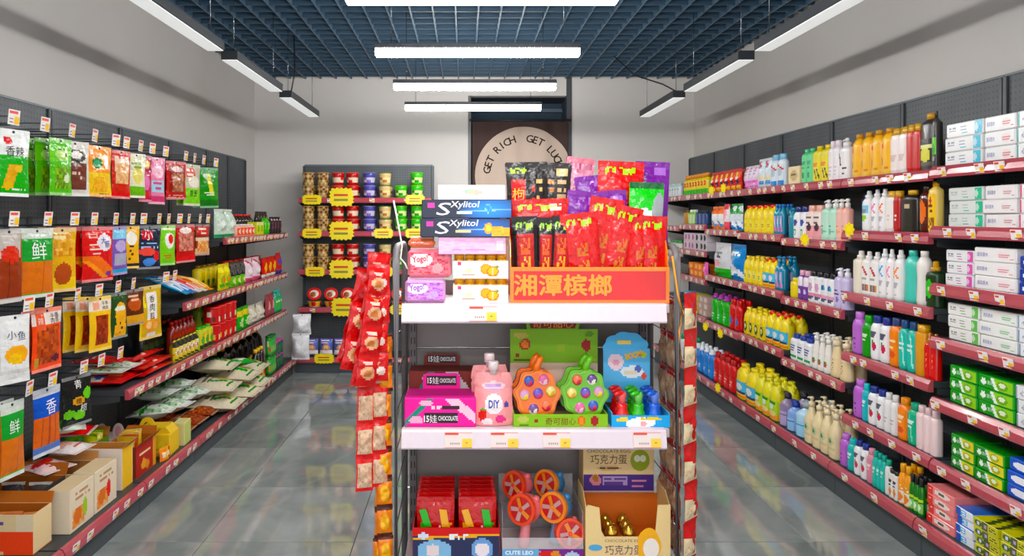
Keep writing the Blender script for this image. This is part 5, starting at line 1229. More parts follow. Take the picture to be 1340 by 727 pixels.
def fruitcase(col, dk, disc_cols):
    out = []
    for i in range(48):
        a = 2 * PI * i / 48
        r = 1 + .055 * math.cos(8 * a + .4) - .10 * max(0, math.sin(a)) ** 6
        out.append((.074 * r * math.cos(a) * (1.06 if math.sin(a) < .2 else .96), .085 + .080 * r * math.sin(a)))
    B = MB(); B.prism(out, .006, .034, col, 'plas', side=dk)
    inn = [(x * .92, .085 + (z - .085) * .92) for x, z in out]; B.prism(inn, 0, .006, mix(col, 'ffffff', .08), 'plas', side=dk); k = [(x * .8, .085 + (z - .085) * .8) for x, z in out]; B.prism(k, -.003, 0, mix(col, '000000', .06), 'plas', side=dk)
    S_ = MB(); S_.tube([(0, .014, .152), (.003, .012, .172), (.012, .010, .188), (.020, .010, .196)], [.015, .013, .011, .008], col, 'plas', 10)
    S_.add([(-.001, -.004, .158), (.012, -.004, .158), (.012, -.004, .175), (.004, -.004, .175)], [(0, 1, 2, 3)], 'f8f0e8', 'plas') if False else None
    parts = [('case', B.mesh('case'), []), ('stem', S_.mesh('stem'), [])]
    pos = [(-.028, .122), (.022, .126), (-.044, .080), (.002, .084), (.046, .090), (-.014, .036), (.030, .046)]
    for (x, z), c in zip(pos, disc_cols):
        d = MB(); d.loft([(0, .0175, .0175), (.003, .0170, .0170), (.006, .012, .012), (.007, .003, .003)], 16, lambda k_, a_, c=c: 'd8c8d8' if k_ == 0 else (c[0] if hsh(k_, int(a_ * 6), 1) > .5 else c[1]), 'gloss')
        for i, p in enumerate(d.v): d.v[i] = (x + p[0], -.003 - p[2], z + p[1])
        parts.append(('candy_disc', d.mesh('candy_disc'), []))
    return parts
DC = [('c83a58', '3a5ab0'), ('f0c8d8', 'd86a9a'), ('f0d858', 'd8a0c8'), ('d84a6a', '6a5ac0'), ('e8b838', 'f6e8a0'), ('f4f0e0', '6a4a8a'), ('c83a4a', 'e87a5a')]
OC, GC = fruitcase('ee7e1c', 'c8601a', DC), fruitcase('7ec02c', '5c9a22', DC[::-1])
for k, Y in enumerate((2.60, 2.655)):
    fb = ['front one', 'behind another'][k]
    place(OC, 'candy_case', f'orange fruit-shaped candy case with round windows, {fb}', 'candy', (PX(704, 2.59) - k * .008, Y, Z2 + .013), (-.10, 0, .06), 'fruit-shaped candy cases', (1.04, 1, 1.12))
    place(GC, 'candy_case', f'green fruit-shaped candy case with round windows, {fb}', 'candy', (PX(764, 2.59) - k * .006, Y, Z2 + .016), (-.10, .06, -.06), 'fruit-shaped candy cases', (1.04, 1, 1.12))
# blue display of little candy sprays
bx0, bx1 = PX(800, 2.565), PX(876, 2.565); bw = bx1 - bx0
t = thing('candy_display', 'sky blue candy display box with a cloud-shaped header', 'display box', ((bx0 + bx1) / 2, 2.56, Z2))
m = MB(); m.box(-bw / 2, bw / 2, 0, .004, 0, .042, '58a8d8', 'paper', b='c8e0f0'); m.box(-bw / 2, -bw / 2 + .004, .004, .16, 0, .05, '58a8d8', 'paper'); m.box(bw / 2 - .004, bw / 2, .004, .16, 0, .05, '58a8d8', 'paper'); m.box(-bw / 2 + .004, bw / 2 - .004, .004, .16, 0, .004, 'c8e0f0', 'paper'); m.build('tray', t)
m = MB(); m.grid(lambda u, v: (-bw / 2 + u * bw, -.0008, v * .042), 36, 8, art('4fa6dc', ('ell', .5, .35, .22, .5, 'f2f6fa'), ('ell', .34, .3, .1, .3, 'f2f6fa'), ('ell', .66, .4, .1, .3, 'f2f6fa'), ('big', .08, .55, .28, .85, 4, 2, 'e8d070'), ('big', .5, .6, .86, .85, 6, 2, 'f0c848'), ('ell', .55, .3, .05, .2, 'f0b0b0')), 'paper', False); m.build('front_print', t)
m = MB(); hx_ = -bw / 2 - .012
pts = [(-bw / 2, .05), (bw / 2 - .03, .05), (bw / 2 - .03, .245)]
for i in range(25):
    a = PI * i / 24; r = .078 * (1 + .10 * abs(math.sin(a * 4.5)))
    pts.append((-.018 + r * math.cos(a), .247 + r * .72 * math.sin(a)))
pts.append((-bw / 2, .245))
m.prism(pts, .154, .158, '6ab4e2', 'paper'); m.grid(lambda u, v: (-bw / 2 + .003 + u * (bw - .036), .1534, .125 + v * .12), 34, 18, art('74b8e4', ('ell', .26, .60, .17, .26, 'f0d8e2'), ('ell', .26, .58, .08, .1, 'e8a8b8'), ('ell', .62, .30, .26, .18, 'e8eef4'), ('ell', .75, .38, .08, .1, '5a6ab0'), ('rect', .44, .20, .74, .34, 'e8dcc0'), ('ell', .88, .16, .06, .1, 'd85a4a'), ('ell', .88, .82, .06, .1, 'c0c850')), 'paper', False); hp = m.build('header_card', t)
m = MB(); m.text('BOOM', .010, .222, .030, 'e8b830', .1524, 'paper', width=.062, rot=.25, bold=.06); m.prism([(-.05, .262), (-.0, .262), (-.0, .277), (-.05, .277)], .1515, .1525, 'e8d088', 'paper'); m.build('lettering', hp)
def candyspray(col, lite):
    B = MB(); B.loft([(0, .017, .017), (.006, .021, .021), (.022, .0225, .0225), (.036, .018, .018), (.044, .0145, .0145), (.052, .016, .016), (.060, .015, .015)], 16, col, 'liq')
    K = MB(); K.loft([(.060, .010, .010), (.074, .011, .011), (.086, .014, .012), (.094, .010, .008)], 12, mix(col, 'ffffff', .12), 'plas'); K.tube([(.004, 0, .088), (-.014, -.006, .092), (-.026, -.008, .088)], [.009, .007, .005], col, 'plas', 8)
    return [('bottle', B.mesh('bottle'), []), ('nozzle', K.mesh('nozzle'), [])]
for j, (c, nm) in enumerate((('d81f22', 'red'), ('58b83a', 'green'), ('2a62c8', 'blue'))):
    r = candyspray(c, c)
    for k in range(3):
        place(r, 'candy_spray', f'tiny {nm} candy spray bottle, {["front", "middle", "rear"][k]} in the sky blue box', 'candy', ((bx0 + bx1) / 2 - .058 + j * .057, 2.590 + k * .046, Z2 + .0045), (0, 0, .2), 'candy spray bottles', (1.22, .95, 1.18))

# ---- bottom shelf
def fulldisp(w, d, h, col): return open_box(w, d, h, col, 'a01c1c', fbase='2b3050', front=(('rect', 0, .82, 1, 1, 'c82024'), ('diag', .5, .78, -.10, 1, .03, 0, 1, 'e8b030'), ('ell', .25, .40, .2, .3, '8fb8d8'), ('ell', .23, .42, .08, .16, 'e8d8d8'), ('ell', .80, .44, .13, .30, '7aa0d0'), ('ell', .80, .44, .08, .18, 'f0e4e8'), ('big', .36, .72, .64, .84, 9, 2, 'f0f0f0'), ('ell', .12, .8, .06, .08, 'd8e0f0')), nu=50, nv=20, flaps='', sidecol='c21f22')
cw = PX(654, 2.565) - PX(540, 2.565); ccx = (PX(654, 2.565) + PX(540, 2.565)) / 2
place(fulldisp(round(cw, 3), .27, .135, 'c21f22'), 'candy_display', 'red and navy candy display box full of red sachets', 'display box', (ccx, 2.56 + .135, Z3))
@recipe
def redsachet(c1, c2, seed):
    w, h = .136, .213
    r = bag(w, h, .026, 'be0a0e', (('diag', .22, .35, 1, .18, .085, .30, .62, c1), ('diag', .80, .35, 1, -.18, .085, .30, .62, c2), ('txt', .42, .50, .66, .62, 5, 2, 'f6e0d8'), ('ell', .2, .16, .1, .05, 'e87a6a'), ('big', .4, .02, .92, .14, 8, 2, 'f0d0a0')), 'b0171a', 'film', 20, 26, seed, True, 'be0a0e')
    T = MB()
    for x, c, s in ((-.030, c1, 1), (.032, c2, -1)):
        o = [(x - .016 - .008 * s, .12), (x + .010 - .008 * s, .12), (x + .016 + .008 * s, .178), (x - .010 + .008 * s, .180)] if s < 0 else [(x - .008, .12), (x + .018, .12), (x - .002, .180), (x - .026, .176)]
        T.prism(o, -.0185, -.0165, c, 'gloss')
    return r + [('peel_tab', T.mesh('peel_tab'), [])]
for c in range(2):
    for k in range(6):
        r = redsachet('35b83a' if c == 0 else 'f2b51e', 'f2b51e' if c == 0 else '35b83a', k % 2)
        place(r, 'candy_sachet', f'red candy sachet with coloured tabs, {ORD[k+1]} from front, {["file by the post", "file by the fans"][c]}', 'candy', (ccx - .074 + c * .148, 2.590 + k * .041, Z3 + .0075), (-.10, 0, (hsh(c, k) - .5) * .08), 'red candy sachets')
# clear box of hand fans
fx0, fx1 = PX(657, 2.565), PX(763, 2.565); fw = fx1 - fx0; fcx = (fx0 + fx1) / 2
t = thing('fan_box', 'clear plastic display box of toy fans with purple label', 'display box', (fcx, 2.56, Z3))
fh = .235
for nm, b in (('front_pane', (-fw / 2, fw / 2, 0, .002, .0, .10)), ('back_pane', (-fw / 2, fw / 2, .258, .26, 0, fh)), ('side_pane', (-fw / 2, -fw / 2 + .002, .002, .258, 0, .19)), ('side_pane', (fw / 2 - .002, fw / 2, .002, .258, 0, .19))):
    m = MB(); m.box(*b, 'eae4e6', 'clear'); m.build(nm, t)
m = MB(); m.box(-fw / 2, fw / 2, 0, .26, -.0, .004, 'e8e0e0', 'paper'); m.build('tray_base', t)
m = MB(); m.box(-fw / 2 + .004, fw / 2 - .004, .004, .252, .004, .03, 'e4d6d6', 'paper'); m.build('inner_step', t)
m = MB(); m.grid(lambda u, v: (-fw / 2 + u * fw, -.001, .004 + v * .058), 40, 10, art('6f2a80', ('rect', 0, 0, .42, 1, '7aaad0'), ('ell', .42, .5, .06, .6, '7aaad0'), ('ell', .55, .7, .1, .2, 'c8342e'), ('ell', .66, .6, .06, .3, 'd8903a'), ('ell', .86, .5, .09, .36, 'b8c8d8')), 'paper', False); lb_ = m.build('label', t)
m = MB(); m.text('CUTE LEO', -fw * .29, .050, .018, 'f0f4fa', -.002, 'paper', width=.098, bold=.04); m.build('lettering', lb_)
@recipe
def fan(col, ringc, grip=True):
    H = MB(); H.loft([(-.010, .041, .041), (.0, .047, .047), (.03, .048, .048), (.055, .042, .042), (.072, .026, .026), (.077, .008, .008)], 18, col, 'plas')
    H.ball(-.030, .036, .030, .012, .012, .012, col); H.ball(.030, .036, .030, .012, .012, .012, col)
    A = MB(); n = 22
    for (r0, r1, z0, z1) in ((.040, .050, -.012, .004),):
        vs, fs = [], []
        for i in range(n):
            a = 2 * PI * i / n; c, s = math.cos(a), math.sin(a)
            vs += [(r0 * c, r0 * s, z0), (r1 * c, r1 * s, z0), (r1 * c, r1 * s, z1), (r0 * c, r0 * s, z1)]
        for i in range(n):
            j = (i + 1) % n
            for k in range(4): fs.append((i * 4 + k, i * 4 + (k + 1) % 4, j * 4 + (k + 1) % 4, j * 4 + k)[::-1])
        A.add(vs, fs, ringc, 'plas')
    D = MB(); D.disc(0, 0, 0, .041, .041, 'c02a24', 'plas', 18)
    for i, p in enumerate(D.v): D.v[i] = (p[0], p[2], -.0104)
    D.f = [f[::-1] for f in D.f]
    parts = [('head', H.mesh('head'), []), ('ring', A.mesh('ring'), []), ('grille_disc', D.mesh('grille_disc'), [])]
    bl = []
    for k in range(5):
        b = MB(); a = 2 * PI * k / 5
        o = [(.006, -.006), (.036, -.010), (.038, .004), (.008, .006)]
        vs = [(x * math.cos(a) - y * math.sin(a), x * math.sin(a) + y * math.cos(a), -.013 - .002 * (y > 0)) for x, y in o]
        vs += [(p[0], p[1], p[2] + .0015) for p in vs]
        b.add(vs, [(3, 2, 1, 0), (4, 5, 6, 7), (0, 1, 5, 4), (1, 2, 6, 5), (2, 3, 7, 6), (3, 0, 4, 7)], 'e8902a' if k % 2 else 'c8a0a0', 'plas'); bl.append(b.mesh('blade'))
    parts += [('blade', b, []) for b in bl]
    u = MB(); u.loft([(-.017, .006, .006), (-.012, .009, .009)], 10, ringc, 'plas', cap0=True); parts.append(('hub', u.mesh('hub'), []))
    G = MB(); G.tube([(0, -.036, .030), (0, -.070, .030), (0, -.105, .028), (0, -.122, .027)], [.019, .017, .019, .017], mix(col, 'ffffff', .15), 'plas', 12); parts += [('handle', G.mesh('handle'), [])] if grip else []
    return parts
FP_, FB_ = fan('ec7f88', 'e85a30'), fan('4f86b4', 'ee921e')
# the fan's own axis runs along z: turned to face the shopper, head up
for px, py, Y, r, yaw, sc, lb in ((674, 634, 2.722, FP_, -.72, 1.0, 'pink toy fan with orange ring, rear one by the red sachets'), (684, 666, 2.625, FP_, -.60, 1.08, 'pink toy fan with handle showing, in front of the rear pink one'),
                          (716, 632, 2.722, FB_, -.72, 1.0, 'blue toy fan with orange ring, rear one'), (725, 663, 2.628, FB_, -.60, 1.06, 'blue toy fan with orange ring, front one'), (745, 697, 2.596, fan('ec7f88', 'e85a30', False), .18, 1.02, 'pink toy fan leaning out at the box corner')):
    Mx = Matrix.Rotation(yaw, 4, 'Z') @ Matrix.Rotation(-.25, 4, 'X') @ Matrix.Rotation(PI / 2, 4, 'X') @ Matrix.Rotation(PI, 4, 'Y') @ Matrix.Rotation(PI, 4, 'Z')
    Mx = Matrix.Rotation(yaw, 4, 'Z') @ Matrix.Rotation(-.2, 4, 'X') @ Matrix(((1, 0, 0, 0), (0, 0, 1, 0), (0, 1, 0, 0), (0, 0, 0, 1))) @ Matrix.Scale(1, 4)
    Mx = Matrix.Rotation(yaw, 4, 'Z') @ Matrix.Rotation(-.2, 4, 'X') @ Matrix(((-1, 0, 0, 0), (0, 0, 1, 0), (0, 1, 0, 0), (0, 0, 0, 1)))
    o = place(r, 'toy_fan', lb, 'toy fan', (PX(px, Y), Y, PZ(py, Y)), Mx.to_euler(), 'toy hand fans', sc)
# chocolate egg boxes
def birdspot(m, x, z, y, s, body, face):
    m.disc(x, z, y, .034 * s, .036 * s, body, 'paper', 20); m.disc(x - .011 * s, z + .004 * s, y - .0006, .013 * s, .014 * s, face, 'paper', 14); m.disc(x + .013 * s, z + .004 * s, y - .0006, .013 * s, .014 * s, face, 'paper', 14)
ew = .292; exc = .568
def eggcarton(w, d, h):
    m = MB(); m.box(-w / 2, w / 2, -d / 2, d / 2, 0, h, 'e6c69a', 'paper', ch=.002)
    F = MB(); F.grid(lambda u, v: (-w / 2 + .002 + u * (w - .004), -d / 2 - .0008, .002 + v * (h - .004)), 48, 26, art('ecd0a4', ('rect', 0, .08, 1, .44, '4a2f7e'), ('rect', 0, 0, 1, .08, 'e6ccc4'), ('ell', .17, .30, .08, .12, 'd88a94'), ('ell', .17, .34, .045, .08, 'a87838'), ('rect', .28, .18, .62, .38, 'b49ac8'), ('txt', .30, .21, .60, .35, 9, 3, '5a4080'), ('txt', .68, .16, .92, .30, 7, 3, 'd890a8'), ('ell', .36, .56, .18, .05, 'd8b88c'), ('txt', .22, .54, .5, .59, 10, 1, '6a4a30')), 'paper', False)
    T = MB(); T.text('巧克力蛋', -w * .14, h * .74, .038, '4a3524', -d / 2 - .0016, 'paper', width=.135); T.text('CHOCOLATE EGG', -w * .14, h * .915, .018, '6a4a34', -d / 2 - .0016, 'paper', width=.16)
    T2_ = MB(); T2_.disc(w * .30, h * .72, -d / 2 - .0014, .036, .040, '9aa83a', 'paper', 22); T2_.disc(w * .26, h * .76, -d / 2 - .0020, .012, .013, 'e8e8d0', 'paper', 14); T2_.disc(w * .34, h * .76, -d / 2 - .0020, .012, .013, 'e8e8d0', 'paper', 14)
    return [('carton', m.mesh('carton'), []), ('front_print', F.mesh('front_print'), [('lettering', T.mesh('lettering')), ('round_print', T2_.mesh('round_print'))])]
EC = eggcarton(.264, .105, .178)
for l in range(2): place(EC, 'chocolate_carton', ['closed cream and purple chocolate carton, lower of two behind the open box', 'closed cream and purple chocolate carton, upper of two, under the middle shelf'][l], 'chocolate box', (exc + .004, 2.80, Z3 + l * .1795), (0, 0, 0), 'closed chocolate cartons')
ex = (PX(768, 2.565) + PX(881, 2.565)) / 2; ew = PX(881, 2.565) - PX(768, 2.565)
ew = min(ew, .294); ex = .418 + ew / 2
t = thing('chocolate_display', 'open cream chocolate display box with a cut-out front, gold eggs inside', 'display box', (ex, 2.558, Z3))
hh = .215; ed_ = .17
m = MB(); o = [(-ew / 2, 0), (ew / 2, 0), (ew / 2, hh - .008), (ew / 2 - .044, hh - .008), (ew / 2 - .052, .125), (ew / 2 - .075, .105), (-ew / 2 + .080, .105), (-ew / 2 + .062, .12), (-ew / 2 + .052, hh - .012), (-ew / 2 + .010, hh - .008), (-ew / 2, hh - .02)]
# concave front: three pieces
m.prism([(-ew / 2, 0), (ew / 2, 0), (ew / 2, .105), (-ew / 2, .105)], 0, .003, 'e9cfa0', 'paper', back='b8622c')
m.prism([(-ew / 2, .105), (-ew / 2 + .066, .105), (-ew / 2 + .055, .125), (-ew / 2 + .048, hh - .01), (-ew / 2 + .008, hh), (-ew / 2, hh - .012)], 0, .003, 'e9cfa0', 'paper', back='b8622c')
m.prism([(ew / 2 - .066, .105), (ew / 2, .105), (ew / 2, hh), (ew / 2 - .044, hh), (ew / 2 - .052, .125)], 0, .003, 'e9cfa0', 'paper', back='b8622c'); fpn = m.build('front_panel', t)
for s in (-1, 1):
    m = MB(); m.prism([(0, 0), (ed_, 0), (ed_, hh + .03), (.06, hh + .028), (0, hh - .004)], -.0015, .0015, 'e2c492', 'paper')
    for i, p in enumerate(m.v): m.v[i] = (s * (ew / 2 - .0015) + p[1], p[0] + .003, p[2])
    m.build('side_panel', t)
m = MB(); m.box(-ew / 2 + .003, ew / 2 - .003, ed_ - .003, ed_, .003, hh - .02, 'c06a30', 'paper'); m.box(-ew / 2 + .003, ew / 2 - .003, .003, ed_, 0, .003, 'b8622c', 'paper'); m.build('back_panel', t)
m = MB(); m.box(-ew / 2 + .004, ew / 2 - .004, .006, ed_ - .006, .003, .080, 'b8622c', 'paper'); m.build('inner_step', t)
m = MB(); m.grid(lambda u, v: (-ew / 2 + u * ew, -.0006, v * .03), 30, 5, art('4a2f7e', ('ell', .2, .6, .1, .5, 'd88a94'), ('txt', .4, .2, .6, .7, 6, 3, 'c8b0e0')), 'paper', False)
m.text('巧克力蛋', -.015, .060, .036, '5a4060', -.0014, 'paper', width=.130); m.text('CHOCOLATE EGG', -.015, .092, .013, '7a5a4a', -.0014, 'paper', width=.13); m.disc(-ew / 2 + .034, .068, -.0014, .024, .011, '6aa8d0', 'paper', 18); m.build('lettering', fpn)
m = MB(); m.prism([(ew / 2 - .075 + .040 * math.cos(2 * PI * i / 24) * (1 + .08 * math.cos(5 * 2 * PI * i / 24)), .075 + .062 * math.sin(2 * PI * i / 24)) for i in range(24)], -.003, -.0012, 'edb32e', 'paper'); m.disc(ew / 2 - .068, .066, -.0036, .028, .036, 'f2e8e0', 'paper', 18); m.build('round_print', fpn)
def egg():
    B = MB(); B.loft([(0, .006, .006), (.004, .014, .014), (.014, .0185, .0185), (.026, .0165, .0165), (.036, .010, .010), (.041, .003, .003)], 14, 'd8a63c', 'metal')
    return [('egg', B.mesh('egg'), [])]
EG = egg()
for i in range(2):
    for j in range(3):
        place(EG, 'chocolate_egg', f'gold foil chocolate egg, {["front", "middle", "back"][j]} of the {["file toward the fans", "file toward the red strips"][i]}', 'chocolate', (ex - .052 + i * .062, 2.558 + .035 + j * .050, Z3 + .081), (0, 0, 0), 'gold foil eggs', 1.3)

# ---- strips of snack sachets hung on both sides
@recipe
def sachet_strip(n, w, h, d, base, layers, seed, tint=None):
    parts = []
    for k in range(n):
        m = pillow(w, h, d, art(base, *layers), art(mix(base, '000000', .12), *layers), 'film', 14, 18, seed + k, False, .10, .09, .35)
        off = ((hsh(k, seed) - .5) * .006, (hsh(k, seed + 2) - .5) * .004)
        for i, p in enumerate(m.v): m.v[i] = (p[0] + off[0], p[1] + off[1], p[2] - k * h)
        parts.append(('sachet', m.mesh('sachet'), []))
    return parts
REDL = (('ell', .52, .46, .36, .22, 'd8a88a'), ('ell', .46, .44, .2, .12, 'c07a50'), ('txt', .2, .72, .8, .84, 6, 3, 'f2d0c4'))
RED2 = (('ell', .62, .36, .26, .13, 'e6d2c8'), ('ell', .4, .62, .16, .06, 'e8b0a0'), ('rect', .0, .93, 1, 1, '9a1416'))
ORL = (('rect', 0, .0, 1, .12, '4a2010'), ('rect', 0, .90, 1, 1, '5a2412'), ('ell', .5, .5, .3, .3, 'f0b83a'))
CRL = (('food', .06, .12, .94, .88, 'e0c8b0', 'c89a80'), ('rect', 0, 0, 1, .13, 'd02420'), ('rect', 0, .86, 1, 1, 'd02420'))
for args in (
    # px, py top, Y, n, w, h, base, layers, yaw, tilt, label
    (507, 330, 2.545, 4, .085, .105, 'c00a0c', RED2, .35, .10, 'glossy red sachet strip hung highest on the cord by the post'),
    (494, 372, 2.520, 3, .085, .115, 'bc0a0c', REDL, .45, .16, 'red sachet strip with pale windows, fanned out from the post'),
    (476, 396, 2.535, 2, .085, .115, 'be0c0e', REDL, .55, .20, 'short red sachet strip fanned furthest into the aisle'),
    (483, 352, 2.570, 3, .080, .11, 'b4080a', RED2, .50, .24, 'red sachet strip behind the fanned ones'),
    (514, 345, 2.530, 4, .070, .10, 'c40a0c', RED2, .1, .03, 'narrow red sachet strip close against the post'),
    (501, 350, 2.515, 4, .080, .10, 'be080a', REDL, .6, .13, 'red sachet strip twisted sideways in the middle of the bunch'),
    (489, 360, 2.555, 3, .085, .105, 'b6080a', RED2, .2, .30, 'red sachet strip swung out low behind the bunch'),
    (479, 466, 2.530, 4, .062, .115, 'd8281f', CRL, .30, .01, 'cream and red noodle snack strip, outer of two'),
    (495, 462, 2.550, 4, .062, .115, 'd8281f', CRL, .30, -.01, 'cream and red noodle snack strip, inner of two'),
    (503, 440, 2.580, 8, .055, .10, 'e88a1c', ORL, .25, .015, 'orange sachet strip hanging to the floor, outer of two'),
    (515, 436, 2.560, 8, .055, .10, 'e88a1c', ORL, .20, -.004, 'orange sachet strip hanging to the floor, inner of two')):
    px, py, Y, n, w, h, base, layers, yaw, tilt, lb = args
    X = PX(px, Y); X = min(X, XL - .016 - w * .5)
    place(sachet_strip(n, w, h, .022, base, layers, px), 'snack_strip', lb, 'snack strip', (X, Y, PZ(py, Y)), (0, tilt, yaw), 'hanging snack strips')
for args in (
    (.772, 2.530, 1.245, 7, .085, .13, 'c81f1c', (('rect', 0, .06, 1, .50, 'e8d6b6'), ('food', .1, .10, .9, .46, 'ecdcc0', 'dcb890'), ('diag', .7, .3, 1, .25, .13, .12, .5, 'b81a16'), ('ell', .2, .5, .3, .10, 'e8d6b6')), .75, 'cream and red sachet strip nearest the right hand aisle'),
    (.758, 2.640, 1.20, 7, .085, .13, 'a01a1c', CRL, PI / 2, 'red and cream sachet strip seen through the wire side, first'),
    (.758, 2.735, 1.20, 7, .085, .13, '8a1618', CRL, PI / 2, 'red and cream sachet strip seen through the wire side, second'),
    (.758, 2.830, 1.20, 7, .085, .13, 'a01a1c', CRL, PI / 2, 'red and cream sachet strip seen through the wire side, third')):
    X, Y, z, n, w, h, base, layers, yaw, lb = args
    place(sachet_strip(n, w, h, .024, base, layers, int(Y * 100)), 'snack_strip', lb, 'snack strip', (X, Y, z), (0, 0, yaw), 'hanging snack strips')
m = MB(); m.tube([(PX(515, 2.5), 2.50, PZ(262, 2.5)), (PX(521, 2.5), 2.51, PZ(295, 2.5)), (PX(526, 2.51), 2.515, PZ(322, 2.5)), (PX(524, 2.51), 2.515, PZ(338, 2.5)), (PX(530, 2.51), 2.512, PZ(345, 2.5)), (PX(533, 2.51), 2.512, PZ(352, 2.5))], .0028, 'efe9e4', 'cloth', 6)
tag(m.build('cord'), 'white cord knotted round the top of the stand post', 'cord')
m = MB(); m.tube([(PX(880, 2.51), 2.512, PZ(335, 2.5)), (PX(884, 2.5), 2.505, PZ(360, 2.5)), (PX(887, 2.5), 2.50, PZ(385, 2.5)), (PX(893, 2.5), 2.50, PZ(410, 2.5)), (PX(889, 2.5), 2.50, PZ(432, 2.5)), (PX(891, 2.5), 2.50, PZ(470, 2.5))], .0035, 'e8a030', 'cloth', 6)
tag(m.build('cord'), 'orange cord tied to the stand frame above the red strip', 'cord')
# ------------------------------------------------------------------ instant noodles on the back rack
@recipe
def noodlecup(kind):
    cfg = {'lattice': ('b89464', 'd8c49a', '6a4a30', 'c8a878'), 'red': ('b5282c', 'e8d8c0', 'd8443a', 'd86a5a'), 'purple': ('4a4a94', 'c8c4dc', '8a6ab0', '8a8ac0'),
           'beige': ('d8c090', 'e8d8a8', 'a86a3a', '5a7a4a'), 'green': ('5aba3a', 'd8e8a8', '3a8a2a', '8ad05a')}[kind]
    h, r1, r0 = .122, .0635, .050
    B = MB()
    def col(k, a):
        if kind == 'lattice': return cfg[0] if (int(a * 16) + k) % 2 else cfg[2] if hsh(k, int(a * 16)) > .5 else cfg[1]
        return cfg[0] if k in (0, 3, 4) else (cfg[1] if hsh(k, int(a * 9), 4) > .4 else cfg[2])
    B.loft([(h * t, r0 + (r1 - r0) * t, r0 + (r1 - r0) * t) for t in (0, .22, .42, .62, .82, .97)], 16, col, 'gloss')
    L = MB(); L.loft([(h * .96, r1 * 1.04, r1 * 1.04), (h, r1 * 1.05, r1 * 1.05), (h + .003, r1 * .96, r1 * .96)], 16, cfg[3], 'gloss')
    return [('cup', B.mesh('cup'), []), ('lid', L.mesh('lid'), [])]
cols = [('lattice', 402), ('lattice', 421), ('red', 441), ('red', 460), ('purple', 482), ('beige', 503), ('green', 524), ('green', 545)]
cname = {'lattice': 'tan lattice noodle cup', 'red': 'red noodle cup', 'purple': 'violet blue noodle cup', 'beige': 'beige noodle cup', 'green': 'green noodle cup'}
for k, z in enumerate(NZ[:3]):
    for kind, px in cols:
        first = [p for kk, p in cols if kk == kind][0] == px
        twin = '' if kind in ('purple', 'beige') else (', outer column' if (first and kind != 'green') or (not first and kind == 'green') else ', inner column')
        if k == 0 and kind == 'green' and px == 524: lev = ['single']
        else: lev = ['lower', 'upper']
        for l, nm in enumerate(lev):
            y = 7.336
            place(noodlecup(kind), 'noodle_cup', f'{cname[kind]}{twin}, {nm} one, {SHN[k]} shelf of noodle rack', 'noodle cup', (PX(px, 7.27), y, z + .0215 + l * .1275), (0, 0, .3 * (px % 7)), 'cup noodles')
        if True:
            place(noodlecup(kind), 'noodle_cup', f'{cname[kind]}{twin}, behind another, {SHN[k]} shelf of noodle rack', 'noodle cup', (PX(px, 7.27), 7.472, z + .0215), (0, 0, .2), 'cup noodles at the back')
def noodlebowl():
    B = MB(); B.loft([(0, .050, .046), (.012, .058, .052), (.050, .068, .060), (.056, .070, .062)], 18, lambda k, a: 'e8d8c0' if k == 0 else ('c8342c' if (int(a * 8) % 2) else 'e8b840'), 'gloss')
    return [('bowl', B.mesh('bowl'), [])]
def noodlelid():
    L = MB(); L.loft([(0, .068, .062), (.010, .070, .064), (.012, .066, .060)], 20, 'd83a2e', 'gloss')
    L.ball(0, 0, .010, .050, .042, .006, 'e8d8c8', 'gloss', 16, 6)
    L.ball(-.01, -.006, .014, .030, .026, .005, '9a5a3a', 'gloss', 12, 6)
    return [('bowl', L.mesh('bowl'), [])]
NBO = noodlebowl(); NTL = noodlelid()
for j, px in enumerate((410, 432, 454, 476, 498, 520, 542)):
    X = PX(px, 7.27)
    place(NBO, 'noodle_bowl', f'red and yellow noodle bowl lying flat, {ORD[j+1]} from the rack end, fourth shelf', 'noodle bowl', (X, 7.335, .6195), (0, 0, .1 * j), 'noodle bowls')
    place(NTL, 'noodle_bowl', f'noodle bowl propped up showing its meat print, {ORD[j+1]} from the rack end', 'noodle bowl', (X, 7.325, .748), (PI / 2 - .25, 0, 0), 'propped noodle bowls')
    if j < 4: place(bag(.125, .15, .05, '5a6ab4', (('rect', 0, .0, 1, .3, 'e8e4ea'), ('ell', .5, .45, .32, .2, 'd8905a'), ('ell', .5, .45, .2, .12, 'f0d8a8'), ('txt', .1, .7, .9, .9, 7, 3, 'f0e0e0'), ('rect', .0, .95, 1, 1, 'c84a4a')), '4a5aa4', 'film', 12, 14, 4, True, '5a6ab4'), 'noodle_pack', f'blue and white noodle pack, {ORD[j+1]} of four, base of noodle rack', 'noodle pack', (PX(407 + j * 19, 7.2), 7.23, .1675), (-.12, 0, (hsh(j, 3) - .5) * .3), 'blue noodle packs')

# ------------------------------------------------------------------ left wall: hooks and hanging bags
def YL(px, X): return X * FPX / (VX - px)
TIPX = -1.80
HOOKS = {
    1: (1.90, [16, 57, 92.5, 122.5, 146, 164, 182.7, 198, 215.6, 242, 253.5, 265.6, 281]),
    2: (1.497, [18, 61, 96, 122, 150, 172, 186.6, 207, 220, 234, 246, 260.6, 271]),
    3: (1.147, [36, 62.7, 100, 128, 153, 173, 216, 227.5]),
    4: (.80, [36.6, 67, 108, 131, 156])}
hm = MB(); LEN = TIPX - PXL
hm.tube([(0, -.002, 0), (0, -.05, 0), (0, -LEN + .01, 0), (0, -LEN - .0, .012)], .0032, '1f2225', 'steel', 6); hm.tube([(0, -.002, .035), (0, -LEN + .004, .035)], .0022, '1f2225', 'steel', 5)
hm.tube([(0, -LEN + .004, .035), (0, -LEN + .004, .0)], .0022, '1f2225', 'steel', 5); hm.box(-.02, .02, -.006, -.0005, -.012, .04, '2a2d30', 'steel', ch=.002)
HOOKM = hm.mesh('hook')
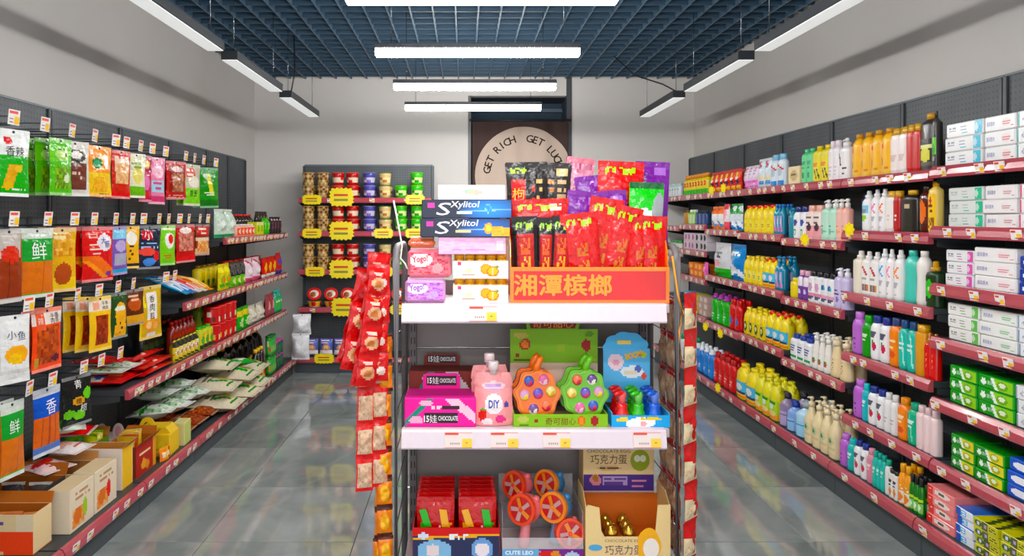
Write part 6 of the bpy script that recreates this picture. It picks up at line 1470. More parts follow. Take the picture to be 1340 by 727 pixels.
for r, (z, pxs) in HOOKS.items():
    for px in pxs:
        y = YL(px, -TIPX)
        i = max(k for k in range(7) if LY[k] <= y); b = LB[i]
        h = child('hook', HOOKM, b, (min(LY[i + 1] - LY[i] - .045, max(.045, y - LY[i])), 0, z - .03))
        child('price_tag', TAG_HOOK, h, (0, -LEN - .006, .030), (.10, 0, (hsh(px, r) - .5) * .3))
# artwork of the hanging bags: base colour, layers, back colour, seal colour
def meat(u0, v0, u1, v1, a='a8421a', b='d8742c'): return ('food', u0, v0, u1, v1, a, b)
BAG = {
    'white_green': ('e9ebe8', (('rect', 0, 0, 1, .60, '18a838'), ('ell', .30, .84, .12, .06, 'd0302c'), ('diag', .40, .30, 1, -.45, .16, .12, .46, 'd8a848'), ('ell', .62, .42, .12, .06, 'e2bc62'), ('ell', .34, .16, .12, .07, 'e2b85a'), ('txt', .45, .08, .9, .12, 8, 1, 'e0f0e0')), 'e0e4e0'),
    'green': ('6dbb2c', (('rect', 0, .62, 1, .9, '7ecb3a'), ('ell', .5, .72, .3, .12, 'b8dc8a'), meat(.2, .12, .8, .5, '5a7a2a', '9cc85a'), ('txt', .3, .7, .7, .84, 5, 3, '2a6a1c'), ('ell', .7, .3, .16, .08, 'e0ecc8')), '5aa824'),
    'white_brown': ('d8d4cc', (('rect', .1, .1, .9, .62, '6a3a30'), ('ell', .5, .74, .34, .12, '3a3432'), ('ell', .5, .76, .22, .07, 'e8e4dc'), ('txt', .3, .3, .7, .5, 5, 4, 'd8c0b0')), 'a89c94'),
    'orange': ('f09a1e', (('rect', 0, 0, 1, .46, 'f0cc22'), ('ell', .34, .66, .20, .11, '1f7a4a'), ('ell', .34, .66, .13, .06, '58a878'), ('rect', .10, .84, .22, .92, 'e8d8c8'), ('diag', .72, .68, 1, .2, .10, .56, .84, 'f4e6dc'), meat(.2, .08, .82, .40, 'e0a03a', 'f4c868'), ('txt', .5, .02, .9, .06, 8, 1, '4a2a10')), 'd88a1c'),
    'red_beige': ('c23a26', (('rect', .1, .55, .9, .9, 'e6c8b0'), meat(.15, .3, .85, .72, 'd89a6a', 'ecc8a0'), ('rect', 0, 0, 1, .14, 'd02a22'), ('txt', .3, .74, .7, .88, 5, 3, 'c8302a')), '9a2a1c'),
    'pale_lime': ('e8e6cc', (('rect', 0, 0, 1, .26, '7ab83a'), ('ell', .5, .5, .26, .2, 'e6d88a'), ('txt', .2, .66, .8, .86, 6, 4, '8aa05a')), 'd0ccb0'),
    'magenta': ('b82a5a', (('rect', 0, .7, 1, 1, '8a2040'), ('ell', .5, .82, .3, .1, 'f0a83a'), ('ell', .45, .4, .3, .16, 'e07ab0'), ('rect', .1, .08, .9, .2, 'd83a4a')), '7a1c3c'),
    'pink_blue': ('e08aa6', (('rect', 0, 0, 1, .16, 'c84a72'), ('rect', .1, .25, .9, .5, 'a8d0e0'), ('ell', .5, .7, .34, .14, 'f0c0d0'), ('txt', .2, .3, .8, .46, 6, 3, 'c85a86')), 'c87a96'),
    'red': ('b5161c', (('rect', .12, .16, .88, .88, '8a2a20'), meat(.22, .2, .8, .7, '8a4a34', 'c89078'), ('ell', .5, .80, .26, .08, 'e0c8c0'), ('txt', .1, .04, .9, .12, 8, 3, 'e8a8a0')), '8a1015'),
    'lime_bottom': ('c8c0a8', (('rect', 0, 0, 1, .42, '8cd028'), ('rect', .1, .7, .6, .92, 'c8382c'), ('ell', .55, .58, .34, .14, 'ece6d8'), ('txt', .15, .72, .5, .9, 4, 3, 'f0e0d0')), '9aa078'),
    'green_dark': ('1f8f3c', (('rect', 0, 0, 1, .2, '15702c'), ('diag', .5, .55, 1, .4, .12, .3, .85, 'e0d848'), ('txt', .2, .3, .8, .4, 6, 3, 'e0f0d0'), ('ell', .3, .8, .14, .07, 'c8d8c0')), '157030'),
    'carrot_green': ('cfd6cc', (('rect', 0, .05, 1, .52, 'd0761c'), ('rect', 0, .52, 1, .86, '1f9a4a'), ('diag', .0, .5, 1, 0, .03, 0, 1, 'a8581a'), ('diag', .62, .3, 1, .0, .02, .05, .52, 'b8641c'), ('rect', 0, .0, 1, .05, '6aa84a')), 'b8682a'),
    'carrot_dark': ('bcb4ac', (('rect', 0, .05, 1, .6, '8a3a1c'), ('ell', .5, .66, .4, .12, 'c8402c'), ('diag', .4, .3, 1, 0, .03, .05, .6, '6a2a14')), '7a3418'),
    'beige_yellow': ('dcae5a', (('rect', 0, 0, 1, .22, 'e8c83a'), ('ell', .5, .28, .3, .18, 'a8501c'), meat(.15, .55, .85, .92, 'e0b868', 'c87a3a'), ('txt', .2, .84, .8, .95, 7, 3, 'f0e0b0')), 'b8883a'),
    'red_big': ('cb1a1c', (('rect', .18, .80, .46, .90, 'e6b0a0'), ('ell', .68, .72, .24, .16, 'e4e0e8'), ('txt', .2, .50, .6, .74, 6, 6, 'f0d4c8'), ('diag', .5, .30, .5, 1, .16, .08, .46, 'e2742a'), ('diag', .44, .20, .5, 1, .05, .06, .4, 'ee9a48'), ('ell', .84, .12, .10, .05, '6a3a8a'), ('txt', .22, .82, .42, .88, 4, 2, 'c83028')), 'a01416'),
    'purple_blue': ('7a5aa8', (('rect', 0, .74, 1, 1, '8ac4dc'), ('rect', 0, 0, 1, .1, '4aa8d0'), ('ell', .5, .6, .36, .12, 'b8a8d0'), ('rect', .1, .2, .9, .45, 'a8a8b8')), '5a4a88'),
    'yellow_white': ('e8b41c', (('ell', .5, .72, .3, .16, 'f0ece0'), ('txt', .35, .2, .6, .55, 2, 7, '4a2a14'), ('rect', 0, 0, 1, .12, '2a2a28')), 'c8961a'),
    'navy': ('1d2438', (('rect', .14, .70, .60, .9, 'c22a38'), ('txt', .1, .48, .9, .62, 8, 3, '9ac0e4'), ('ell', .38, .40, .34, .10, 'e05a52'), ('ell', .5, .16, .26, .1, '5a8ad0'), ('ell', .8, .3, .14, .12, 'd8383c')), '161b2c'),
    'lime_white': ('8ccc4a', (('ell', .55, .62, .3, .2, 'f0eee6'), ('ell', .62, .66, .16, .12, 'd8342e'), ('rect', 0, .9, 1, 1, 'd8e8c0'), ('txt', .2, .16, .8, .26, 6, 3, 'c84a2a')), '6aa838'),
    'red_clear': ('b8302a', (meat(.12, .3, .88, .8, '9a4a38', 'd8988a'), ('rect', 0, 0, 1, .16, 'd02a26'), ('ell', .5, .86, .3, .08, 'e8d8d0')), '8a2420'),
    'brown_red': ('8a3428', (('rect', 0, .0, 1, .22, 'd8b890'), meat(.1, .1, .9, .48, 'd87a4a', 'ecc890'), ('rect', .1, .66, .9, .92, 'c03028'), ('txt', .2, .7, .8, .88, 6, 3, 'f0d8c8'), ('rect', 0, .48, 1, .58, 'e0c8b0')), '6a241c'),
    'white_dog': ('e9e8e6', (('ell', .52, .42, .40, .14, 'f0b01c'), ('ell', .45, .36, .22, .08, 'f4c84a'), ('rect', .0, .14, 1, .2, 'd8d6d2')), 'd0ccc8'),
    'orange_frame': ('ee5c1a', (('rect', 0, .76, 1, 1, 'e8ded6'), meat(.12, .10, .88, .72, '8a3414', 'c8622a'), ('rect', .10, .66, .40, .94, 'e06a50'), ('rect', .06, .06, .2, .22, 'b89a5a'), ('ell', .74, .18, .16, .06, '5a1c28')), 'c84a14'),
    'yellow_brown': ('f0c41e', (('rect', 0, .74, 1, 1, 'ece0d0'), ('rect', .22, .12, .82, .68, 'a83a1c'), meat(.26, .14, .78, .66, '6a2412', 'a84a24'), ('rect', .16, .78, .42, .92, 'e8a890'), ), 'c89a1a'),
    'green_yellow': ('2a4a26', (('ell', .55, .5, .34, .3, 'e8b028'), ('rect', .2, .02, .9, .3, 'eab02c'), ('txt', .45, .1, .65, .4, 2, 6, '3a2414'), ('ell', .5, .66, .3, .06, 'e8e8d8')), '1f3a1c'),
    'brown_yellow': ('5a2c1c', (('rect', 0, 0, 1, .28, 'e0a828'), ('ell', .5, .6, .34, .2, 'b85a32'), ('txt', .2, .7, .8, .9, 6, 4, 'e0c0a0')), '3f1e14'),
    'gold_white': ('cfae1e', (('rect', .28, .36, .72, .88, 'efe9e2'), ('ell', .5, .26, .38, .12, 'e09a4a'), ('ell', .35, .26, .12, .07, 'f0c890'), ('ell', .66, .24, .12, .07, 'e8b070'), ('rect', .3, .0, .7, .1, 'e8d8d8'), ('rect', .0, .0, .06, 1, 'e8c83a'), ('diag', .1, .9, 1, .3, .05, .6, 1, 'f0e070')), 'a88a1a'),
    'blue_carrot': ('c3c8cf', (('rect', 0, .14, 1, .58, 'd06a1a'), ('rect', .0, .58, 1, .90, '2a55b4'), ('rect', 0, 0, 1, .14, '5a78b8'), ('diag', .5, .36, 1, 0, .02, .14, .58, 'a84e14'), ('diag', .24, .36, 1, 0, .02, .14, .58, 'b0561a'), ('diag', .76, .36, 1, 0, .02, .14, .58, 'a84e14')), 'a85a2a'),
    'black_lime': ('171918', (('ell', .5, .50, .20, .09, 'd8a030'), ('ell', .2, .26, .18, .09, '7ac028'), ('ell', .55, .20, .2, .10, '86cc30'), ('ell', .84, .62, .18, .12, '7cc42c')), '101210'),
}
BTX = {'white_green': (('香辣', .50, .68, .28, '262826'),), 'carrot_green': (('鲜', .5, .68, .46, 'eef4ee'),), 'red_big': (('大', .62, .755, .17, '2a3a86'), ('筋', .74, .685, .17, '2a3a86')),
    'navy': (('小', .42, .80, .38, 'f4f0f0'),), 'white_dog': (('小', .34, .72, .30, '3a4458'), ('鱼', .66, .70, .32, '3a4458')), 'orange_frame': (('手撕', .72, .88, .15, '4a3c3a'), ('肉条', .72, .80, .15, '4a3c3a'), ('辣', .25, .82, .18, 'f4e0d4')),
    'yellow_brown': (('手撕', .68, .89, .15, '4a3c36'), ('肉条', .68, .80, .15, '4a3c36')), 'gold_white': (('香', .5, .76, .22, '2c2824'), ('肉', .5, .60, .26, '2c2824'), ('粒', .5, .44, .22, '2c2824')),
    'blue_carrot': (('香', .58, .72, .42, 'f0f2fa'),), 'black_lime': (('青', .5, .84, .26, 'f0eeea'), ('橄', .5, .50, .18, '1a1a18'), ('榄', .66, .34, .24, 'f0eeea')), 'lime_bottom': (('香葱', .5, .30, .22, '1f3a1a'),)}
BN = {'white_green': 'white and green chicken snack bag', 'green': 'bright green snack bag', 'white_brown': 'white and brown snack bag', 'orange': 'orange and yellow snack bag', 'red_beige': 'red and beige meat bag',
      'pale_lime': 'cream and lime snack bag', 'magenta': 'magenta snack bag', 'pink_blue': 'pink and pale blue snack bag', 'red': 'dark red meat snack bag', 'lime_bottom': 'snack bag with lime green foot', 'green_dark': 'deep green snack bag',
      'carrot_green': 'clear bag of orange strips with green label', 'carrot_dark': 'clear bag of dark red strips', 'beige_yellow': 'tan and yellow meat bag', 'red_big': 'big red crisp bag with white circle', 'purple_blue': 'purple and blue snack bag',
      'yellow_white': 'yellow bag with white oval', 'navy': 'navy bag with white lettering', 'lime_white': 'lime bag with red and white oval', 'red_clear': 'red bag with meat window', 'brown_red': 'brown and red snack bag', 'white_dog': 'white bag with yellow patch',
      'orange_frame': 'orange bag with jerky window', 'yellow_brown': 'yellow bag with jerky window', 'green_yellow': 'dark green and yellow bag', 'brown_yellow': 'brown and yellow bag', 'gold_white': 'gold bag with white label',
      'blue_carrot': 'clear bag of orange strips with blue label', 'black_lime': 'black bag with lime fruits'}
HR = ['', 'top', 'second', 'third', 'lowest']
HANG = {
    1: [(14, .135, .265, 1, 'white_green'), (76, .135, .25, 4, 'green'), (95, .14, .25, 1, 'white_brown'), (127, .175, .245, 2, 'orange'), (156, .13, .25, 2, 'red_beige'), (176, .12, .24, 1, 'pale_lime'),
        (188, .11, .26, 1, 'magenta'), (203, .13, .27, 1, 'pink_blue'), (228, .20, .235, 3, 'red'), (249, .20, .27, 2, 'lime_bottom'), (271, .18, .28, 2, 'green_dark')],
    2: [(8, .105, .29, 1, 'carrot_dark'), (45, .16, .29, 2, 'carrot_green'), (78, .135, .285, 2, 'beige_yellow'), (125, .20, .265, 4, 'red_big'), (153, .12, .25, 1, 'purple_blue'), (168, .12, .225, 1, 'yellow_white'),
        (193, .165, .245, 1, 'navy'), (217, .14, .24, 2, 'lime_white'), (240, .16, .24, 2, 'red_clear'), (263, .15, .21, 4, 'brown_red')],
    3: [(16, .115, .27, 1, 'white_dog'), (58, .165, .265, 2, 'orange_frame'), (128, .13, .265, 3, 'yellow_brown'), (152, .115, .235, 2, 'green_yellow'), (172, .13, .19, 1, 'brown_yellow'), (194, .175, .30, 1, 'gold_white')],
    4: [(12, .115, .30, 2, 'carrot_green'), (58, .15, .285, 1, 'blue_carrot'), (97, .15, .23, 1, 'black_lime')]}
for r, lst in HANG.items():
    ztop = HOOKS[r][0] - .045
    for px, w, h, n, key in lst:
        base, layers, back = BAG[key]
        rec = bag(round(w * 1.1, 3), h, .030, base, layers, back, 'film', 26, 36, int(px), False, mix(base, 'ffffff', .25), texts=BTX.get(key, ()))
        y0 = YL(px, 1.84)
        for k in range(n):
            x = TIPX - .030 - k * (.064 if key in ('green', 'yellow_brown', 'brown_red') else .042)
            y = min(YL(hp, -TIPX) for hp in HOOKS[r][1]) if False else y0
            rz = PI / 2 - .30 + (hsh(px, 0, r) - .5) * .30
            lb = f'{BN[key]}, {HR[r]} row of hooks' if n == 1 else f'{BN[key]}, {ORD[k + 1]} of {NUM[n]} on its hook, {HR[r]} row'
            place(rec, 'snack_bag', lb, 'snack bag', (x, y, ztop), (0, (hsh(px, k) - .5) * .06, rz), f'{BN[key]} on hooks')

# ------------------------------------------------------------------ left wall: far shelves
LSZ = {1: 1.335, 2: .955, 3: .60, 0: .135}
LNM = {1: 'left upper shelf', 2: 'left middle shelf', 3: 'left lower shelf', 0: 'left base shelf'}
class LShelf:
    def __init__(s, k): s.k = k; s.z = LSZ[k] + .021; s.X = 1.745 if k else 1.66; s.where = LNM[k]
    def row(s, p0, p1, n, fn, name, desc, cat, rows=1, dx=0.0, dz=0.0, rot=None, turn=.05, jig=.0):
        a, b = YL(p0, s.X + dx), min(7.10, YL(p1, s.X + dx)); pitch = (b - a) / n
        rnd = random.Random(int(p0 + p1)); rec, d = fn(round(pitch * .94, 3))
        for r in range(rows):
            for j in range(n):
                fr = '' if r == 0 else ', back row' if r == 1 else ', third row'
                tier = '' if dz == 0 else ' upper tier,'
                lb = (f'{desc},{tier} {ORD[j + 1]} of {NUM[n]}{fr}, {s.where}' if n > 1 else f'{desc},{tier} {s.where}{fr}')
                place(rec, name, lb, cat, (-s.X - dx - d / 2 - r * (d + .01), a + pitch * (j + .5), s.z + dz), rot or (0, 0, PI / 2 + rnd.uniform(-turn, turn)), f'{desc}, {s.where}' if n * rows > 1 else None)
def lbt(style, h, col, cap, ccol, label=None, mat='plas', dmax=.07): return bt(style, h, col, cap, ccol, label, mat, dmax=dmax)
S = LShelf(1)
S.row(289, 312, 2, bg(.205, 'c3d3c6', (('food', .06, .1, .94, .9, 'b4c8b8', 'd6e0d6'), ('ell', .4, .5, .14, .1, 'e8ece8'), ('rect', 0, 0, 1, .12, '4a9a6a')), d=.10, seal='d8e0d8', seed=21), 'snack_bag', 'clear white and green bag', 'bag')
S.row(311, 333, 6, lbt('round', .175, '2b2624', 'screw', 'b82a2c', lab(.2, .6, '3a3430', T2('c8c0b8'), nu=6, nv=6), 'liq'), 'sauce_bottle', 'dark sauce bottle with red cap', 'bottle', dx=.10)
S.row(312, 335, 5, lbt('oval', .095, 'e8b8a8', 'screw', 'e8e0dc', lab(.1, .8, 'e0553a', ('ell', .5, .5, .3, .3, 'f0d8c8'), nu=6, nv=6)), 'sauce_bottle', 'small pink and orange bottle', 'bottle')
S.row(336, 345, 2, lambda w: (carton(w, .08, .11, 'd8d84a', (('ell', .5, .5, .3, .3, '8ab83a'), ('rect', 0, .8, 1, 1, 'e8e8a8')), nu=8, nv=8), .08), 'spice_box', 'yellow green carton', 'box')
S.row(346, 355, 2, bg(.14, '58b83a', (('ell', .5, .5, .3, .2, 'a8dc7a'),), seal='58b83a', seed=22, nu=8, nv=10), 'spice_bag', 'bright green pouch', 'bag')
S.row(356, 372, 4, bg(.15, '2c2a30', (('ell', .5, .5, .3, .2, '7a3a5a'), ('txt', .2, .7, .8, .9, 5, 3, 'c8b8c0')), seal='2c2a30', seed=23, nu=8, nv=10), 'spice_bag', 'dark wrapped pouch', 'bag')
S.row(338, 372, 4, bg(.20, '38332f', (('txt', .2, .5, .8, .8, 5, 3, '9a8a7a'),), seal='4a443e', seed=24, nu=8, nv=10), 'spice_bag', 'black pouch standing behind', 'bag', dx=.13)
S = LShelf(2)
for j, (c, a, nm) in enumerate((('2a9ccc', 'e8f0f4', 'cyan'), ('3f7ac8', 'e8ecf4', 'blue'), ('e6e2e6', 'd84a4a', 'white and red'), ('e8d8c8', 'e8702a', 'cream and orange'), ('ef9a2a', 'f4e0a0', 'orange'))):
    rec = bag(.10, .27, .045, c, (('bars', .1, .1, .9, .9, c, a, 3), ('rect', .25, .35, .75, .6, a)), c, 'film', 12, 16, 40 + j, False, c)
    place(rec, 'noodle_pack', f'{nm} dried noodle pack lying slanted, near end of middle left shelf', 'noodle pack', (-1.99, 4.63 + j * .108, S.z + .150 - j * .004), (-PI / 2 + .38, 0, PI / 2 + .1), 'slanted dried noodle packs')
S.row(262, 289, 4, lbt('square', .175, 'dcc61e', 'screw', '7a5a1c', lab(.05, .8, 'e6d02a', ('ell', .5, .35, .3, .2, '5a8a2a'), T2('6a4a1a'), nu=8, nv=8)), 'sauce_bottle', 'yellow bottle', 'bottle', dx=.17)
S.row(290, 304, 2, bg(.185, 'd9c820', (('rect', 0, .7, 1, .9, 'e8dc5a'), ('ell', .5, .4, .36, .2, '8ab83a'), ('ell', .5, .4, .2, .1, 'e87a2a'), ('rect', .1, .1, .9, .25, '5aa83a')), seal='d9c820', seed=25), 'spice_bag', 'yellow pouch with green leaf print', 'bag')
S.row(305, 324, 3, bg(.185, '26262a', (('rect', 0, 0, 1, .42, '7ab83a'), ('ell', .5, .25, .3, .12, 'd8e0a0'), ('food', 0, .5, 1, 1, '1e1e22', '5a5a5e')), seal='2a2a2e', seed=26), 'spice_bag', 'black and green pouch', 'bag')
S.row(325, 345, 2, bg(.19, 'e6d0d8', (('rect', 0, 0, 1, .16, 'd05a7a'), ('ell', .5, .5, .3, .2, 'f0e8ec'), ('diag', .4, .8, .5, 1, .06, .6, 1, 'c83a6a')), seal='e6d0d8', seed=27, d=.08), 'sugar_bag', 'pinkish white bag', 'bag')
S.row(346, 363, 3, bg(.17, 'c8322a', (('ell', .5, .5, .3, .22, 'f0c040'), ('rect', 0, 0, 1, .2, 'e8e0d8')), seal='c8322a', seed=28, nu=10, nv=12), 'spice_bag', 'red and yellow pouch', 'bag')
S.row(364, 374, 2, bg(.19, 'b83a3a', (('ell', .5, .6, .3, .2, '3a4aa8'), ('rect', 0, 0, 1, .2, '2a3a8a')), seal='b83a3a', seed=29, nu=10, nv=12), 'spice_bag', 'red and blue pouch', 'bag')
S.row(300, 372, 8, lbt('round', .17, '7a2c24', 'screw', 'c8302a'), 'sauce_bottle', 'red brown jar standing behind', 'jar', dx=.16)
S = LShelf(3)
# lying packs at the near end
for j in range(7):
    rec = bag(.062, .42, .030, 'b8262a', (('rect', .1, .3, .9, .7, 'c83a34'), ('txt', .2, .4, .8, .6, 3, 6, 'f0c8b8')), 'a01c20', 'film', 10, 18, 50 + j % 2, False, 'b8262a')
    place(rec, 'sausage_pack', f'long red sausage pack, {["inner", "middle", "outer"][j % 3] if j < 6 else "top"} one of the {["bottom layer", "second layer", "pile"][j // 3]}, lower left shelf', 'sausage pack', (-1.905 + (j % 3) * .066 + (.066 if j == 6 else 0), 4.44, S.z + .019 + (j // 3) * .037), (-PI / 2, 0, 0), 'red sausage packs')
for j, (c, lay, nm) in enumerate((('c8302c', (('rect', .1, .4, .9, .7, 'e0d8d0'), ('ell', .5, .5, .3, .1, '3a5ab0')), 'red and white'), ('d0352c', (('rect', .1, .2, .9, .5, 'e8784a'),), 'red and orange'), ('dfe2da', (('food', .05, .1, .95, .9, 'e4e6e0', '5aa84a'), ('rect', .2, .4, .8, .6, 'd04a3a')), 'white and green'), ('e2e2da', (('food', .05, .1, .95, .9, 'eceae4', '3f9a48'),), 'white and leaf green'), ('c42c28', (('txt', .2, .4, .8, .6, 6, 3, 'f0c8b8'),), 'plain red'))):
    rec = bag(.13, .26, .040, c, lay, c, 'film', 14, 18, 60 + j, False, c)
    place(rec, 'snack_pack', f'{nm} snack pack lying at the near end of the lower left shelf', 'snack pack', (-2.03, 3.855 + (j % 2) * .145, S.z + .030 + (j // 2) * .054), (-PI / 2, 0, PI / 2 + (hsh(j, 1) - .5) * .1), 'lying snack packs')
S.row(190, 231, 6, lbt('round', .205, '201a16', 'screw', 'b82c2a', lab(.1, .62, '2c2a22', ('rect', 0, .55, 1, .9, '3a4a2a'), T2('a8a080'), nu=8, nv=8), 'liq'), 'sauce_bottle', 'soy sauce bottle with red cap', 'bottle', rows=1, dx=.20)
S.row(231, 262, 6, bg(.135, 'd8c024', (('rect', 0, .7, 1, .95, '2a2a20'), ('ell', .5, .45, .36, .22, 'e8e0c8'), ('ell', .45, .42, .2, .12, 'd0502a'), ('rect', .1, .06, .9, .2, '2c3a24')), seal='2a2a20', seed=31, nu=10, nv=12), 'spice_bag', 'yellow and black spice pouch', 'bag')
S.row(228, 258, 6, lbt('round', .215, '8a2a22', 'screw', 'c8302c', lab(.1, .7, 'a83a2c', T2('f0d8a0'), nu=8, nv=8), 'liq'), 'sauce_bottle', 'red capped chilli bottle', 'bottle', dx=.10)
S.row(263, 280, 3, lbt('square', .15, 'b8c832', 'screw', '4aa838', lab(.05, .85, 'd8c828', ('ell', .5, .5, .36, .3, '58a838'), ('rect', 0, 0, 1, .2, '2a2a20'), nu=8, nv=8)), 'sauce_bottle', 'yellow green bottle', 'bottle')
S.row(263, 282, 3, lbt('square', .245, 'a8c432', 'screw', 'e0d030', lab(.45, .9, 'c8d860', ('ell', .5, .5, .36, .3, '48a038'), nu=8, nv=8)), 'sauce_bottle', 'tall lime bottle with yellow cap', 'bottle', dx=.15)
def jarb(h, col, lid, *lay): return lambda w: (tub(w / 2, w / 2, h, ((.15, col), (.8, lay or col), (1, col)), lid, 12, .012), w)
S.row(284, 312, 4, jarb(.11, 'c22a26', 'd83a30', 'c22a26', 'e8d8c8', 'e0b040'), 'chilli_jar', 'red chilli jar', 'jar')
S.row(284, 312, 4, jarb(.11, 'c22a26', 'd83a30', 'c22a26', 'e8d8c8', '6a2a20'), 'chilli_jar', 'red chilli jar', 'jar', dz=.126)
S.row(314, 329, 2, bg(.17, '4aa83a', (('rect', 0, .6, 1, .9, 'd8c83a'), ('ell', .5, .35, .3, .2, 'c8e0a8')), seal='4aa83a', seed=33), 'spice_bag', 'green and yellow bag', 'bag')
S.row(330, 350, 2, bg(.145, 'd8d2c2', (('food', .05, .1, .95, .9, 'cfc6b0', 'e8e4da'),), seal='e0dcd0', seed=34, d=.09), 'dried_food_bag', 'pale dried food bag', 'bag')
S.row(351, 361, 2, bg(.19, '9a4a50', (('ell', .5, .5, .3, .2, 'd8a8a0'),), seal='9a4a50', seed=35, nu=8, nv=10), 'spice_bag', 'dull red pouch', 'bag')
S.row(362, 374, 3, lbt('round', .20, '2f9a82', 'screw', '3ab0a0', lab(.1, .7, '58b868', T2('e0f0d0'), nu=6, nv=6), 'liq'), 'sauce_bottle', 'teal green bottle', 'bottle')
S = LShelf(0)
# ---- open cartons on the base shelf, near to far
BZ = S.z
def obox(x0, x1, y0, y1, h, col, inner, name_, label, front=(), fbase=None, flaps='lr', cut=0.0, fh=.06, yaw=0.0, sidecol=None, cat='carton'):
    """x across the shelf, y along it; the printed front faces the shopper (towards -y)"""
    return place(open_box(round(x1 - x0, 3), round(y1 - y0, 3), h, col, inner, tuple(front), flaps, fh, cut, fbase, 20, 12, sidecol), name_, label, cat, ((x0 + x1) / 2, (y0 + y1) / 2, BZ), (0, 0, yaw), 'open cartons on the base shelf')
obox(-2.06, -1.72, 2.95, 3.08, .16, 'e6cfa8', 'a8622e', 'open_carton', 'open orange and cream carton, cut by the bottom edge', (('ell', .5, .80, .14, .1, '6a4a8a'), ('rect', 0, 0, 1, .60, 'ee5a1c'), ('rect', .8, .6, 1, 1, 'ead8bc'), ('diag', .5, .3, 1, .5, .03, 0, .6, 'f4c8a0')), 'e6cfa8', 'b', 0, .05)
obox(-2.06, -1.80, 3.13, 3.34, .185, 'd8b884', '9a5a30', 'open_carton', 'open carton with black front and a red square label', (('rect', .06, .3, .22, .8, 'd8302c'), ('rect', .10, .45, .18, .65, 'f0d8d0')), '1c1a1a', 'lb', .25, .06, sidecol='3a3634')
def giftbox(label, y0, y1, h, seed, tint):
    w = y1 - y0
    rec = carton(round(w, 3), .10, h, 'e6d8c2', (('food', .08, .08, .6, .5, 'e08a4a', 'e8c89a'), ('ell', .3, .32, .16, .2, 'd8782a'), ('ell', .62, .40, .10, .22, tint), ('txt', .2, .66, .85, .86, 8, 3, 'b8906a')), (('ell', .5, .5, .3, .3, 'd8c0a8'),), 'd8c4a4', None, 24, 16)
    place(rec, 'biscuit_carton', label, 'carton', (-1.725, (y0 + y1) / 2, BZ), (0, 0, PI / 2), 'cream cartons along the front edge')
giftbox('cream carton with biscuit print facing the aisle, beside the black fronted carton', 3.14, 3.34, .185, 1, 'a8c858')
giftbox('cream carton with biscuit print facing the aisle, next to the yellow sided carton', 3.35, 3.56, .190, 2, 'd83a34')
obox(-2.04, -1.79, 3.40, 3.60, .165, 'e8d6b4', 'b8845a', 'open_carton', 'open cream carton heaped with pink and white packets', (), 'd8b890', 'lb', 0, .05)
obox(-1.90, -1.69, 3.648, 3.765, .205, 'efe0d0', 'c8905a', 'open_carton', 'white fronted carton with yellow side and slanting flap', (('ell', .6, .45, .2, .2, 'e8b8a0'), ('txt', .3, .6, .8, .75, 7, 3, 'd88a6a')), 'efe2d6', 'r', 0, .05, sidecol='ecc01e')
obox(-2.09, -1.905, 3.73, 3.96, .185, '6a8a34', 'b07a48', 'open_carton', 'green carton of green and yellow packets at the back', (('ell', .5, .5, .3, .3, '8ab84a'),), '5a7a2c', 'b', 0, .05)
obox(-1.87, -1.69, 3.80, 4.05, .165, '8a2f1c', 'a8642e', 'open_carton', 'red brown carton with biscuit print', (('ell', .42, .28, .16, .16, 'e0a04a'), ('ell', .62, .24, .14, .15, 'd8903a')), '7a3a1c', 'rb', 0, .05, sidecol='a8301c')
m = MB(); m.grid(lambda u, v: (-1.6892, 3.802 + u * .246, BZ + .004 + v * .158), 24, 14, art('a8301c', ('txt', .15, .66, .8, .80, 9, 2, 'f0d8a8'), ('ell', .38, .30, .12, .18, 'e0a04a'), ('ell', .56, .24, .10, .15, 'd8903a'), ('rect', .84, 0, 1, 1, 'd89a2a')), 'paper', False)
o = m.build('side_print'); pc = [q for q in bpy.data.objects if q.get('label') == 'red brown carton with biscuit print'][0]; o.parent = pc; o.location = -pc.location
# small goods showing in the cartons
for j in range(5):
    place(bag(.078, .15, .034, ['7ab83a', 'd8d83a', '6aa838', 'e0d848', '8ac048'][j], (('ell', .5, .5, .3, .2, 'f0f0d0'),), '6a9a34', 'film', 10, 12, 70 + j, True, '8ab84a'), 'snack_packet', f'green and yellow packet, {ORD[j+1]} of five in the green carton', 'packet', (-2.03 + (j % 2) * .088, 3.775 + j * .034, BZ + .075), (-.15, 0, .2 * (j - 2)), 'packets in the green carton')
for j in range(4):
    place(bag(.17, .20, .05, ['e8c8c8', 'e6e0de', 'd8342c', 'dfe6d8'][j], (('ell', .4, .5, .3, .16, ['d83a34', 'e8b8a8', 'f0d8c8', '58b84a'][j]), ('txt', .3, .2, .8, .34, 6, 3, 'c86a5a')), 'd8c8c4', 'film', 14, 16, 80 + j, False, 'e8dcd8'), 'snack_packet', ['pale pink snack packet heaped in the open cream carton', 'white snack packet heaped in the open cream carton', 'red snack packet heaped in the open cream carton', 'white and green snack packet heaped in the open cream carton'][j], 'packet', (-2.02 + .03 * (j % 2), 3.44 + (j % 3) * .075, BZ + .205 + j * .052), (-PI / 2 + .02, 0, PI / 2 + .3 * j - .4), 'packets in the cream carton')
for j in range(3):
    place(bag(.10, .15, .045, ['c8a040', 'b8502a', 'd8b860'][j], (('ell', .5, .5, .3, .22, ['e8d8a0', 'e8a868', '8a4a2a'][j]),), 'a8782a', 'film', 10, 12, 90 + j, True, 'c8a860'), 'snack_packet', ['gold biscuit packet in the red brown carton', 'brown biscuit packet in the red brown carton', 'tan biscuit packet in the red brown carton'][j], 'packet', (-1.78 - .01 * j, 3.86 + .07 * j, BZ + .045), (-.2, 0, .2 * j), 'packets in the red brown carton')
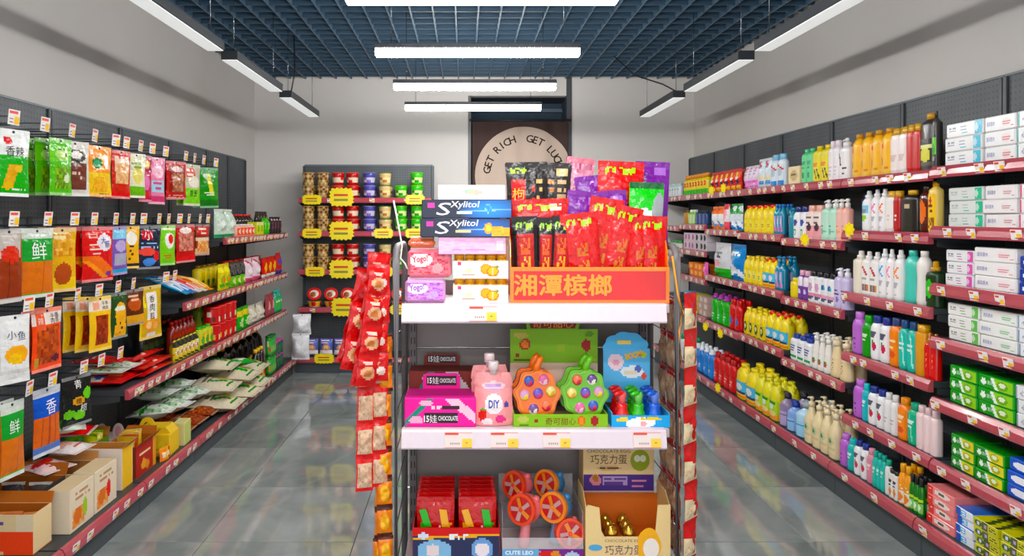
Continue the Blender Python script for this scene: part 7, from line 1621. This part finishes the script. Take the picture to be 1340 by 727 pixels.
for j in range(2):
    place(bag(.10, .17, .04, ['3a3432', '4a403c'][j], (('rect', .1, .1, .9, .5, 'c8b8a0'),), '2a2624', 'film', 10, 12, 95 + j, True, 'd0c8c0'), 'snack_packet', ['dark packet standing in the black fronted carton', 'second dark packet standing in the black fronted carton'][j], 'packet', (-1.99 + j * .12, 3.25, BZ + .006), (-.1, 0, .1), 'packets in the black fronted carton')
for j in range(3):
    place(bag(.10, .12, .04, ['e8702a', 'd8502a', 'f0a848'][j], (('ell', .5, .5, .3, .2, 'f4e0c0'),), 'c85a1c', 'film', 10, 12, 98 + j, True, 'e8a070'), 'snack_packet', f'orange packet, {ORD[j+1]} of three in the carton at the bottom edge', 'packet', (-1.99 + .11 * j, 3.045, BZ + .006), (-.2, 0, .1 * j), 'packets in the orange carton')
def handled(w, d, h, col, layers, ears):
    m = MB(); m.box(-w / 2, w / 2, -d / 2, d / 2, 0, h, col, 'paper', ch=.003)
    F = MB(); F.grid(lambda u, v: (-w / 2 + .003 + u * (w - .006), -d / 2 - .0008, .003 + v * (h - .006)), 24, 14, art(col, *layers), 'paper', False)
    parts = [('carton', m.mesh('carton'), []), ('front_print', F.mesh('front_print'), [])]
    if ears:
        for x in (-w * .34, w * .12):
            e = MB(); e.prism([(x + .030 * math.cos(2 * PI * i / 20), h + .040 + .050 * math.sin(2 * PI * i / 20)) for i in range(20)], -d / 2 + .01, -d / 2 + .014, col, 'paper'); e.prism([(x + .016 * math.cos(2 * PI * i / 16), h + .044 + .032 * math.sin(2 * PI * i / 16)) for i in range(16)], -d / 2 + .0085, -d / 2 + .01, 'd8a0a4', 'paper'); parts.append(('ear_flap', e.mesh('ear_flap'), []))
    else:
        e = MB(); n = 16; vs, fs = [], []
        for i in range(n + 1):
            a = PI * i / n
            for r in (.045, .025):
                for y in (-.003, .003): vs.append((r * math.cos(a) - w * .26, y, h + .02 + r * 1.3 * math.sin(a)))
        for i in range(n):
            a = i * 4; b = a + 4
            fs += [(a, b, b + 1, a + 1), (a + 2, a + 3, b + 3, b + 2), (a, a + 2, b + 2, b), (a + 1, b + 1, b + 3, a + 3)]
        e.add(vs, fs, mix(col, 'ffffff', .06), 'paper'); e.box(-w * .26 - .05, -w * .26 + .05, -.003, .003, h - .002, h + .024, col, 'paper'); parts.append(('handle', e.mesh('handle'), []))
        g = MB(); g.prism([(-w / 2, h), (w / 2, h), (w / 2 - .03, h + .035), (-w / 2 + .03, h + .035)], -d / 2 + .02, d / 2 - .02, mix(col, '000000', .08), 'paper'); parts.append(('lid', g.mesh('lid'), []))
    return parts
place(handled(.19, .17, .110, 'dccdca', (('big', .42, .18, .82, .62, 6, 5, 'c8323a'), ('ell', .2, .3, .12, .14, 'e8d8d8'), ('ell', .3, .8, .1, .08, 'c8a8a8')), True), 'gift_carton', 'pinkish white carton with two ear flaps and red print', 'carton', (-1.965, 4.20, BZ), (0, 0, .12))
place(handled(.20, .16, .125, 'e8c416', (('rect', .0, .0, 1, .12, 'd8a018'), ('txt', .1, .3, .7, .5, 8, 3, 'c89a18'), ('ell', .78, .5, .1, .2, 'f0d860')), False), 'gift_carton', 'bright yellow carton with a loop handle', 'carton', (-1.765, 4.24, BZ), (0, 0, .05))
m = MB(); m.box(-.035, .035, -.06, .06, 0, .135, 'd8cf9a', 'paper', ch=.003, r='c8d08a'); o = m.build('biscuit_box'); o.location = (-1.69, 4.42, BZ); o.rotation_euler = (0, 0, .05); tag(o, 'cream and green biscuit box beyond the bright yellow carton', 'box')
for j in range(3):
    place(bag(.05, .07, .024, ['e88a2a', 'd8c03a', 'c84a2a'][j], (('ell', .5, .5, .3, .2, 'f4e8c0'),), 'c87a2a', 'film', 8, 10, 110 + j, True, 'e8b060'), 'snack_packet', f'small orange packet, {ORD[j+1]} of three by the rail before the yellow carton', 'packet', (-1.665, 4.09 + j * .022, BZ), (-.1, 0, PI / 2 - .5), 'small packets by the rail')
# ---- bags and sacks
WG = (('food', .05, .1, .95, .9, 'e6e8e4', '6ab05a'), ('rect', .2, .35, .8, .65, 'eef0ec'), ('diag', .5, .5, .4, 1, .04, .2, .8, '3f9a44'))
for j, (x, y, dz, rz) in enumerate(((-1.95, 4.52, .145, .08), (-1.90, 4.69, .145, -.06), (-1.95, 4.86, .145, .05), (-1.90, 5.02, .145, .0), (-1.96, 4.60, .245, -.1), (-1.94, 4.80, .245, .12))):
    place(bag(.16, .26, .085, 'e2e5df', WG, 'd8dcd4', 'film', 16, 18, 120 + j, False, 'e8eae6'), 'bread_bag', f'white and green bag, {ORD[j+1]} of six heaped beyond the yellow carton', 'bag', (x - .09, y, BZ + dz), (-PI / 2 - .10, 0, PI / 2 + rz), 'white and green bags')
for j, (x, y, dz, rz) in enumerate(((-1.80, 4.56, .042, .04), (-1.80, 4.77, .042, -.03), (-2.01, 4.60, .042, .0), (-1.79, 4.98, .042, .0), (-2.01, 4.82, .042, .0))):
    place(bag(.19, .20, .065, '8a3a24', (('food', .05, .1, .95, .9, '6a2a1a', 'b8603c'), ('rect', .2, .7, .8, .85, 'd8c8a8')), '6a2a1a', 'film', 14, 16, 130 + j, False, 'b89070'), 'date_bag', f'clear bag of red brown dates, {ORD[j+1]} of five under the white green bags', 'bag', (x - .08, y, BZ + dz), (-PI / 2, 0, PI / 2 + rz), 'bags of dates')
SK = ('dcd2bc', (('rect', .12, .08, .88, .20, 'b8a888'), ('diag', .62, .62, 1, .6, .08, .45, .8, '3a9a4a'), ('ell', .3, .7, .2, .10, 'c8c06a'), ('txt', .2, .36, .8, .50, 9, 3, '6a6a5a'), ('rect', .2, .84, .8, .9, '2f8a44'), ('diag', .3, .5, 1, -.4, .03, .4, .6, '4aa854')), 'd2c8b0')
for j, (x, y, dz, rz, sc) in enumerate(((-1.56, 5.16, .052, .03, 1), (-1.53, 5.50, .052, -.03, 1), (-1.55, 5.84, .052, .02, 1), (-1.60, 5.20, .162, .06, .98), (-1.56, 5.55, .164, -.03, 1.0), (-1.58, 5.88, .162, .03, .96), (-1.66, 5.38, .270, .05, .95))):
    place(bag(.32, .355, .11, *SK, 'film', 20, 26, 140 + j, False, 'e6dec8'), 'rice_sack', f'cream rice sack with green print, {["near one in the bottom layer", "middle one in the bottom layer", "far one in the bottom layer", "near one in the middle layer", "middle one in the middle layer", "far one in the middle layer", "topmost of the pile"][j]}', 'rice sack', (x, y, BZ + dz), (-PI / 2 - .03, 0, -PI / 2 + rz), 'rice sacks', sc)
place(bag(.13, .24, .055, '3c9a48', (('ell', .5, .5, .3, .2, 'e0e8d0'), ('rect', 0, 0, 1, .3, '6ab85a')), '2f8a3c', 'film', 12, 14, 160, False, '4aa858'), 'rice_sack', 'small green rice bag lying across the cream sacks', 'rice bag', (-1.60, 5.66, BZ + .252), (-PI / 2 - .03, .0, -PI / 2 + .5))
S.row(271, 345, 8, lbt('jug', .30, '1a1412', 'screw', 'e8c01e', lab(.06, .6, '1f1a14', ('rect', 0, .0, 1, .6, 'd8b020'), ('ell', .5, .35, .3, .2, 'c03a24'), T2('e8d8a0', v0=.66, v1=.9), nu=8, nv=10), 'liq', dmax=.13), 'soy_sauce_jug', 'dark soy sauce jug with yellow cap', 'sauce jug', dx=.26)
S.row(337, 348, 3, lbt('jug', .27, '1f1612', 'screw', 'e0b81e', lab(.06, .6, '2a2018', ('rect', 0, .0, 1, .6, 'e0bc2a'), ('ell', .5, .35, .3, .2, 'c03a24'), nu=8, nv=10), 'liq', dmax=.12), 'soy_sauce_jug', 'soy sauce jug with yellow label', 'sauce jug', dx=.02)
S.row(355, 362, 3, jarb(.15, '4aa050', '2f6a3a', '5ab060', 'e0d8a0', 'd88a3a'), 'seasoning_tub', 'green seasoning tub', 'tub')
S.row(355, 362, 3, jarb(.15, '4aa050', '2f6a3a', '5ab060', 'e0d8a0', 'c84a3a'), 'seasoning_tub', 'green seasoning tub', 'tub', dz=.166)
S.row(361, 372, 3, jarb(.11, '2a5a40', 'b04a90', '3a6a50', '1f3a2c'), 'seasoning_tub', 'dark jar with purple lid', 'jar')
S.row(361, 372, 3, jarb(.11, '2a5a40', 'b04a90', '3a6a50', '1f3a2c'), 'seasoning_tub', 'dark jar with purple lid', 'jar', dz=.124)
# white carrier bags hung at the end of the left gondola
m = MB()
for j in range(2):
    place(bag(.17, .24 - .05 * j, .12, 'e8e8ea', (('food', 0, 0, 1, 1, 'e0e0e4', 'f0f0f2'),), 'e2e2e6', 'film', 14, 16, 170 + j, False, 'f0f0f2'), 'carrier_bag', ['white crumpled carrier bag hanging beside the noodle rack, lower', 'white crumpled carrier bag hanging beside the noodle rack, upper'][j], 'carrier bag', (PX(394, 7.0), 7.0 + j * .06 - .02, PZ(436, 7.0) if j == 0 else PZ(412, 7.0)), (0, 0, .3 * j), 'white carrier bags')
